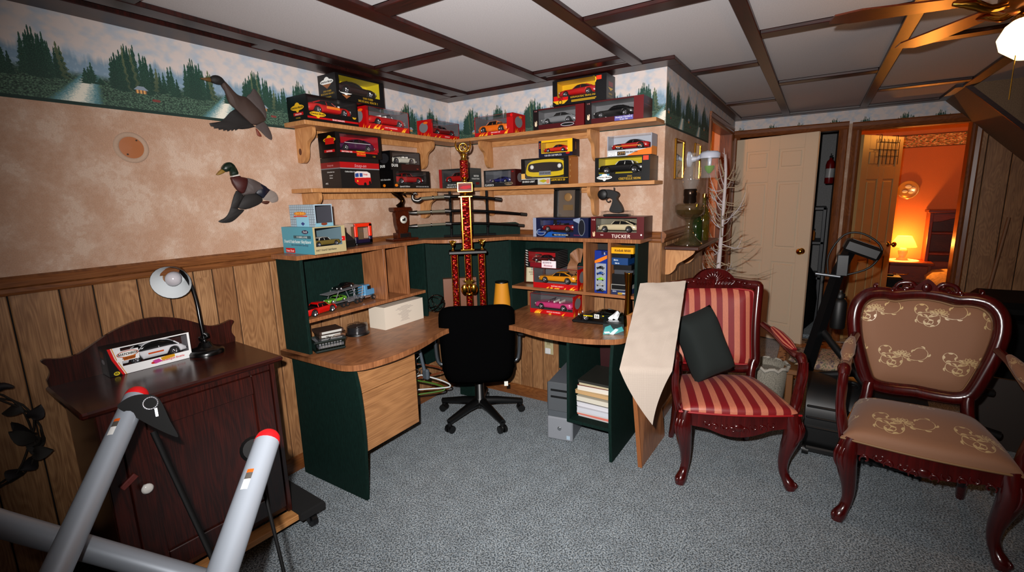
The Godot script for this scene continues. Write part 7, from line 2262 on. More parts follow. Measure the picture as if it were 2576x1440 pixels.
func trophy():
	var t = thing("tall_trophy", "tall gold trophy with red prism columns in the corner of the desk", "trophy", v3(0.53, 0.7305, 0.52), PI / 4 - 0.1)
	var rr = RandomNumberGenerator.new()
	rr.seed = 41
	var foil = StandardMaterial3D.new()
	var palette = [Color(0.60, 0.06, 0.03), Color(0.45, 0.03, 0.02), Color(0.75, 0.16, 0.03), Color(0.90, 0.55, 0.15), Color(0.30, 0.05, 0.25), Color(0.55, 0.03, 0.03)]
	var im = Image.create(64, 256, false, Image.FORMAT_RGB8)
	for y in range(0, 256, 4):
		for x in range(0, 64, 4):
			var c: Color = palette[rr.randi() % (6 if rr.randf() < 0.4 else 2)]
			im.fill_rect(Rect2i(x, y, 4, 4), c)
	foil.albedo_texture = tex(im)
	foil.metallic = 0.75
	foil.roughness = 0.28
	var nm = Image.create(64, 256, false, Image.FORMAT_RGB8)
	for y in range(0, 256, 4):
		for x in range(0, 64, 4): nm.fill_rect(Rect2i(x, y, 4, 4), Color(0.5 + rr.randf_range(-0.22, 0.22), 0.5 + rr.randf_range(-0.22, 0.22), 0.93))
	foil.normal_enabled = true
	foil.normal_texture = tex(nm)
	M.foil = foil
	slab("base", t, v3(-0.13, 0.0, -0.07), v3(0.13, 0.03, 0.07), mat(Color(0.10, 0.03, 0.015), 0.3), 0.004)
	for x in [-0.087, 0.0, 0.087]:
		var b = nb()
		var z = 0.0 if x != 0.0 else -0.03
		b.smooth().lathe([Vector2(0.021, 0.03), Vector2(0.021, 0.43)], 14, v3(x, 0, z))
		var c = part("column", b, foil, t)
		b = nb()
		for s in [-1.0, 1.0]: b.flat().box(v3(x + s * 0.0205, 0.23, z + 0.006), v3(0.003, 0.40, 0.004))
		part("gold_edge", b, M.gold, c)
	slab("plate", t, v3(-0.122, 0.43, -0.055), v3(0.122, 0.452, 0.055), mat(Color(0.02, 0.012, 0.012), 0.3), 0.005)
	for s in [-1.0, 1.0]:       # small winged cups at the ends
		var b = nb()
		b.smooth().lathe([Vector2(0.014, 0.452), Vector2(0.006, 0.462), Vector2(0.005, 0.475), Vector2(0.013, 0.485), Vector2(0.014, 0.497), Vector2(0.006, 0.503)], 12, v3(s * 0.093, 0, 0))
		for k in 5: b.tube([v3(s * 0.093, 0.495, 0), v3(s * 0.093 + (k - 2) * 0.011, 0.518 - absf(k - 2.0) * 0.003, 0)], [0.005, 0.006], 6)
		part("small_figure", b, M.gold, t)
	var b = nb()
	b.lathe([Vector2(0.036, 0.462), Vector2(0.036, 0.785)], 8)
	var mid = part("column", b, foil, t)
	b = nb()
	for y in [0.457, 0.79]: b.flat().box(v3(0, y, 0), v3(0.09, 0.01, 0.09), 0.003)
	for k in 4:
		var a = PI / 4 + PI / 2 * k
		b.box(v3(cos(a) * 0.037, 0.622, sin(a) * 0.037), v3(0.006, 0.325, 0.006))
	part("gold_edge", b, M.gold, mid)
	b = nb()
	b.smooth().lathe([Vector2(0.025, 0.795), Vector2(0.008, 0.803), Vector2(0.012, 0.812), Vector2(0.02, 0.818)], 14)
	part("collar", b, M.gold, t)
	b = nb()
	b.box(v3(0, 0.848, 0), v3(0.098, 0.062, 0.05), 0.003)
	var block = part("picture_block", b, M.gold, t)
	var pr = cell(88, 52)
	band(pr, 0, 0, 1, 1, Color(0.45, 0.15, 0.16))
	wedge(pr, [0.1, 0.6, 0.35, 0.35, 0.9, 0.3, 0.92, 0.6, 0.5, 0.75], Color(0.68, 0.06, 0.12)); band(pr, 0.0, 0.78, 1, 1, Color(0.45, 0.35, 0.33)); band(pr, 0, 0.0, 1, 0.18, Color(0.5, 0.28, 0.25))
	b = nb()
	b.r = uvr(pr)
	b.quad(v3(-0.043, 0.822, 0.0257), v3(0.043, 0.822, 0.0257), v3(0.043, 0.874, 0.0257), v3(-0.043, 0.874, 0.0257))
	part("picture", b, M.print_matt, block)
	b = nb()
	b.smooth().lathe([Vector2(0.02, 0.879), Vector2(0.011, 0.888), Vector2(0.018, 0.90), Vector2(0.026, 0.908)], 14)
	part("collar", b, M.gold, t)
	b = nb()
	b.smooth().lathe([Vector2(0.026, 0.908), Vector2(0.026, 1.01)], 14)
	part("column", b, foil, t)
	b = nb()
	b.smooth().lathe([Vector2(0.029, 1.01), Vector2(0.018, 1.02), Vector2(0.016, 1.032), Vector2(0.022, 1.045), Vector2(0.012, 1.056)], 14)
	part("collar", b, M.gold, t)
	b = nb()       # winged wheel on top
	b.smooth().tube(spiral(v3(0, 1.09, 0), Vector3.RIGHT, Vector3.UP, 0.024, 1.0, 0.0, 1.0, 20), 0.005, 7)
	for k in 4:
		var a = PI / 4 + k * PI / 2
		b.tube([v3(0, 1.09, 0), v3(cos(a) * 0.024, 1.09 + sin(a) * 0.024, 0)], 0.003, 5)
	part("wheel", b, M.gold, t)
	for s in [-1.0, 1.0]:
		b = nb()
		b.smooth().tube(curve3([v3(s * 0.006, 1.056, 0), v3(s * 0.035, 1.075, 0), v3(s * 0.046, 1.105, 0), v3(s * 0.042, 1.13, 0)], 4), lerps([0.008, 0.014, 0.012, 0.003], 13), 8, true, 0.5)
		part("wing", b, M.gold, t)
	# star and eagle badge between the columns
	b = nb()
	var star = PackedVector2Array()
	for k in 10:
		var a = PI / 2 + TAU * k / 10
		var r = 0.045 if k % 2 == 0 else 0.018
		star.append(Vector2(cos(a) * r, 0.245 + sin(a) * r * 0.6))
	b.prism(star, 0.0, 0.012)
	part("star", b, M.gold, t)
	for s in [-1.0, 1.0]:
		b = nb()
		b.smooth().ball(v3(s * 0.03, 0.195, 0.008), v3(0.024, 0.036, 0.010), 12, 8)
		part("badge_wing", b, M.gold, t)
	b = nb()
	b.smooth().ball(v3(0, 0.20, 0.014), v3(0.013, 0.035, 0.012), 12, 8)
	b.ball(v3(0, 0.162, 0.012), v3(0.02, 0.012, 0.008), 10, 6)
	part("badge_body", b, M.gold, t)

func swords():
	var e = v3(0.7071, 0, -0.7071)
	var P = v3(0.35, 0, 0.35)
	var st = thing("sword_stand", "black two post sword stand on the hutch", "sword stand", P)
	for x in [-0.067, 0.185]:
		var b = nb()
		b.smooth().tube([e * x + v3(0, 1.2515, 0), e * x + v3(0, 1.56, 0)], 0.009, 8)
		for y in [1.318, 1.405, 1.495]: b.tube(curve3([e * x + v3(0, y, 0), e * x + v3(0.02, y - 0.004, 0.02), e * x + v3(0.032, y + 0.012, 0.032)], 3), 0.006, 6)
		part("post", b, M.soft_black, st)
	var b0 = nb()
	b0.smooth().tube([e * -0.12 + v3(0, 1.258, 0), e * 0.24 + v3(0, 1.258, 0)], 0.008, 8)
	part("foot_bar", b0, M.soft_black, st)
	var wrap = tex_noise(Color(0.42, 0.40, 0.33), 0.6, 0.3, 311, 30, 0.7)
	var steel = mat(Color(0.32, 0.31, 0.30), 0.3, 0.9)
	var lac = mat(Color(0.012, 0.011, 0.012), 0.18)
	var off = v3(0.7071, 0, 0.7071) * 0.025
	var n = 0
	for q in [[-0.31, 0.283, 1.52, 1.503, 0.022, "short"], [-0.345, 0.46, 1.432, 1.395, 0.02, "middle"], [-0.35, 0.44, 1.342, 1.318, 0.018, "longest"]]:
		var s = thing("sword", ["curved sword with hooked pommel on the top rest of the stand", "black scabbard sword on the middle rest of the stand", "black scabbard sword on the lowest rest of the stand"][n], "sword", P + off, 0.0, "swords on the stand")
		var arc = func(x: float) -> Vector3:
			var f: float = (x - q[0]) / (q[1] - q[0])
			return e * x + v3(0, lerpf(q[2], q[3], f) + 0.02 * sin(PI * f) - 0.008, 0)
		var pts = []
		for i in 13: pts.append(arc.call(lerpf(-0.075, q[1] - 0.03, i / 12.0)))
		var b = nb()
		b.smooth().tube(pts, q[4] * 0.85, 10, true, 0.6)
		part("scabbard", b, lac, s)
		b = nb()
		b.smooth().tube([arc.call(q[1] - 0.045), arc.call(q[1])], q[4] * 0.95, 10, true, 0.65)
		part("scabbard_tip", b, steel, s)
		b = nb()
		pts = []
		for i in 7: pts.append(arc.call(lerpf(q[0] + 0.05, -0.105, i / 6.0)))
		b.smooth().tube(pts, q[4] * 0.72, 10, true, 0.7)
		part("grip", b, wrap, s)
		for k in [[-0.108, -0.07, 1.0], [lerpf(q[0] + 0.05, -0.105, 0.5) - 0.004, lerpf(q[0] + 0.05, -0.105, 0.5) + 0.004, 0.8]]:
			b = nb()
			b.smooth().tube([arc.call(k[0]), arc.call(k[1])], q[4] * k[2], 10, true, 0.8)
			part("fitting", b, steel, s)
		b = nb()
		if n == 0: b.smooth().tube(curve3([arc.call(q[0] + 0.055), arc.call(q[0] + 0.03) - v3(0, 0.012, 0), arc.call(q[0]) - v3(0, 0.002, 0), arc.call(q[0] - 0.004) + v3(0, 0.025, 0), arc.call(q[0] + 0.012) + v3(0, 0.04, 0), arc.call(q[0] + 0.024) + v3(0, 0.032, 0)], 3), lerps([0.014, 0.015, 0.012, 0.010, 0.008, 0.007], 16), 8)
		else: b.smooth().tube([arc.call(q[0]), arc.call(q[0] + 0.02), arc.call(q[0] + 0.055)], [0.009, 0.012, 0.014], 8)
		part("pommel", b, steel, s)
		n += 1

func office_things():
	# computer tower
	var p = thing("computer_tower", "silver grey desktop computer tower standing under the desk", "computer", v3(1.076, 0, 0.475), 0.15)
	var body = mat(Color(0.36, 0.375, 0.40), 0.5)
	var face = mat(Color(0.50, 0.515, 0.54), 0.45)
	slab("case", p, v3(0.002, 0.008, -0.41), v3(0.163, 0.375, -0.006), body, 0.004)
	slab("front_upper", p, v3(0.0, 0.19, -0.008), v3(0.165, 0.382, 0.012), mat(Color(0.30, 0.315, 0.33), 0.45), 0.008)
	slab("front_lower", p, v3(0.0, 0.005, -0.008), v3(0.165, 0.155, 0.018), face, 0.008)
	slab("front_middle", p, v3(0.003, 0.152, -0.008), v3(0.162, 0.195, 0.008), mat(Color(0.30, 0.32, 0.34), 0.4), 0.004)
	for y in [0.325, 0.282]:
		slab("drive_slot", p, v3(0.025, y, 0.011), v3(0.14, y + 0.014, 0.0135), M.plastic_black, 0.001)
	var b = nb()
	b.t = Transform3D(Basis(Vector3.RIGHT, PI / 2), v3(0.082, 0.085, 0.017))
	b.smooth().lathe([Vector2(0.013, 0), Vector2(0.013, 0.003), Vector2(0.008, 0.005), Vector2(0.001, 0.005)], 18)
	part("power_button", b, mat(Color(0.6, 0.62, 0.64), 0.2, 0.8), p)
	slab("sticker", p, v3(0.128, 0.02, 0.0181), v3(0.15, 0.045, 0.0186), mat(Color(0.62, 0.70, 0.76), 0.4))
	# papers in the cubby
	var rr = RandomNumberGenerator.new()
	rr.seed = 51
	var y = 0.2045
	var mags = [["purple and white magazine lying lowest on the cubby shelf", 0.012, Color(0.72, 0.70, 0.70), Color(0.13, 0.10, 0.22)], ["coral edged magazine second on the cubby shelf", 0.016, Color(0.80, 0.42, 0.36), Color(0.72, 0.45, 0.42)], ["red and white booklet third in the cubby pile", 0.014, Color(0.78, 0.76, 0.74), Color(0.36, 0.05, 0.05)], ["thick white papers low in the cubby pile", 0.03, Color(0.74, 0.75, 0.78), Color(0.72, 0.72, 0.74)], ["loose white sheets in the cubby pile", 0.026, Color(0.76, 0.76, 0.78), Color(0.75, 0.75, 0.76)], ["dark maroon booklet in the middle of the cubby pile", 0.012, Color(0.10, 0.02, 0.03), Color(0.08, 0.02, 0.025)], ["white directory with a red band in the cubby pile", 0.03, Color(0.78, 0.76, 0.70), Color(0.7, 0.68, 0.62)], ["yellow green leaflet sticking out of the cubby pile", 0.010, Color(0.55, 0.54, 0.30), Color(0.5, 0.5, 0.28)], ["manila papers above the leaflet in the cubby pile", 0.022, Color(0.72, 0.58, 0.40), Color(0.72, 0.60, 0.42)], ["white paperback with a red label in the cubby pile", 0.03, Color(0.80, 0.78, 0.74), Color(0.40, 0.06, 0.06)], ["cream booklet near the top of the cubby pile", 0.016, Color(0.70, 0.66, 0.54), Color(0.66, 0.6, 0.5)], ["dark grey printed magazine topmost in the cubby pile", 0.016, Color(0.14, 0.14, 0.12), Color(0.13, 0.13, 0.11)]]
	for m in mags:
		var o = thing("magazine", m[0], "magazine", v3(1.395 + rr.randf_range(-0.012, 0.008), y, 0.36 + rr.randf_range(-0.02, 0.02)), rr.randf_range(-0.04, 0.04), "papers piled in the desk cubby")
		slab("pages", o, v3(-0.105, 0.0, -0.14), v3(0.108, m[1] - 0.0012, 0.14), mat(m[2], 0.85), 0.0)
		slab("cover", o, v3(-0.107, m[1] - 0.0012, -0.142), v3(0.11, m[1] - 0.0002, 0.142), mat(m[3], 0.5), 0.0)
		y += m[1]
	var f = thing("red_folder", "dark red folder standing behind the papers in the desk cubby", "folder", v3(1.39, 0.2045, 0.085))
	f.rotation.x = 0.12
	slab("cover", f, v3(-0.11, 0, -0.004), v3(0.115, 0.44, 0.004), mat(Color(0.17, 0.012, 0.025), 0.6), 0.001)
	slab("pages", f, v3(-0.105, 0.004, -0.008), v3(0.11, 0.42, -0.0045), mat(Color(0.7, 0.7, 0.66), 0.8))
	# outlets
	for e in [[v3(0.836, 0.43, 0.001), 0.0, "cream wall outlet with a white plug under the desk"], [v3(0.001, 0.63, 0.72), PI / 2, "pale wall outlet beside the desk drawers"]]:
		var o = thing("wall_outlet", e[2], "outlet", e[0], e[1])
		slab("cover_plate", o, v3(-0.036, -0.058, 0.0), v3(0.036, 0.058, 0.005), mat(Color(0.66, 0.62, 0.48), 0.4), 0.002)
		for k in [-1.0, 1.0]:
			slab("socket", o, v3(-0.017, k * 0.027 - 0.014, 0.004), v3(0.017, k * 0.027 + 0.014, 0.0075), mat(Color(0.60, 0.56, 0.42), 0.4), 0.003)
			for s in [-0.006, 0.006]: slab("slot", o, v3(s - 0.0012, k * 0.027 - 0.006, 0.0072), v3(s + 0.0012, k * 0.027 + 0.006, 0.0079), M.plastic_black)
		if e[1] == 0.0: slab("plug", o, v3(-0.026, -0.053, 0.0065), v3(0.02, -0.008, 0.022), mat(Color(0.80, 0.80, 0.80), 0.4), 0.006)
	# coat hangers hooked under the left desk wing
	var hg = "coat hangers hooked under the desk"
	for e in [["green plastic coat hanger under the desk", Color(0.22, 0.36, 0.06), v3(0.30, 0.33, 0.83), 0.9, 0.006], ["white plastic coat hanger under the desk", Color(0.72, 0.74, 0.74), v3(0.32, 0.36, 0.80), 0.7, 0.005], ["brown wooden coat hanger under the desk", Color(0.40, 0.18, 0.07), v3(0.27, 0.42, 0.78), 1.15, 0.006]]:
		var o = thing("coat_hanger", e[0], "coat hanger", e[2], e[3], hg)
		var b2 = nb()
		var pts = curve3([v3(0, 0.03, 0), v3(0.10, -0.005, 0), v3(0.17, -0.04, 0), v3(0.185, -0.06, 0), v3(0.16, -0.07, 0), v3(0, -0.07, 0), v3(-0.16, -0.07, 0), v3(-0.185, -0.06, 0), v3(-0.17, -0.04, 0), v3(-0.10, -0.005, 0), v3(0, 0.03, 0)], 3)
		b2.smooth().tube(pts, e[4], 7, false)
		part("shoulder", b2, mat(e[1], 0.4), o)
		b2 = nb()
		b2.smooth().tube(curve3([v3(0, 0.03, 0), v3(0, 0.06, 0), v3(0.022, 0.08, 0), v3(0.012, 0.105, 0), v3(-0.018, 0.10, 0)], 4), 0.003, 6)
		part("hook", b2, mat(Color(0.5, 0.5, 0.5), 0.3, 0.9), o)
	var br = thing("folded_bracket", "grey metal folding leg hanging under the left desk wing", "bracket", v3(0.36, 0.40, 0.86))
	b = nb()
	b.smooth().tube([v3(0, 0.29, 0), v3(0.02, 0.10, -0.02), v3(0.03, 0.02, -0.03)], 0.011, 8)
	part("leg", b, mat(Color(0.38, 0.42, 0.46), 0.35, 0.5), br)
	slab("bracket_plate", br, v3(-0.02, 0.285, -0.05), v3(0.03, 0.296, 0.05), mat(Color(0.30, 0.32, 0.35), 0.4, 0.6))
	b = nb()
	b.box(v3(0.035, 0.02, -0.03), v3(0.05, 0.07, 0.03), 0.01)
	part("lock_knob", b, mat(Color(0.30, 0.33, 0.36), 0.4, 0.3), br)

# ------------------------------------------------------------------ beyond the doorways
func six_panel_door(parent: Node, w: float, h: float, material: Material):   # lies in local x (0..w), y (0..h), thickness along z, panels on both faces
	var b = nb()
	var t = 0.035
	var rows = [[0.16, 0.80], [0.93, 1.58], [1.70, h - 0.13]]
	var cols = [[0.11, w / 2 - 0.045], [w / 2 + 0.045, w - 0.11]]
	b.box(v3(w / 2, h / 2, 0), v3(w, h, t - 0.016), 0.001)
	var leaf = part("leaf", b, material, parent)
	var xs = [0.0, cols[0][0], cols[0][1], cols[1][0], cols[1][1], w]
	for s in [-1.0, 1.0]:
		for e in [[0.0, xs[1]], [xs[2], xs[3]], [xs[4], w]]:
			b = nb()
			b.box(v3((e[0] + e[1]) / 2, h / 2, s * (t / 2 - 0.004)), v3(e[1] - e[0], h - 0.001, 0.008), 0.002)
			part("stile", b, material, leaf)
		var ys = [0.0, rows[0][0], rows[0][1], rows[1][0], rows[1][1], rows[2][0], rows[2][1], h]
		for k in 4:
			for c in cols:
				b = nb()
				b.box(v3((c[0] + c[1]) / 2, (ys[k * 2] + ys[k * 2 + 1]) / 2, s * (t / 2 - 0.004)), v3(c[1] - c[0], ys[k * 2 + 1] - ys[k * 2], 0.008), 0.0015)
				part("rail", b, material, leaf)
		for r in rows:
			for c in cols:
				b = nb()
				b.box(v3((c[0] + c[1]) / 2, (r[0] + r[1]) / 2, s * (t / 2 - 0.007)), v3(c[1] - c[0] - 0.045, r[1] - r[0] - 0.045, 0.010), 0.007)
				part("panel", b, material, leaf)
	for s in [-1.0, 1.0]:
		b = nb()
		b.t = Transform3D(Basis(Vector3.RIGHT, s * PI / 2), v3(w - 0.06, 0.92, s * t / 2))
		b.smooth().lathe([Vector2(0.03, 0), Vector2(0.028, 0.006), Vector2(0.011, 0.012), Vector2(0.011, 0.03), Vector2(0.026, 0.042), Vector2(0.029, 0.055), Vector2(0.02, 0.066), Vector2(0.001, 0.068)], 18)
		tag(part("door_knob", b, M.gold, leaf), "brass door knob")

func room_box(called: String, lo: Vector3, hi: Vector3, wallm: Material, ceilm: Material, floorm: Material, skip := ""):
	var w = structure(called)
	if not "w" in skip: slab("plaster", w, v3(lo.x - 0.08, 0, lo.z), v3(lo.x, hi.y, hi.z), wallm)
	if not "e" in skip: slab("plaster", w, v3(hi.x, 0, lo.z), v3(hi.x + 0.08, hi.y, hi.z), wallm)
	if not "n" in skip: slab("plaster", w, v3(lo.x - 0.08, 0, lo.z - 0.08), v3(hi.x + 0.08, hi.y, lo.z), wallm)
	if not "s" in skip: slab("plaster", w, v3(lo.x - 0.08, 0, hi.z), v3(hi.x + 0.08, hi.y, hi.z + 0.08), wallm)
	slab("plaster", w, v3(lo.x - 0.08, hi.y, lo.z - 0.08), v3(hi.x + 0.08, hi.y + 0.08, hi.z + 0.08), ceilm)
	slab("carpet", w, v3(lo.x - 0.08, -0.1, lo.z - 0.08), v3(hi.x + 0.08, 0, hi.z), floorm)
	return w

func far_rooms():
	M.door_paint = mat(Color(0.78, 0.71, 0.61), 0.5)
	var d = structure("door_4", v3(1.668, 0.008, -2.615))
	d.rotation.y = -atan2(0.258, 0.70)
	six_panel_door(d, 0.757, 2.015, M.door_paint)
	var b = nb()
	b.smooth().tube(curve3([v3(0.36, 0.12, 0.018), v3(0.36, 0.12, 0.05), v3(0.36, 0.16, 0.06), v3(0.36, 0.18, 0.045)], 3), 0.005, 6)
	part("door_stop", b, M.gold, d)
	# bedroom
	var tan = tex_noise(Color(0.55, 0.40, 0.25), 0.3, 0.4, 401, 4, 0.95)
	var orange = tex_noise(Color(0.76, 0.43, 0.25), 0.12, 0.3, 402, 3, 0.85)
	var cream = mat(Color(0.80, 0.70, 0.52), 0.8)
	var w = room_box("wall_bedroom", v3(2.62, 0, -4.9), v3(4.7, H, LC - 0.12), orange, cream, tan, "s")
	var fl = noise(0.05, 403, 2)
	var fr = noise(0.11, 404, 2)
	var m = mat(Color.WHITE, 0.8)
	m.albedo_texture = tex(paint(512, 96, func(x: int, y: int):
		var k: float = fl.get_noise_2d(x, y * 1.2)
		var c = Color(0.62, 0.42, 0.22).lerp(Color(0.86, 0.72, 0.50), clampf(0.5 + 1.6 * k, 0, 1))
		if fr.get_noise_2d(x, y) > 0.22: c = Color(0.72, 0.34, 0.20)
		if fr.get_noise_2d(x + 300, y) > 0.28: c = Color(0.30, 0.34, 0.20)
		if y < 8 or y > 88: c = Color(0.35, 0.18, 0.10)
		return c))
	b = nb()
	b.quad(v3(2.62, 1.98, -4.898), v3(4.7, 1.98, -4.898), v3(4.7, 2.14, -4.898), v3(2.62, 2.14, -4.898))
	part("wallpaper_border", b, m, w)
	var bd = structure("door_5", v3(2.715, 0.008, -2.745))
	bd.rotation.y = atan2(0.60, 0.36)
	six_panel_door(bd, 0.70, 1.99, mat(Color(0.66, 0.52, 0.33), 0.4))
	# wire rack over the top of that door
	var rk = thing("over_door_rack", "black wire rack hooked over the bedroom door", "rack", v3(2.715, 0.008, -2.745), atan2(0.60, 0.36))
	for y in [1.80, 1.86, 1.93]:
		b = nb()
		b.tube([v3(0.25, y, 0.03), v3(0.60, y, 0.03)], 0.003, 5)
		part("rail", b, M.soft_black, rk)
	for k in 6:
		b = nb()
		b.tube([v3(0.25 + k * 0.07, 1.72, 0.03), v3(0.25 + k * 0.07, 1.96, 0.03)], 0.0025, 5)
		part("wire", b, M.soft_black, rk)
	for x in [0.28, 0.57]:
		b = nb()
		b.tube([v3(x, 1.93, 0.03), v3(x, 2.0, 0.024), v3(x, 2.0, -0.022), v3(x, 1.96, -0.022)], 0.003, 5)
		part("hook", b, M.soft_black, rk)
	var pine = wood(M.oak_flat, Vector3(1.2, 3, 1.2), 0.35)
	pine.albedo_color = Color(0.66, 0.34, 0.18)
	var ns = thing("nightstand", "reddish wooden nightstand with two drawers in the bedroom", "nightstand", v3(3.06, 0, -4.88))
	slab("body", ns, v3(0, 0.04, 0), v3(0.56, 0.57, 0.40), pine, 0.003)
	slab("top", ns, v3(-0.02, 0.57, -0.0), v3(0.58, 0.60, 0.43), pine, 0.006)
	for y in [0.36, 0.10]:
		var dr = slab("drawer", ns, v3(0.03, y, 0.40), v3(0.53, y + 0.20, 0.42), pine, 0.006)
		b = nb()
		b.smooth().tube(curve3([v3(0.21, y + 0.11, 0.42), v3(0.23, y + 0.095, 0.445), v3(0.33, y + 0.095, 0.445), v3(0.35, y + 0.11, 0.42)], 3), 0.006, 6)
		part("drawer_pull", b, M.gold, dr)
	var doily = thing("doily", "white lace doily under the bedroom lamp", "doily", v3(3.36, 0.6005, -4.68))
	b = nb()
	b.lathe([Vector2(0.17, 0.0), Vector2(0.165, 0.003)], 24)
	part("lace", b, mat(Color(0.85, 0.80, 0.70), 0.9), doily)
	var lp = thing("bedside_lamp", "glowing bedside lamp with pleated cream shade on the nightstand", "lamp", v3(3.36, 0.604, -4.68))
	b = nb()
	b.smooth().lathe([Vector2(0.06, 0.0), Vector2(0.055, 0.02), Vector2(0.03, 0.035), Vector2(0.045, 0.08), Vector2(0.05, 0.11), Vector2(0.03, 0.15), Vector2(0.018, 0.165)], 18)
	part("base", b, mat(Color(0.75, 0.66, 0.50), 0.3), lp)
	b = nb()
	var rings = []
	for e in [[0.13, 0.165], [0.105, 0.23], [0.07, 0.30]]:
		var ring = []
		for k in 48:
			var a = -TAU * k / 48
			var r: float = e[0] * (1.0 + (0.025 if k % 2 else -0.025))
			ring.append(v3(cos(a) * r, e[1], sin(a) * r))
		rings.append(ring)
	b.smooth().loft(rings, false)
	var sh = mat(Color(0.85, 0.66, 0.36), 0.8)
	sh.emission_enabled = true
	sh.emission = Color(1.0, 0.60, 0.16)
	sh.emission_energy_multiplier = 2.2
	sh.backlight_enabled = true
	sh.backlight = Color(0.8, 0.6, 0.3)
	part("lamp_shade", b, sh, lp)
	b = nb()
	b.smooth().ball(v3(0, 0.23, 0), v3(0.03, 0.035, 0.03), 12, 8)
	var bm = mat(Color(1, 0.9, 0.7), 0.4)
	bm.emission_enabled = true
	bm.emission = Color(1.0, 0.75, 0.35)
	bm.emission_energy_multiplier = 6.0
	part("bulb", b, bm, lp)
	lamp(v3(3.36, 0.834, -4.68), Color(1.0, 0.66, 0.28), 0.75, 0.03)
	var bl = thing("bedroom_light", "round glowing ceiling light in the bedroom", "light", v3(3.75, H - 0.001, -3.6))
	b = nb()
	b.smooth().lathe([Vector2(0.001, -0.10), Vector2(0.08, -0.09), Vector2(0.13, -0.04), Vector2(0.14, 0.0)], 20, Vector3(), false)
	var bgm = mat(Color(0.9, 0.8, 0.6), 0.4)
	bgm.emission_enabled = true
	bgm.emission = Color(1.0, 0.75, 0.4)
	bgm.emission_energy_multiplier = 2.0
	part("globe", b, bgm, bl)
	b = nb()
	b.smooth().lathe([Vector2(0.145, -0.012), Vector2(0.145, 0.0)], 20)
	part("rim", b, M.gold, bl)
	lamp(v3(3.75, H - 0.13, -3.6), Color(1.0, 0.64, 0.25), 0.55, 0.08)
	var wp = thing("wall_plate", "round decorated plate on the orange bedroom wall", "plate", v3(3.36, 1.468, -4.898))
	b = nb()
	b.t = Transform3D(Basis(Vector3.RIGHT, PI / 2), v3(0, 0, 0))
	b.smooth().lathe([Vector2(0.07, 0.002), Vector2(0.112, 0.022), Vector2(0.114, 0.025), Vector2(0.10, 0.02), Vector2(0.07, 0.010), Vector2(0.001, 0.008)], 28)
	part("plate", b, mat(Color(0.75, 0.55, 0.30), 0.2, 0.3), wp)
	b = nb()
	b.t = Transform3D(Basis(Vector3.RIGHT, PI / 2), v3(0, 0, 0))
	for e in [[-0.03, 0.02, 0.03], [0.03, 0.03, 0.028], [0.0, -0.04, 0.035], [0.05, -0.02, 0.02]]: b.smooth().ball(v3(e[0], 0.013, e[1]), v3(e[2], 0.004, e[2] * 0.7), 10, 5)
	part("motif", b, mat(Color(0.85, 0.80, 0.68), 0.5), wp)
	# bookcase headboard and bed
	var hb = thing("bookcase_headboard", "reddish wooden bookcase headboard in the bedroom", "headboard", v3(3.57, 0, -4.89))
	slab("side", hb, v3(0, 0, 0), v3(0.035, 1.19, 0.24), pine, 0.004)
	slab("side", hb, v3(1.07, 0, 0), v3(1.105, 1.19, 0.24), pine, 0.004)
	slab("top", hb, v3(-0.02, 1.19, 0), v3(1.125, 1.225, 0.26), pine, 0.006)
	slab("back", hb, v3(0.035, 0.0, 0), v3(1.07, 1.19, 0.012), pine)
	for y in [0.93, 0.68]: slab("shelf", hb, v3(0.035, y, 0.012), v3(1.07, y + 0.025, 0.23), pine, 0.003)
	slab("front_panel", hb, v3(0.035, 0.0, 0.20), v3(1.07, 0.60, 0.23), pine, 0.002)
	b = nb()
	var o = PackedVector2Array([Vector2(0.035, 1.19), Vector2(0.035, 1.08)])
	o.append_array(curve2([0.035, 1.08, 0.12, 1.09, 0.25, 1.13, 0.55, 1.145, 0.85, 1.13, 0.98, 1.09, 1.07, 1.08], 3))
	o.append(Vector2(1.07, 1.19))
	b.prism(o, 0.215, 0.235)
	part("valance", b, pine, hb)
	var bed = thing("bed", "bed with a draped gold quilt in front of the headboard", "bed", v3(3.62, 0, -4.6))
	slab("mattress", bed, v3(0.0, 0.18, 0.0), v3(1.0, 0.48, 1.7), mat(Color(0.6, 0.5, 0.4), 0.9), 0.03)
	slab("bed_frame", bed, v3(0.02, 0.0, 0.02), v3(0.98, 0.18, 1.68), pine)
	b = nb()
	var rows = []
	for i in 15:
		var row = []
		for j in 11:
			var z = 0.02 + 1.7 * j / 10.0
			var f = i / 14.0
			var p: Vector3
			if f < 0.4: p = v3(-0.06 + 0.03 * sin(j * 2.3) * (0.4 - f) * 2.5, 0.08 + f / 0.4 * 0.42, z)
			else: p = v3(-0.05 + (f - 0.4) / 0.6 * 1.05, 0.50 + 0.06 * sin((f - 0.4) * 4.0), z)
			row.append(p)
		rows.append(row)
	for r in rows: r.reverse()
	b.smooth().patch(rows)
	part("quilt", b, tex_noise(Color(0.72, 0.56, 0.34), 0.5, 0.08, 405, 1.5, 0.9), bed)
	var bx = thing("black_case", "black upright case standing before the nightstand", "case", v3(3.05, 0, -4.2))
	slab("case", bx, v3(0, 0, 0), v3(0.26, 0.48, 0.22), M.soft_black, 0.02)
	slab("handle", bx, v3(0.08, 0.48, 0.09), v3(0.18, 0.50, 0.12), M.soft_black, 0.006)
	# store room behind the beige door
	var grey = tex_noise(Color(0.50, 0.50, 0.50), 0.2, 0.3, 406, 2, 0.9)
	room_box("wall_store", v3(1.60, 0, -3.9), v3(2.54, H, LC - 0.12), grey, grey, M.carpet, "s")
	var fe = thing("fire_extinguisher", "small red fire extinguisher hanging on the store room wall", "fire extinguisher", v3(2.49, 1.56, -3.0))
	b = nb()
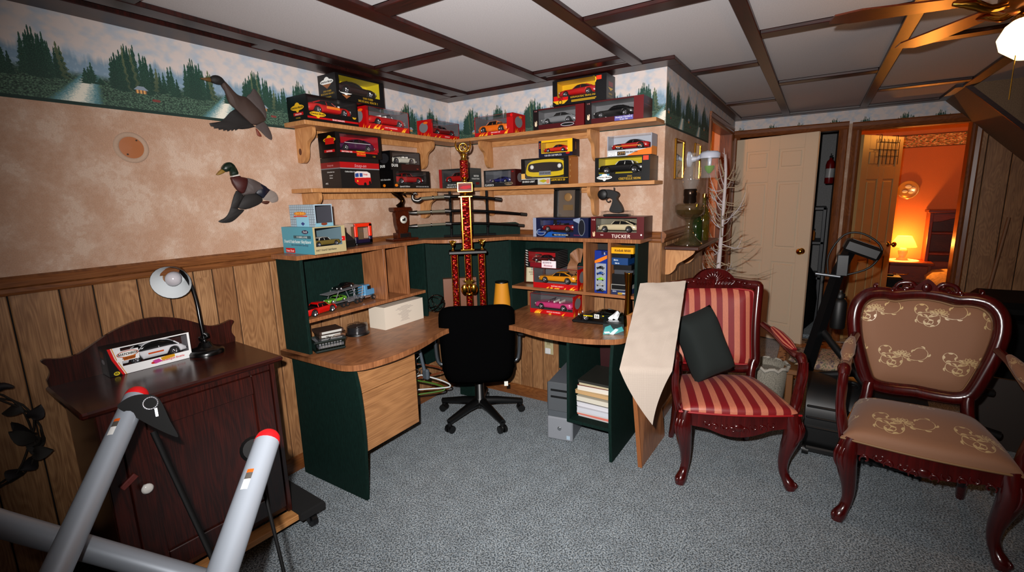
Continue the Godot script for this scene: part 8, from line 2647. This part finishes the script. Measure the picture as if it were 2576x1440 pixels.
	b.smooth().lathe([Vector2(0.036, 0.0), Vector2(0.04, 0.01), Vector2(0.04, 0.19), Vector2(0.03, 0.225), Vector2(0.014, 0.24), Vector2(0.012, 0.255)], 18)
	part("cylinder", b, mat(Color(0.35, 0.012, 0.02), 0.25), fe)
	b = nb()
	b.smooth().lathe([Vector2(0.0405, 0.06), Vector2(0.0405, 0.15)], 18, Vector3(), false)
	part("label_band", b, mat(Color(0.5, 0.5, 0.5), 0.4), fe)
	b = nb()
	b.box(v3(0, 0.265, 0), v3(0.026, 0.024, 0.026), 0.003)
	b.box(v3(0.0, 0.29, 0.03), v3(0.012, 0.006, 0.09), 0.002)
	b.box(v3(0.0, 0.275, 0.035), v3(0.012, 0.006, 0.08), 0.002)
	part("valve", b, M.soft_black, fe)
	b = nb()
	b.smooth().tube(curve3([v3(0, 0.265, -0.012), v3(0, 0.25, -0.05), v3(0.0, 0.10, -0.055)], 4), 0.007, 6)
	part("hose", b, M.soft_black, fe)
	var sh2 = thing("storage_shelf", "grey metal shelf with jars in the store room", "shelf", v3(1.75, 0, -3.85))
	for y in [0.5, 0.9, 1.28]: slab("board", sh2, v3(0, y, 0), v3(0.75, y + 0.03, 0.5), mat(Color(0.12, 0.13, 0.15), 0.5), 0.003)
	for x in [0.0, 0.72]:
		for z in [0.0, 0.47]: slab("post", sh2, v3(x, 0, z), v3(x + 0.03, 1.31, z + 0.03), mat(Color(0.12, 0.13, 0.15), 0.5), 0.002)
	for k in 5:
		var jar = thing("storage_jar", ["small amber jar next to the shelf post", "cream jar between two amber jars", "dark amber jar in the middle of the shelf", "grey jar on the store room shelf", "orange jar at the end of the store room shelf"][k], "jar", v3(2.02 + k * 0.09, 0.931, -3.55 + 0.05 * (k % 2)), 0.0, "jars in the store room")
		b = nb()
		b.smooth().lathe([Vector2(0.034, 0.0), Vector2(0.036, 0.01), Vector2(0.036, 0.09), Vector2(0.026, 0.105), Vector2(0.026, 0.115)], 14)
		part("jar_body", b, mat([Color(0.55, 0.28, 0.08), Color(0.62, 0.50, 0.30), Color(0.45, 0.18, 0.06), Color(0.4, 0.4, 0.42), Color(0.6, 0.35, 0.12)][k], 0.15), jar)
		b = nb()
		b.smooth().lathe([Vector2(0.03, 0.115), Vector2(0.03, 0.13)], 14)
		part("lid", b, M.grey_metal, jar)
	var sack = thing("black_sack", "full black plastic sack on the store room floor", "sack", v3(2.28, 0, -3.05))
	b = nb()
	b.smooth().lathe([Vector2(0.12, 0.0), Vector2(0.19, 0.1), Vector2(0.2, 0.35), Vector2(0.17, 0.6), Vector2(0.06, 0.78), Vector2(0.05, 0.82), Vector2(0.08, 0.9)], 14)
	part("bag", b, M.soft_black, sack)
	b = nb()
	b.smooth().lathe([Vector2(0.064, 0.78), Vector2(0.066, 0.80)], 12)
	part("tie", b, mat(Color(0.5, 0.1, 0.05), 0.5), sack)
	# lit passage behind the return wall
	var peach = mat(Color(0.80, 0.58, 0.44), 0.8)
	room_box("wall_passage", v3(0.3, 0, -2.6), v3(LB - 0.1, H, -0.2), peach, cream, tan, "e")
	var cl = thing("passage_light", "round glowing ceiling light in the passage", "light", v3(1.0, H - 0.001, -1.9))
	b = nb()
	b.smooth().lathe([Vector2(0.001, -0.09), Vector2(0.07, -0.08), Vector2(0.11, -0.04), Vector2(0.12, 0.0)], 20, Vector3(), false)
	var gm = mat(Color(0.9, 0.8, 0.6), 0.4)
	gm.emission_enabled = true
	gm.emission = Color(1.0, 0.7, 0.35)
	gm.emission_energy_multiplier = 2.0
	part("globe", b, gm, cl)
	b = nb()
	b.smooth().lathe([Vector2(0.125, -0.012), Vector2(0.125, 0.0)], 20)
	part("rim", b, M.gold, cl)
	lamp(v3(1.0, H - 0.12, -1.9), Color(1.0, 0.62, 0.28), 0.28, 0.06)
	corner_shelf()
	branch_tree()

func glass(c: Color, a: float) -> StandardMaterial3D:
	var m = mat(Color(c.r, c.g, c.b, a), 0.05)
	m.transparency = BaseMaterial3D.TRANSPARENCY_ALPHA
	return m

func corner_shelf():
	var brown = wood(M.oak_flat, Vector3(1.2, 3, 1.2), 0.35)
	brown.albedo_color = Color(0.42, 0.26, 0.18)
	var s = thing("bracket_shelf", "small dark shelf with scrolled pine brackets beside the doorway", "shelf", v3(LB, 1.185, -0.06), PI / 2)
	slab("board", s, v3(0.0, -0.022, 0.001), v3(0.66, 0.0, 0.205), brown, 0.003)
	for x in [0.05, 0.58]:
		var b = nb()
		b.t = Transform3D(Basis(Vector3(0, 0, 1), Vector3(0, 1, 0), Vector3(-1, 0, 0)), v3(x + 0.01, 0, 0))
		var o = PackedVector2Array([Vector2(0.001, -0.023), Vector2(0.17, -0.023)])
		o.append_array(curve2([0.175, -0.03, 0.165, -0.05, 0.12, -0.085, 0.075, -0.115, 0.06, -0.15, 0.03, -0.18, 0.001, -0.185], 3))
		b.prism(o, 0.0, 0.02)
		part("bracket", b, M.pine, s)
	# oil lamp
	var l = thing("oil_lamp", "smoky glass oil lamp with brass burner and tall clear chimney", "oil lamp", v3(1.735, 1.1855, -0.20))
	var smoke = glass(Color(0.30, 0.25, 0.14), 0.22)
	var b = nb()
	b.smooth().lathe([Vector2(0.085, 0.0), Vector2(0.085, 0.01), Vector2(0.06, 0.03), Vector2(0.035, 0.06), Vector2(0.022, 0.10), Vector2(0.02, 0.14), Vector2(0.028, 0.16)], 22)
	part("foot", b, smoke, l)
	b = nb()
	b.smooth().lathe([Vector2(0.03, 0.16), Vector2(0.075, 0.185), Vector2(0.088, 0.205), Vector2(0.088, 0.245), Vector2(0.078, 0.256), Vector2(0.035, 0.26)], 22)
	part("font", b, smoke, l)
	b = nb()
	b.smooth().lathe([Vector2(0.075, 0.19), Vector2(0.080, 0.205), Vector2(0.080, 0.218)], 20)
	part("oil", b, glass(Color(0.20, 0.13, 0.03), 0.75), l)
	b = nb()
	b.smooth().lathe([Vector2(0.036, 0.258), Vector2(0.04, 0.265), Vector2(0.037, 0.30), Vector2(0.04, 0.305), Vector2(0.04, 0.34), Vector2(0.034, 0.345)], 20)
	part("burner", b, mat(Color(0.22, 0.17, 0.14), 0.25, 0.9), l)
	b = nb()
	b.smooth().lathe([Vector2(0.034, 0.345), Vector2(0.045, 0.37), Vector2(0.052, 0.40), Vector2(0.045, 0.44), Vector2(0.032, 0.48), Vector2(0.03, 0.56)], 22, Vector3(), false)
	part("chimney", b, glass(Color(0.9, 0.9, 0.88), 0.06), l)
	# bottles
	for e in [[1.745, -0.36, 0.042, 0.24, Color(0.02, 0.16, 0.03), "dark green glass bottle behind the oil lamp on the small shelf"], [1.76, -0.52, 0.04, 0.30, Color(0.25, 0.22, 0.02), "tall amber green glass bottle at the end of the small shelf"]]:
		var o = thing("glass_bottle", e[5], "bottle", v3(e[0], 1.1855, e[1]), 0.0, "bottles on the small shelf")
		b = nb()
		b.smooth().lathe([Vector2(e[2] * 0.9, 0.0), Vector2(e[2], 0.01), Vector2(e[2], e[3] * 0.55), Vector2(e[2] * 0.75, e[3] * 0.68), Vector2(e[2] * 0.33, e[3] * 0.78), Vector2(e[2] * 0.30, e[3])], 18)
		part("bottle_body", b, glass(e[4], 0.5), o)
		b = nb()
		b.smooth().lathe([Vector2(e[2] * 0.36, e[3] * 0.96), Vector2(e[2] * 0.36, e[3] * 1.04)], 12)
		part("stopper", b, M.gold, o)
	# gold framed mirrors and a white wall light
	for e in [[-0.22, -0.45, 1.595, 1.845, "tall gold framed mirror on the return wall by the corner"], [-0.78, -0.98, 1.60, 1.86, "gold framed mirror behind the white wall light"]]:
		var o = thing("wall_mirror", e[4], "mirror", v3(LB + 0.0015, e[2], e[0]), PI / 2)
		var w: float = e[0] - e[1]
		var h: float = e[3] - e[2]
		slab("mirror_glass", o, v3(0.006, 0.006, 0), v3(w - 0.006, h - 0.006, 0.006), mat(Color(0.80, 0.78, 0.72), 0.04, 1.0))
		for q in [[0, 0, 0.012, h], [w - 0.012, 0, w, h], [0.012, 0, w - 0.012, 0.012], [0.012, h - 0.012, w - 0.012, h]]: slab("frame_side", o, v3(q[0], q[1], 0), v3(q[2], q[3], 0.014), M.gold, 0.003)
	var wl = thing("wall_light", "white wall light with a hanging clear glass cylinder on the return wall", "wall light", v3(LB + 0.001, 1.735, -0.62))
	b = nb()
	b.t = Transform3D(Basis(Vector3.BACK, -PI / 2), Vector3())
	b.smooth().lathe([Vector2(0.055, 0.0), Vector2(0.052, 0.015), Vector2(0.03, 0.025), Vector2(0.001, 0.027)], 20)
	part("wall_rose", b, mat(Color(0.72, 0.74, 0.80), 0.35), wl)
	b = nb()
	b.smooth().tube(curve3([v3(0.02, 0, 0), v3(0.06, 0.005, 0), v3(0.10, 0.03, 0), v3(0.13, 0.035, 0)], 3), lerps([0.022, 0.014, 0.013, 0.02], 10), 10)
	part("arm", b, mat(Color(0.72, 0.74, 0.80), 0.35), wl)
	b = nb()
	b.smooth().lathe([Vector2(0.066, 0.0), Vector2(0.066, 0.03), Vector2(0.05, 0.045), Vector2(0.001, 0.05)], 22, v3(0.14, 0.0, 0))
	part("cap", b, mat(Color(0.72, 0.74, 0.80), 0.35), wl)
	b = nb()
	b.smooth().lathe([Vector2(0.055, -0.13), Vector2(0.058, -0.12), Vector2(0.058, 0.0)], 22, v3(0.14, 0.0, 0), false)
	part("glass_shade", b, glass(Color(0.9, 0.92, 0.9), 0.08), wl)
	b = nb()
	b.smooth().lathe([Vector2(0.01, -0.10), Vector2(0.03, -0.075), Vector2(0.033, -0.05)], 16, v3(0.14, 0.0, 0))
	part("candle_cup", b, glass(Color(0.35, 0.60, 0.03), 0.6), wl)
	b = nb()
	b.smooth().lathe([Vector2(0.012, -0.05), Vector2(0.014, 0.0)], 12, v3(0.14, 0, 0))
	part("bulb_holder", b, mat(Color(0.72, 0.74, 0.80), 0.4), wl)

func branch_tree():
	var t = thing("white_twig_tree", "white painted bare twig tree in a pot behind the striped armchair", "tree", v3(1.80, 0, -1.0))
	var white = mat(Color(0.74, 0.70, 0.70), 0.7)
	var twigm = mat(Color(0.62, 0.54, 0.44), 0.8)
	var b = nb()
	b.smooth().lathe([Vector2(0.10, 0.0), Vector2(0.13, 0.22), Vector2(0.135, 0.24), Vector2(0.12, 0.24), Vector2(0.115, 0.21)], 18)
	part("pot", b, mat(Color(0.30, 0.14, 0.08), 0.6), t)
	b = nb()
	b.smooth().tube(curve3([v3(0, 0.18, 0), v3(-0.004, 0.6, 0), v3(-0.004, 0.88, 0), v3(0.006, 1.25, 0), v3(0.012, 1.62, 0), v3(0.004, 1.78, 0)], 4), lerps([0.024, 0.021, 0.018, 0.014, 0.010, 0.003], 21), 9)
	part("trunk", b, white, t)
	var rr = RandomNumberGenerator.new()
	rr.seed = 91
	for k in 64:
		var y = rr.randf_range(0.80, 1.68)
		var a = rr.randf_range(0, TAU)
		var L = lerpf(0.36, 0.10, (y - 0.80) / 0.9) * rr.randf_range(0.7, 1.15)
		var d = v3(cos(a), 0, sin(a))
		if d.x < 0: L = minf(L * 0.62, 0.13 / maxf(-d.x, 0.2))
		if d.z > 0: L *= 0.8
		var rise = rr.randf_range(-0.06, 0.16)
		var p = [v3(0.004, y, 0), v3(0.004, y + rise * 0.4 - 0.01, 0) + d * L * 0.4, v3(0, y + rise, 0) + d * L * 0.8, v3(0, y + rise + rr.randf_range(0.0, 0.10), 0) + d * L]
		b = nb()
		b.smooth().tube(curve3(p, 3), lerps([0.0045, 0.0035, 0.0025, 0.001], 10), 5)
		for j in 3:
			var f = rr.randf_range(0.35, 0.9)
			var q: Vector3 = p[1].lerp(p[2], f)
			var e = (d + v3(rr.randf_range(-0.7, 0.7), rr.randf_range(-0.3, 0.7), rr.randf_range(-0.7, 0.7))).normalized()
			b.tube([q, q + e * L * rr.randf_range(0.2, 0.42)], [0.0022, 0.0008], 4)
		part("branch", b, twigm if k % 3 else white, t)

# ------------------------------------------------------------------ the right hand side
func right_side():
	var soff = structure("ceiling_stair")
	var b = nb()
	b.prism(poly([3.24, H, 5.1, H, 5.1, 0.38]), LC, -1.99)
	part("stair_box", b, tex_noise(Color(0.50, 0.40, 0.30), 0.15, 0.3, 501, 2, 0.8), soff)
	b = nb()
	b.prism(poly([3.235, H - 0.001, 3.275, H - 0.001, 5.1, 0.415, 5.1, 0.375]), -1.99, -1.972)
	part("edge_strip", b, M.batten_x, soff)
	slab("edge_strip", soff, v3(3.20, H - 0.024, LC + 0.12), v3(3.245, H, -1.97), M.batten_z)
	# ceiling fan with a globe light
	var c = v3(2.955, 0, 0.64)
	var f = thing("ceiling_fan", "wooden bladed ceiling fan with brass fittings and a glowing globe light", "ceiling fan", c)
	b = nb()
	b.smooth().lathe([Vector2(0.02, 2.05), Vector2(0.075, 2.055), Vector2(0.105, 2.085), Vector2(0.105, 2.125), Vector2(0.06, 2.15), Vector2(0.02, 2.16), Vector2(0.02, 2.20), Vector2(0.06, 2.21), Vector2(0.065, 2.218)], 24)
	part("motor", b, mat(Color(0.45, 0.26, 0.09), 0.25, 0.8), f)
	var bladew = wood(M.oak_flat, Vector3(2, 3, 2), 0.3)
	bladew.albedo_color = Color(0.55, 0.30, 0.15)
	for k in 5:
		var a = deg_to_rad(168.0 + 72.0 * k)
		var d = v3(cos(a), 0, sin(a))
		var q = v3(-d.z, 0, d.x)
		b = nb()
		b.t = Transform3D(Basis(d, (Vector3.UP + q * 0.18).normalized(), q), v3(0, 2.10, 0))
		b.flat().loft([[v3(0.17, -0.003, -0.05), v3(0.17, 0.003, -0.05), v3(0.17, 0.003, 0.05), v3(0.17, -0.003, 0.05)], [v3(0.5, -0.003, -0.068), v3(0.5, 0.003, -0.068), v3(0.5, 0.003, 0.068), v3(0.5, -0.003, 0.068)], [v3(0.57, -0.003, -0.04), v3(0.57, 0.003, -0.04), v3(0.57, 0.003, 0.04), v3(0.57, -0.003, 0.04)]])
		var bl = part("blade", b, bladew, f)
		b = nb()
		b.smooth().tube(curve3([d * 0.085 + v3(0, 2.075, 0), d * 0.13 + v3(0, 2.068, 0), d * 0.18 + v3(0, 2.09, 0), d * 0.23 + v3(0, 2.097, 0)], 3), lerps([0.012, 0.014, 0.018, 0.006], 10), 8)
		part("blade_arm", b, mat(Color(0.75, 0.52, 0.20), 0.15, 1.0), bl)
	b = nb()
	b.smooth().lathe([Vector2(0.06, 2.02), Vector2(0.07, 2.03), Vector2(0.05, 2.05), Vector2(0.03, 2.055)], 20)
	part("light_fitter", b, mat(Color(0.75, 0.52, 0.20), 0.15, 1.0), f)
	b = nb()
	b.smooth().lathe([Vector2(0.001, 1.90), Vector2(0.045, 1.908), Vector2(0.085, 1.94), Vector2(0.095, 1.975), Vector2(0.08, 2.01), Vector2(0.058, 2.03)], 24, Vector3(), false)
	var gm = mat(Color(1, 0.95, 0.85), 0.3)
	gm.emission_enabled = true
	gm.emission = Color(1.0, 0.86, 0.62)
	gm.emission_energy_multiplier = 3.0
	part("globe", b, gm, f)
	lamp(c + v3(0, 1.965, 0), Color(1.0, 0.66, 0.34), 0.11, 0.08)
	for k in 2:
		b = nb()
		b.tube([v3(0.05 - k * 0.1, 2.03, 0.02), v3(0.052 - k * 0.1, 1.78, 0.022)], 0.0015, 4)
		part("pull_chain", b, M.gold, f)
	# broom handle leaning on the far wall
	var br = thing("broom", "pale wooden broom handle leaning against the dark paneling", "broom", Vector3())
	b = nb()
	b.smooth().tube([v3(3.73, 1.24, -2.52), v3(3.605, 0.12, -2.38)], 0.012, 8)
	part("handle", b, mat(Color(0.48, 0.33, 0.22), 0.6), br)
	b = nb()
	b.box(v3(3.595, 0.06, -2.37), v3(0.26, 0.12, 0.05), 0.015)
	part("brush", b, mat(Color(0.16, 0.12, 0.08), 0.9), br)
	# dark leather trunk behind the brocade chair
	var tr = thing("storage_chest", "large black leather chest against the dark paneling", "chest", v3(3.50, 0, -2.2))
	slab("body", tr, v3(0, 0, 0), v3(0.95, 0.58, 0.62), M.soft_black, 0.02)
	slab("lid", tr, v3(-0.01, 0.585, -0.01), v3(0.96, 0.70, 0.63), M.soft_black, 0.04)
	slab("latch", tr, v3(0.44, 0.53, 0.62), v3(0.52, 0.63, 0.64), mat(Color(0.3, 0.25, 0.15), 0.3, 0.9), 0.004)
	var cb = thing("card_panel", "brown hardboard panel standing on edge behind the brocade chair", "panel", v3(3.25, 0.0, -0.75), -0.2)
	slab("board", cb, v3(0, 0, 0), v3(0.85, 0.42, 0.02), mat(Color(0.13, 0.085, 0.055), 0.6), 0.002)
	slab("foot", cb, v3(0.1, 0, -0.1), v3(0.14, 0.03, 0.12), mat(Color(0.13, 0.085, 0.055), 0.6))
	slab("foot", cb, v3(0.7, 0, -0.1), v3(0.74, 0.03, 0.12), mat(Color(0.13, 0.085, 0.055), 0.6))
	# rug before the doors
	var rn = noise(0.03, 502, 3)
	var rm = mat(Color.WHITE, 0.95)
	rm.albedo_texture = tex(paint(256, 256, func(x: int, y: int):
		var c2 = Color(0.52, 0.34, 0.16)
		var edge = mini(mini(x, 255 - x), mini(y, 255 - y))
		if edge < 40: c2 = Color(0.62, 0.48, 0.33)
		if edge < 40 and rn.get_noise_2d(x * 2, y * 2) > 0.15: c2 = Color(0.30, 0.20, 0.13)
		return c2 * (1.0 + 0.2 * rn.get_noise_2d(x * 6, y * 6))))
	b = nb()
	b.box(v3(2.78, 0.006, -1.95), v3(1.15, 0.012, 1.25), 0.004)
	var rug = part("rug", b, rm, self)
	tag(rug, "tan rug with a flowered border before the bedroom door", "rug")
	exerciser()

func exerciser():
	var t = thing("treadmill", "folded black treadmill with a tall post, console and motor hood", "treadmill", Vector3())
	var k = mat(Color(0.020, 0.022, 0.025), 0.5)
	var st = mat(Color(0.035, 0.042, 0.050), 0.35)
	var b = nb()
	b.t = Transform3D(Basis(Vector3(0, 0, 1), Vector3(0, 1, 0), Vector3(-1, 0, 0)), v3(2.98, 0, 0))
	b.prism(curve2([-0.10, 0.05, -0.095, 0.20, -0.115, 0.30, -0.19, 0.375, -0.32, 0.40, -0.46, 0.38, -0.50, 0.25, -0.50, 0.05], 3), 0.0, 0.54, true)
	var hood = part("motor_hood", b, k, t)
	for e in [[0.285, -0.105], [0.225, -0.090], [0.168, -0.088]]:
		slab("hood_rib", hood, v3(2.445, e[0], e[1] - 0.02), v3(2.975, e[0] + 0.012, e[1] + 0.004), st, 0.004)
	slab("base_frame", t, v3(2.45, 0.025, -0.52), v3(2.97, 0.06, -0.075), k, 0.008)
	for x in [2.455, 2.955]:
		for z in [-0.10, -0.45]:
			b = nb()
			b.smooth().cyl(v3(x - 0.016, 0.028, z), v3(x + 0.016, 0.028, z), 0.028, -1.0, 16)
			var wl = part("transport_wheel", b, k, t)
			b = nb()
			b.smooth().cyl(v3(x - 0.018, 0.028, z), v3(x + 0.018, 0.028, z), 0.010, -1.0, 12)
			part("hub", b, M.grey_metal, wl)
	# post, leaning back to the right
	b = nb()
	b.flat().tube([v3(2.425, 0.38, -0.50), v3(2.55, 1.005, -0.62), v3(2.60, 1.14, -0.64)], [0.040, 0.034, 0.034], 4)
	var post = part("post", b, st, t)
	b = nb()
	b.box(v3(2.565, 1.045, -0.585), v3(0.06, 0.13, 0.03), 0.004)
	part("post_cover", b, mat(Color(0.085, 0.10, 0.115), 0.4), post)
	b = nb()
	b.t = Transform3D(Basis(Vector3.BACK, -0.36), v3(2.655, 1.145, -0.62))
	b.box(Vector3(), v3(0.19, 0.075, 0.14), 0.014)
	var con = part("console", b, k, t)
	b = nb()
	b.t = Transform3D(Basis(Vector3.BACK, -0.36), v3(2.668, 1.185, -0.62))
	b.box(Vector3(), v3(0.14, 0.004, 0.11), 0.001)
	part("console_face", b, mat(Color(0.16, 0.09, 0.07), 0.35), con)
	b = nb()
	b.smooth().tube(curve3([v3(2.50, 0.97, -0.60), v3(2.49, 1.10, -0.60), v3(2.56, 1.23, -0.60), v3(2.66, 1.235, -0.60), v3(2.75, 1.15, -0.60), v3(2.70, 1.04, -0.58), v3(2.58, 0.985, -0.58), v3(2.50, 0.97, -0.60)], 4), 0.006, 7)
	part("cable_loop", b, k, t)
	b = nb()
	b.smooth().tube([v3(2.43, 0.985, -0.58), v3(2.56, 0.975, -0.58)], 0.010, 8)
	part("pulse_bar", b, M.grey_metal, t)
	# crossed struts and rails
	for e in [[v3(2.40, 0.34, -0.45), v3(2.75, 0.47, -0.35)], [v3(2.46, 0.66, -0.60), v3(2.72, 0.40, -0.28)], [v3(2.66, 0.48, -0.38), v3(3.30, 0.38, -0.55)], [v3(2.60, 0.40, -0.28), v3(3.30, 0.22, -0.35)]]:
		b = nb()
		b.smooth().tube(e, 0.022, 8)
		part("strut", b, k, t)
	b = nb()
	b.smooth().tube(spiral(v3(2.64, 0.41, -0.22), v3(1, 0, 0), v3(0, 0.7, 0.7), 0.045, 1.0, 0, 1.0, 16), 0.010, 7)
	part("grip_ring", b, k, t)
	var wb = thing("water_bottle", "black water bottle held on the treadmill post", "bottle", v3(2.575, 0.62, -0.70))
	b = nb()
	b.smooth().lathe([Vector2(0.04, 0.0), Vector2(0.043, 0.01), Vector2(0.043, 0.17), Vector2(0.03, 0.195), Vector2(0.018, 0.20)], 18)
	part("bottle_body", b, k, wb)
	b = nb()
	b.smooth().lathe([Vector2(0.026, 0.20), Vector2(0.028, 0.225), Vector2(0.014, 0.235), Vector2(0.012, 0.25)], 14)
	part("cap", b, k, wb)
	# wooden chair with a flowered cushion behind it
	var fn = noise(0.03, 511, 3)
	var fm = mat(Color.WHITE, 0.9)
	fm.albedo_texture = tex(paint(256, 256, func(x: int, y: int):
		var a: float = fn.get_noise_2d(x, y)
		var c = Color(0.60, 0.50, 0.40)
		if a > 0.22: c = Color(0.32, 0.26, 0.28)
		elif a < -0.28: c = Color(0.28, 0.32, 0.24)
		elif absf(a) < 0.02: c = Color(0.42, 0.33, 0.27)
		return c))
	fm.uv1_triplanar = true
	fm.uv1_scale = Vector3(3, 3, 3)
	var s = thing("low_stool", "low wooden stool behind the treadmill", "stool", v3(2.30, 0, -0.98))
	var sw = mat(Color(0.42, 0.26, 0.12), 0.5)
	slab("seat", s, v3(0, 0.30, 0), v3(0.70, 0.335, 0.42), sw, 0.006)
	for x in [0.04, 0.66]:
		for z in [0.04, 0.38]: slab("leg", s, v3(x - 0.02, 0, z - 0.02), v3(x + 0.02, 0.30, z + 0.02), sw, 0.004)
	for e in [["flowered cushion lying on the low stool", v3(2.62, 0.375, -0.77), v3(0.52, 0.08, 0.40)], ["small flowered pad on the stool near the striped chair", v3(2.40, 0.372, -0.80), v3(0.16, 0.06, 0.3)]]:
		b = nb()
		b.t = Transform3D(Basis(Vector3.RIGHT, -PI / 2), e[1])
		pillow_mesh(b, e[2].x, e[2].z, e[2].y)
		var o = part("floral_cushion" if e[2].x > 0.2 else "floral_pad", b, fm, self)
		tag(o, e[0], "cushion")
	var lb = thing("lace_basket", "white lace lined basket on the floor behind the striped chair", "basket", v3(2.20, 0, -0.60))
	b = nb()
	b.smooth().lathe([Vector2(0.10, 0.0), Vector2(0.12, 0.20), Vector2(0.13, 0.34), Vector2(0.12, 0.35), Vector2(0.11, 0.30)], 20)
	part("body", b, tex_noise(Color(0.55, 0.53, 0.48), 0.6, 0.12, 513, 6, 0.9), lb)
	b = nb()
	var ring = []
	for i in 33: ring.append(v3(cos(TAU * i / 32) * 0.13, 0.34 + 0.012 * sin(i * 2.2), sin(TAU * i / 32) * 0.13))
	b.smooth().tube(ring, 0.012, 6, false)
	part("frill", b, mat(Color(0.62, 0.60, 0.56), 0.9), lb)
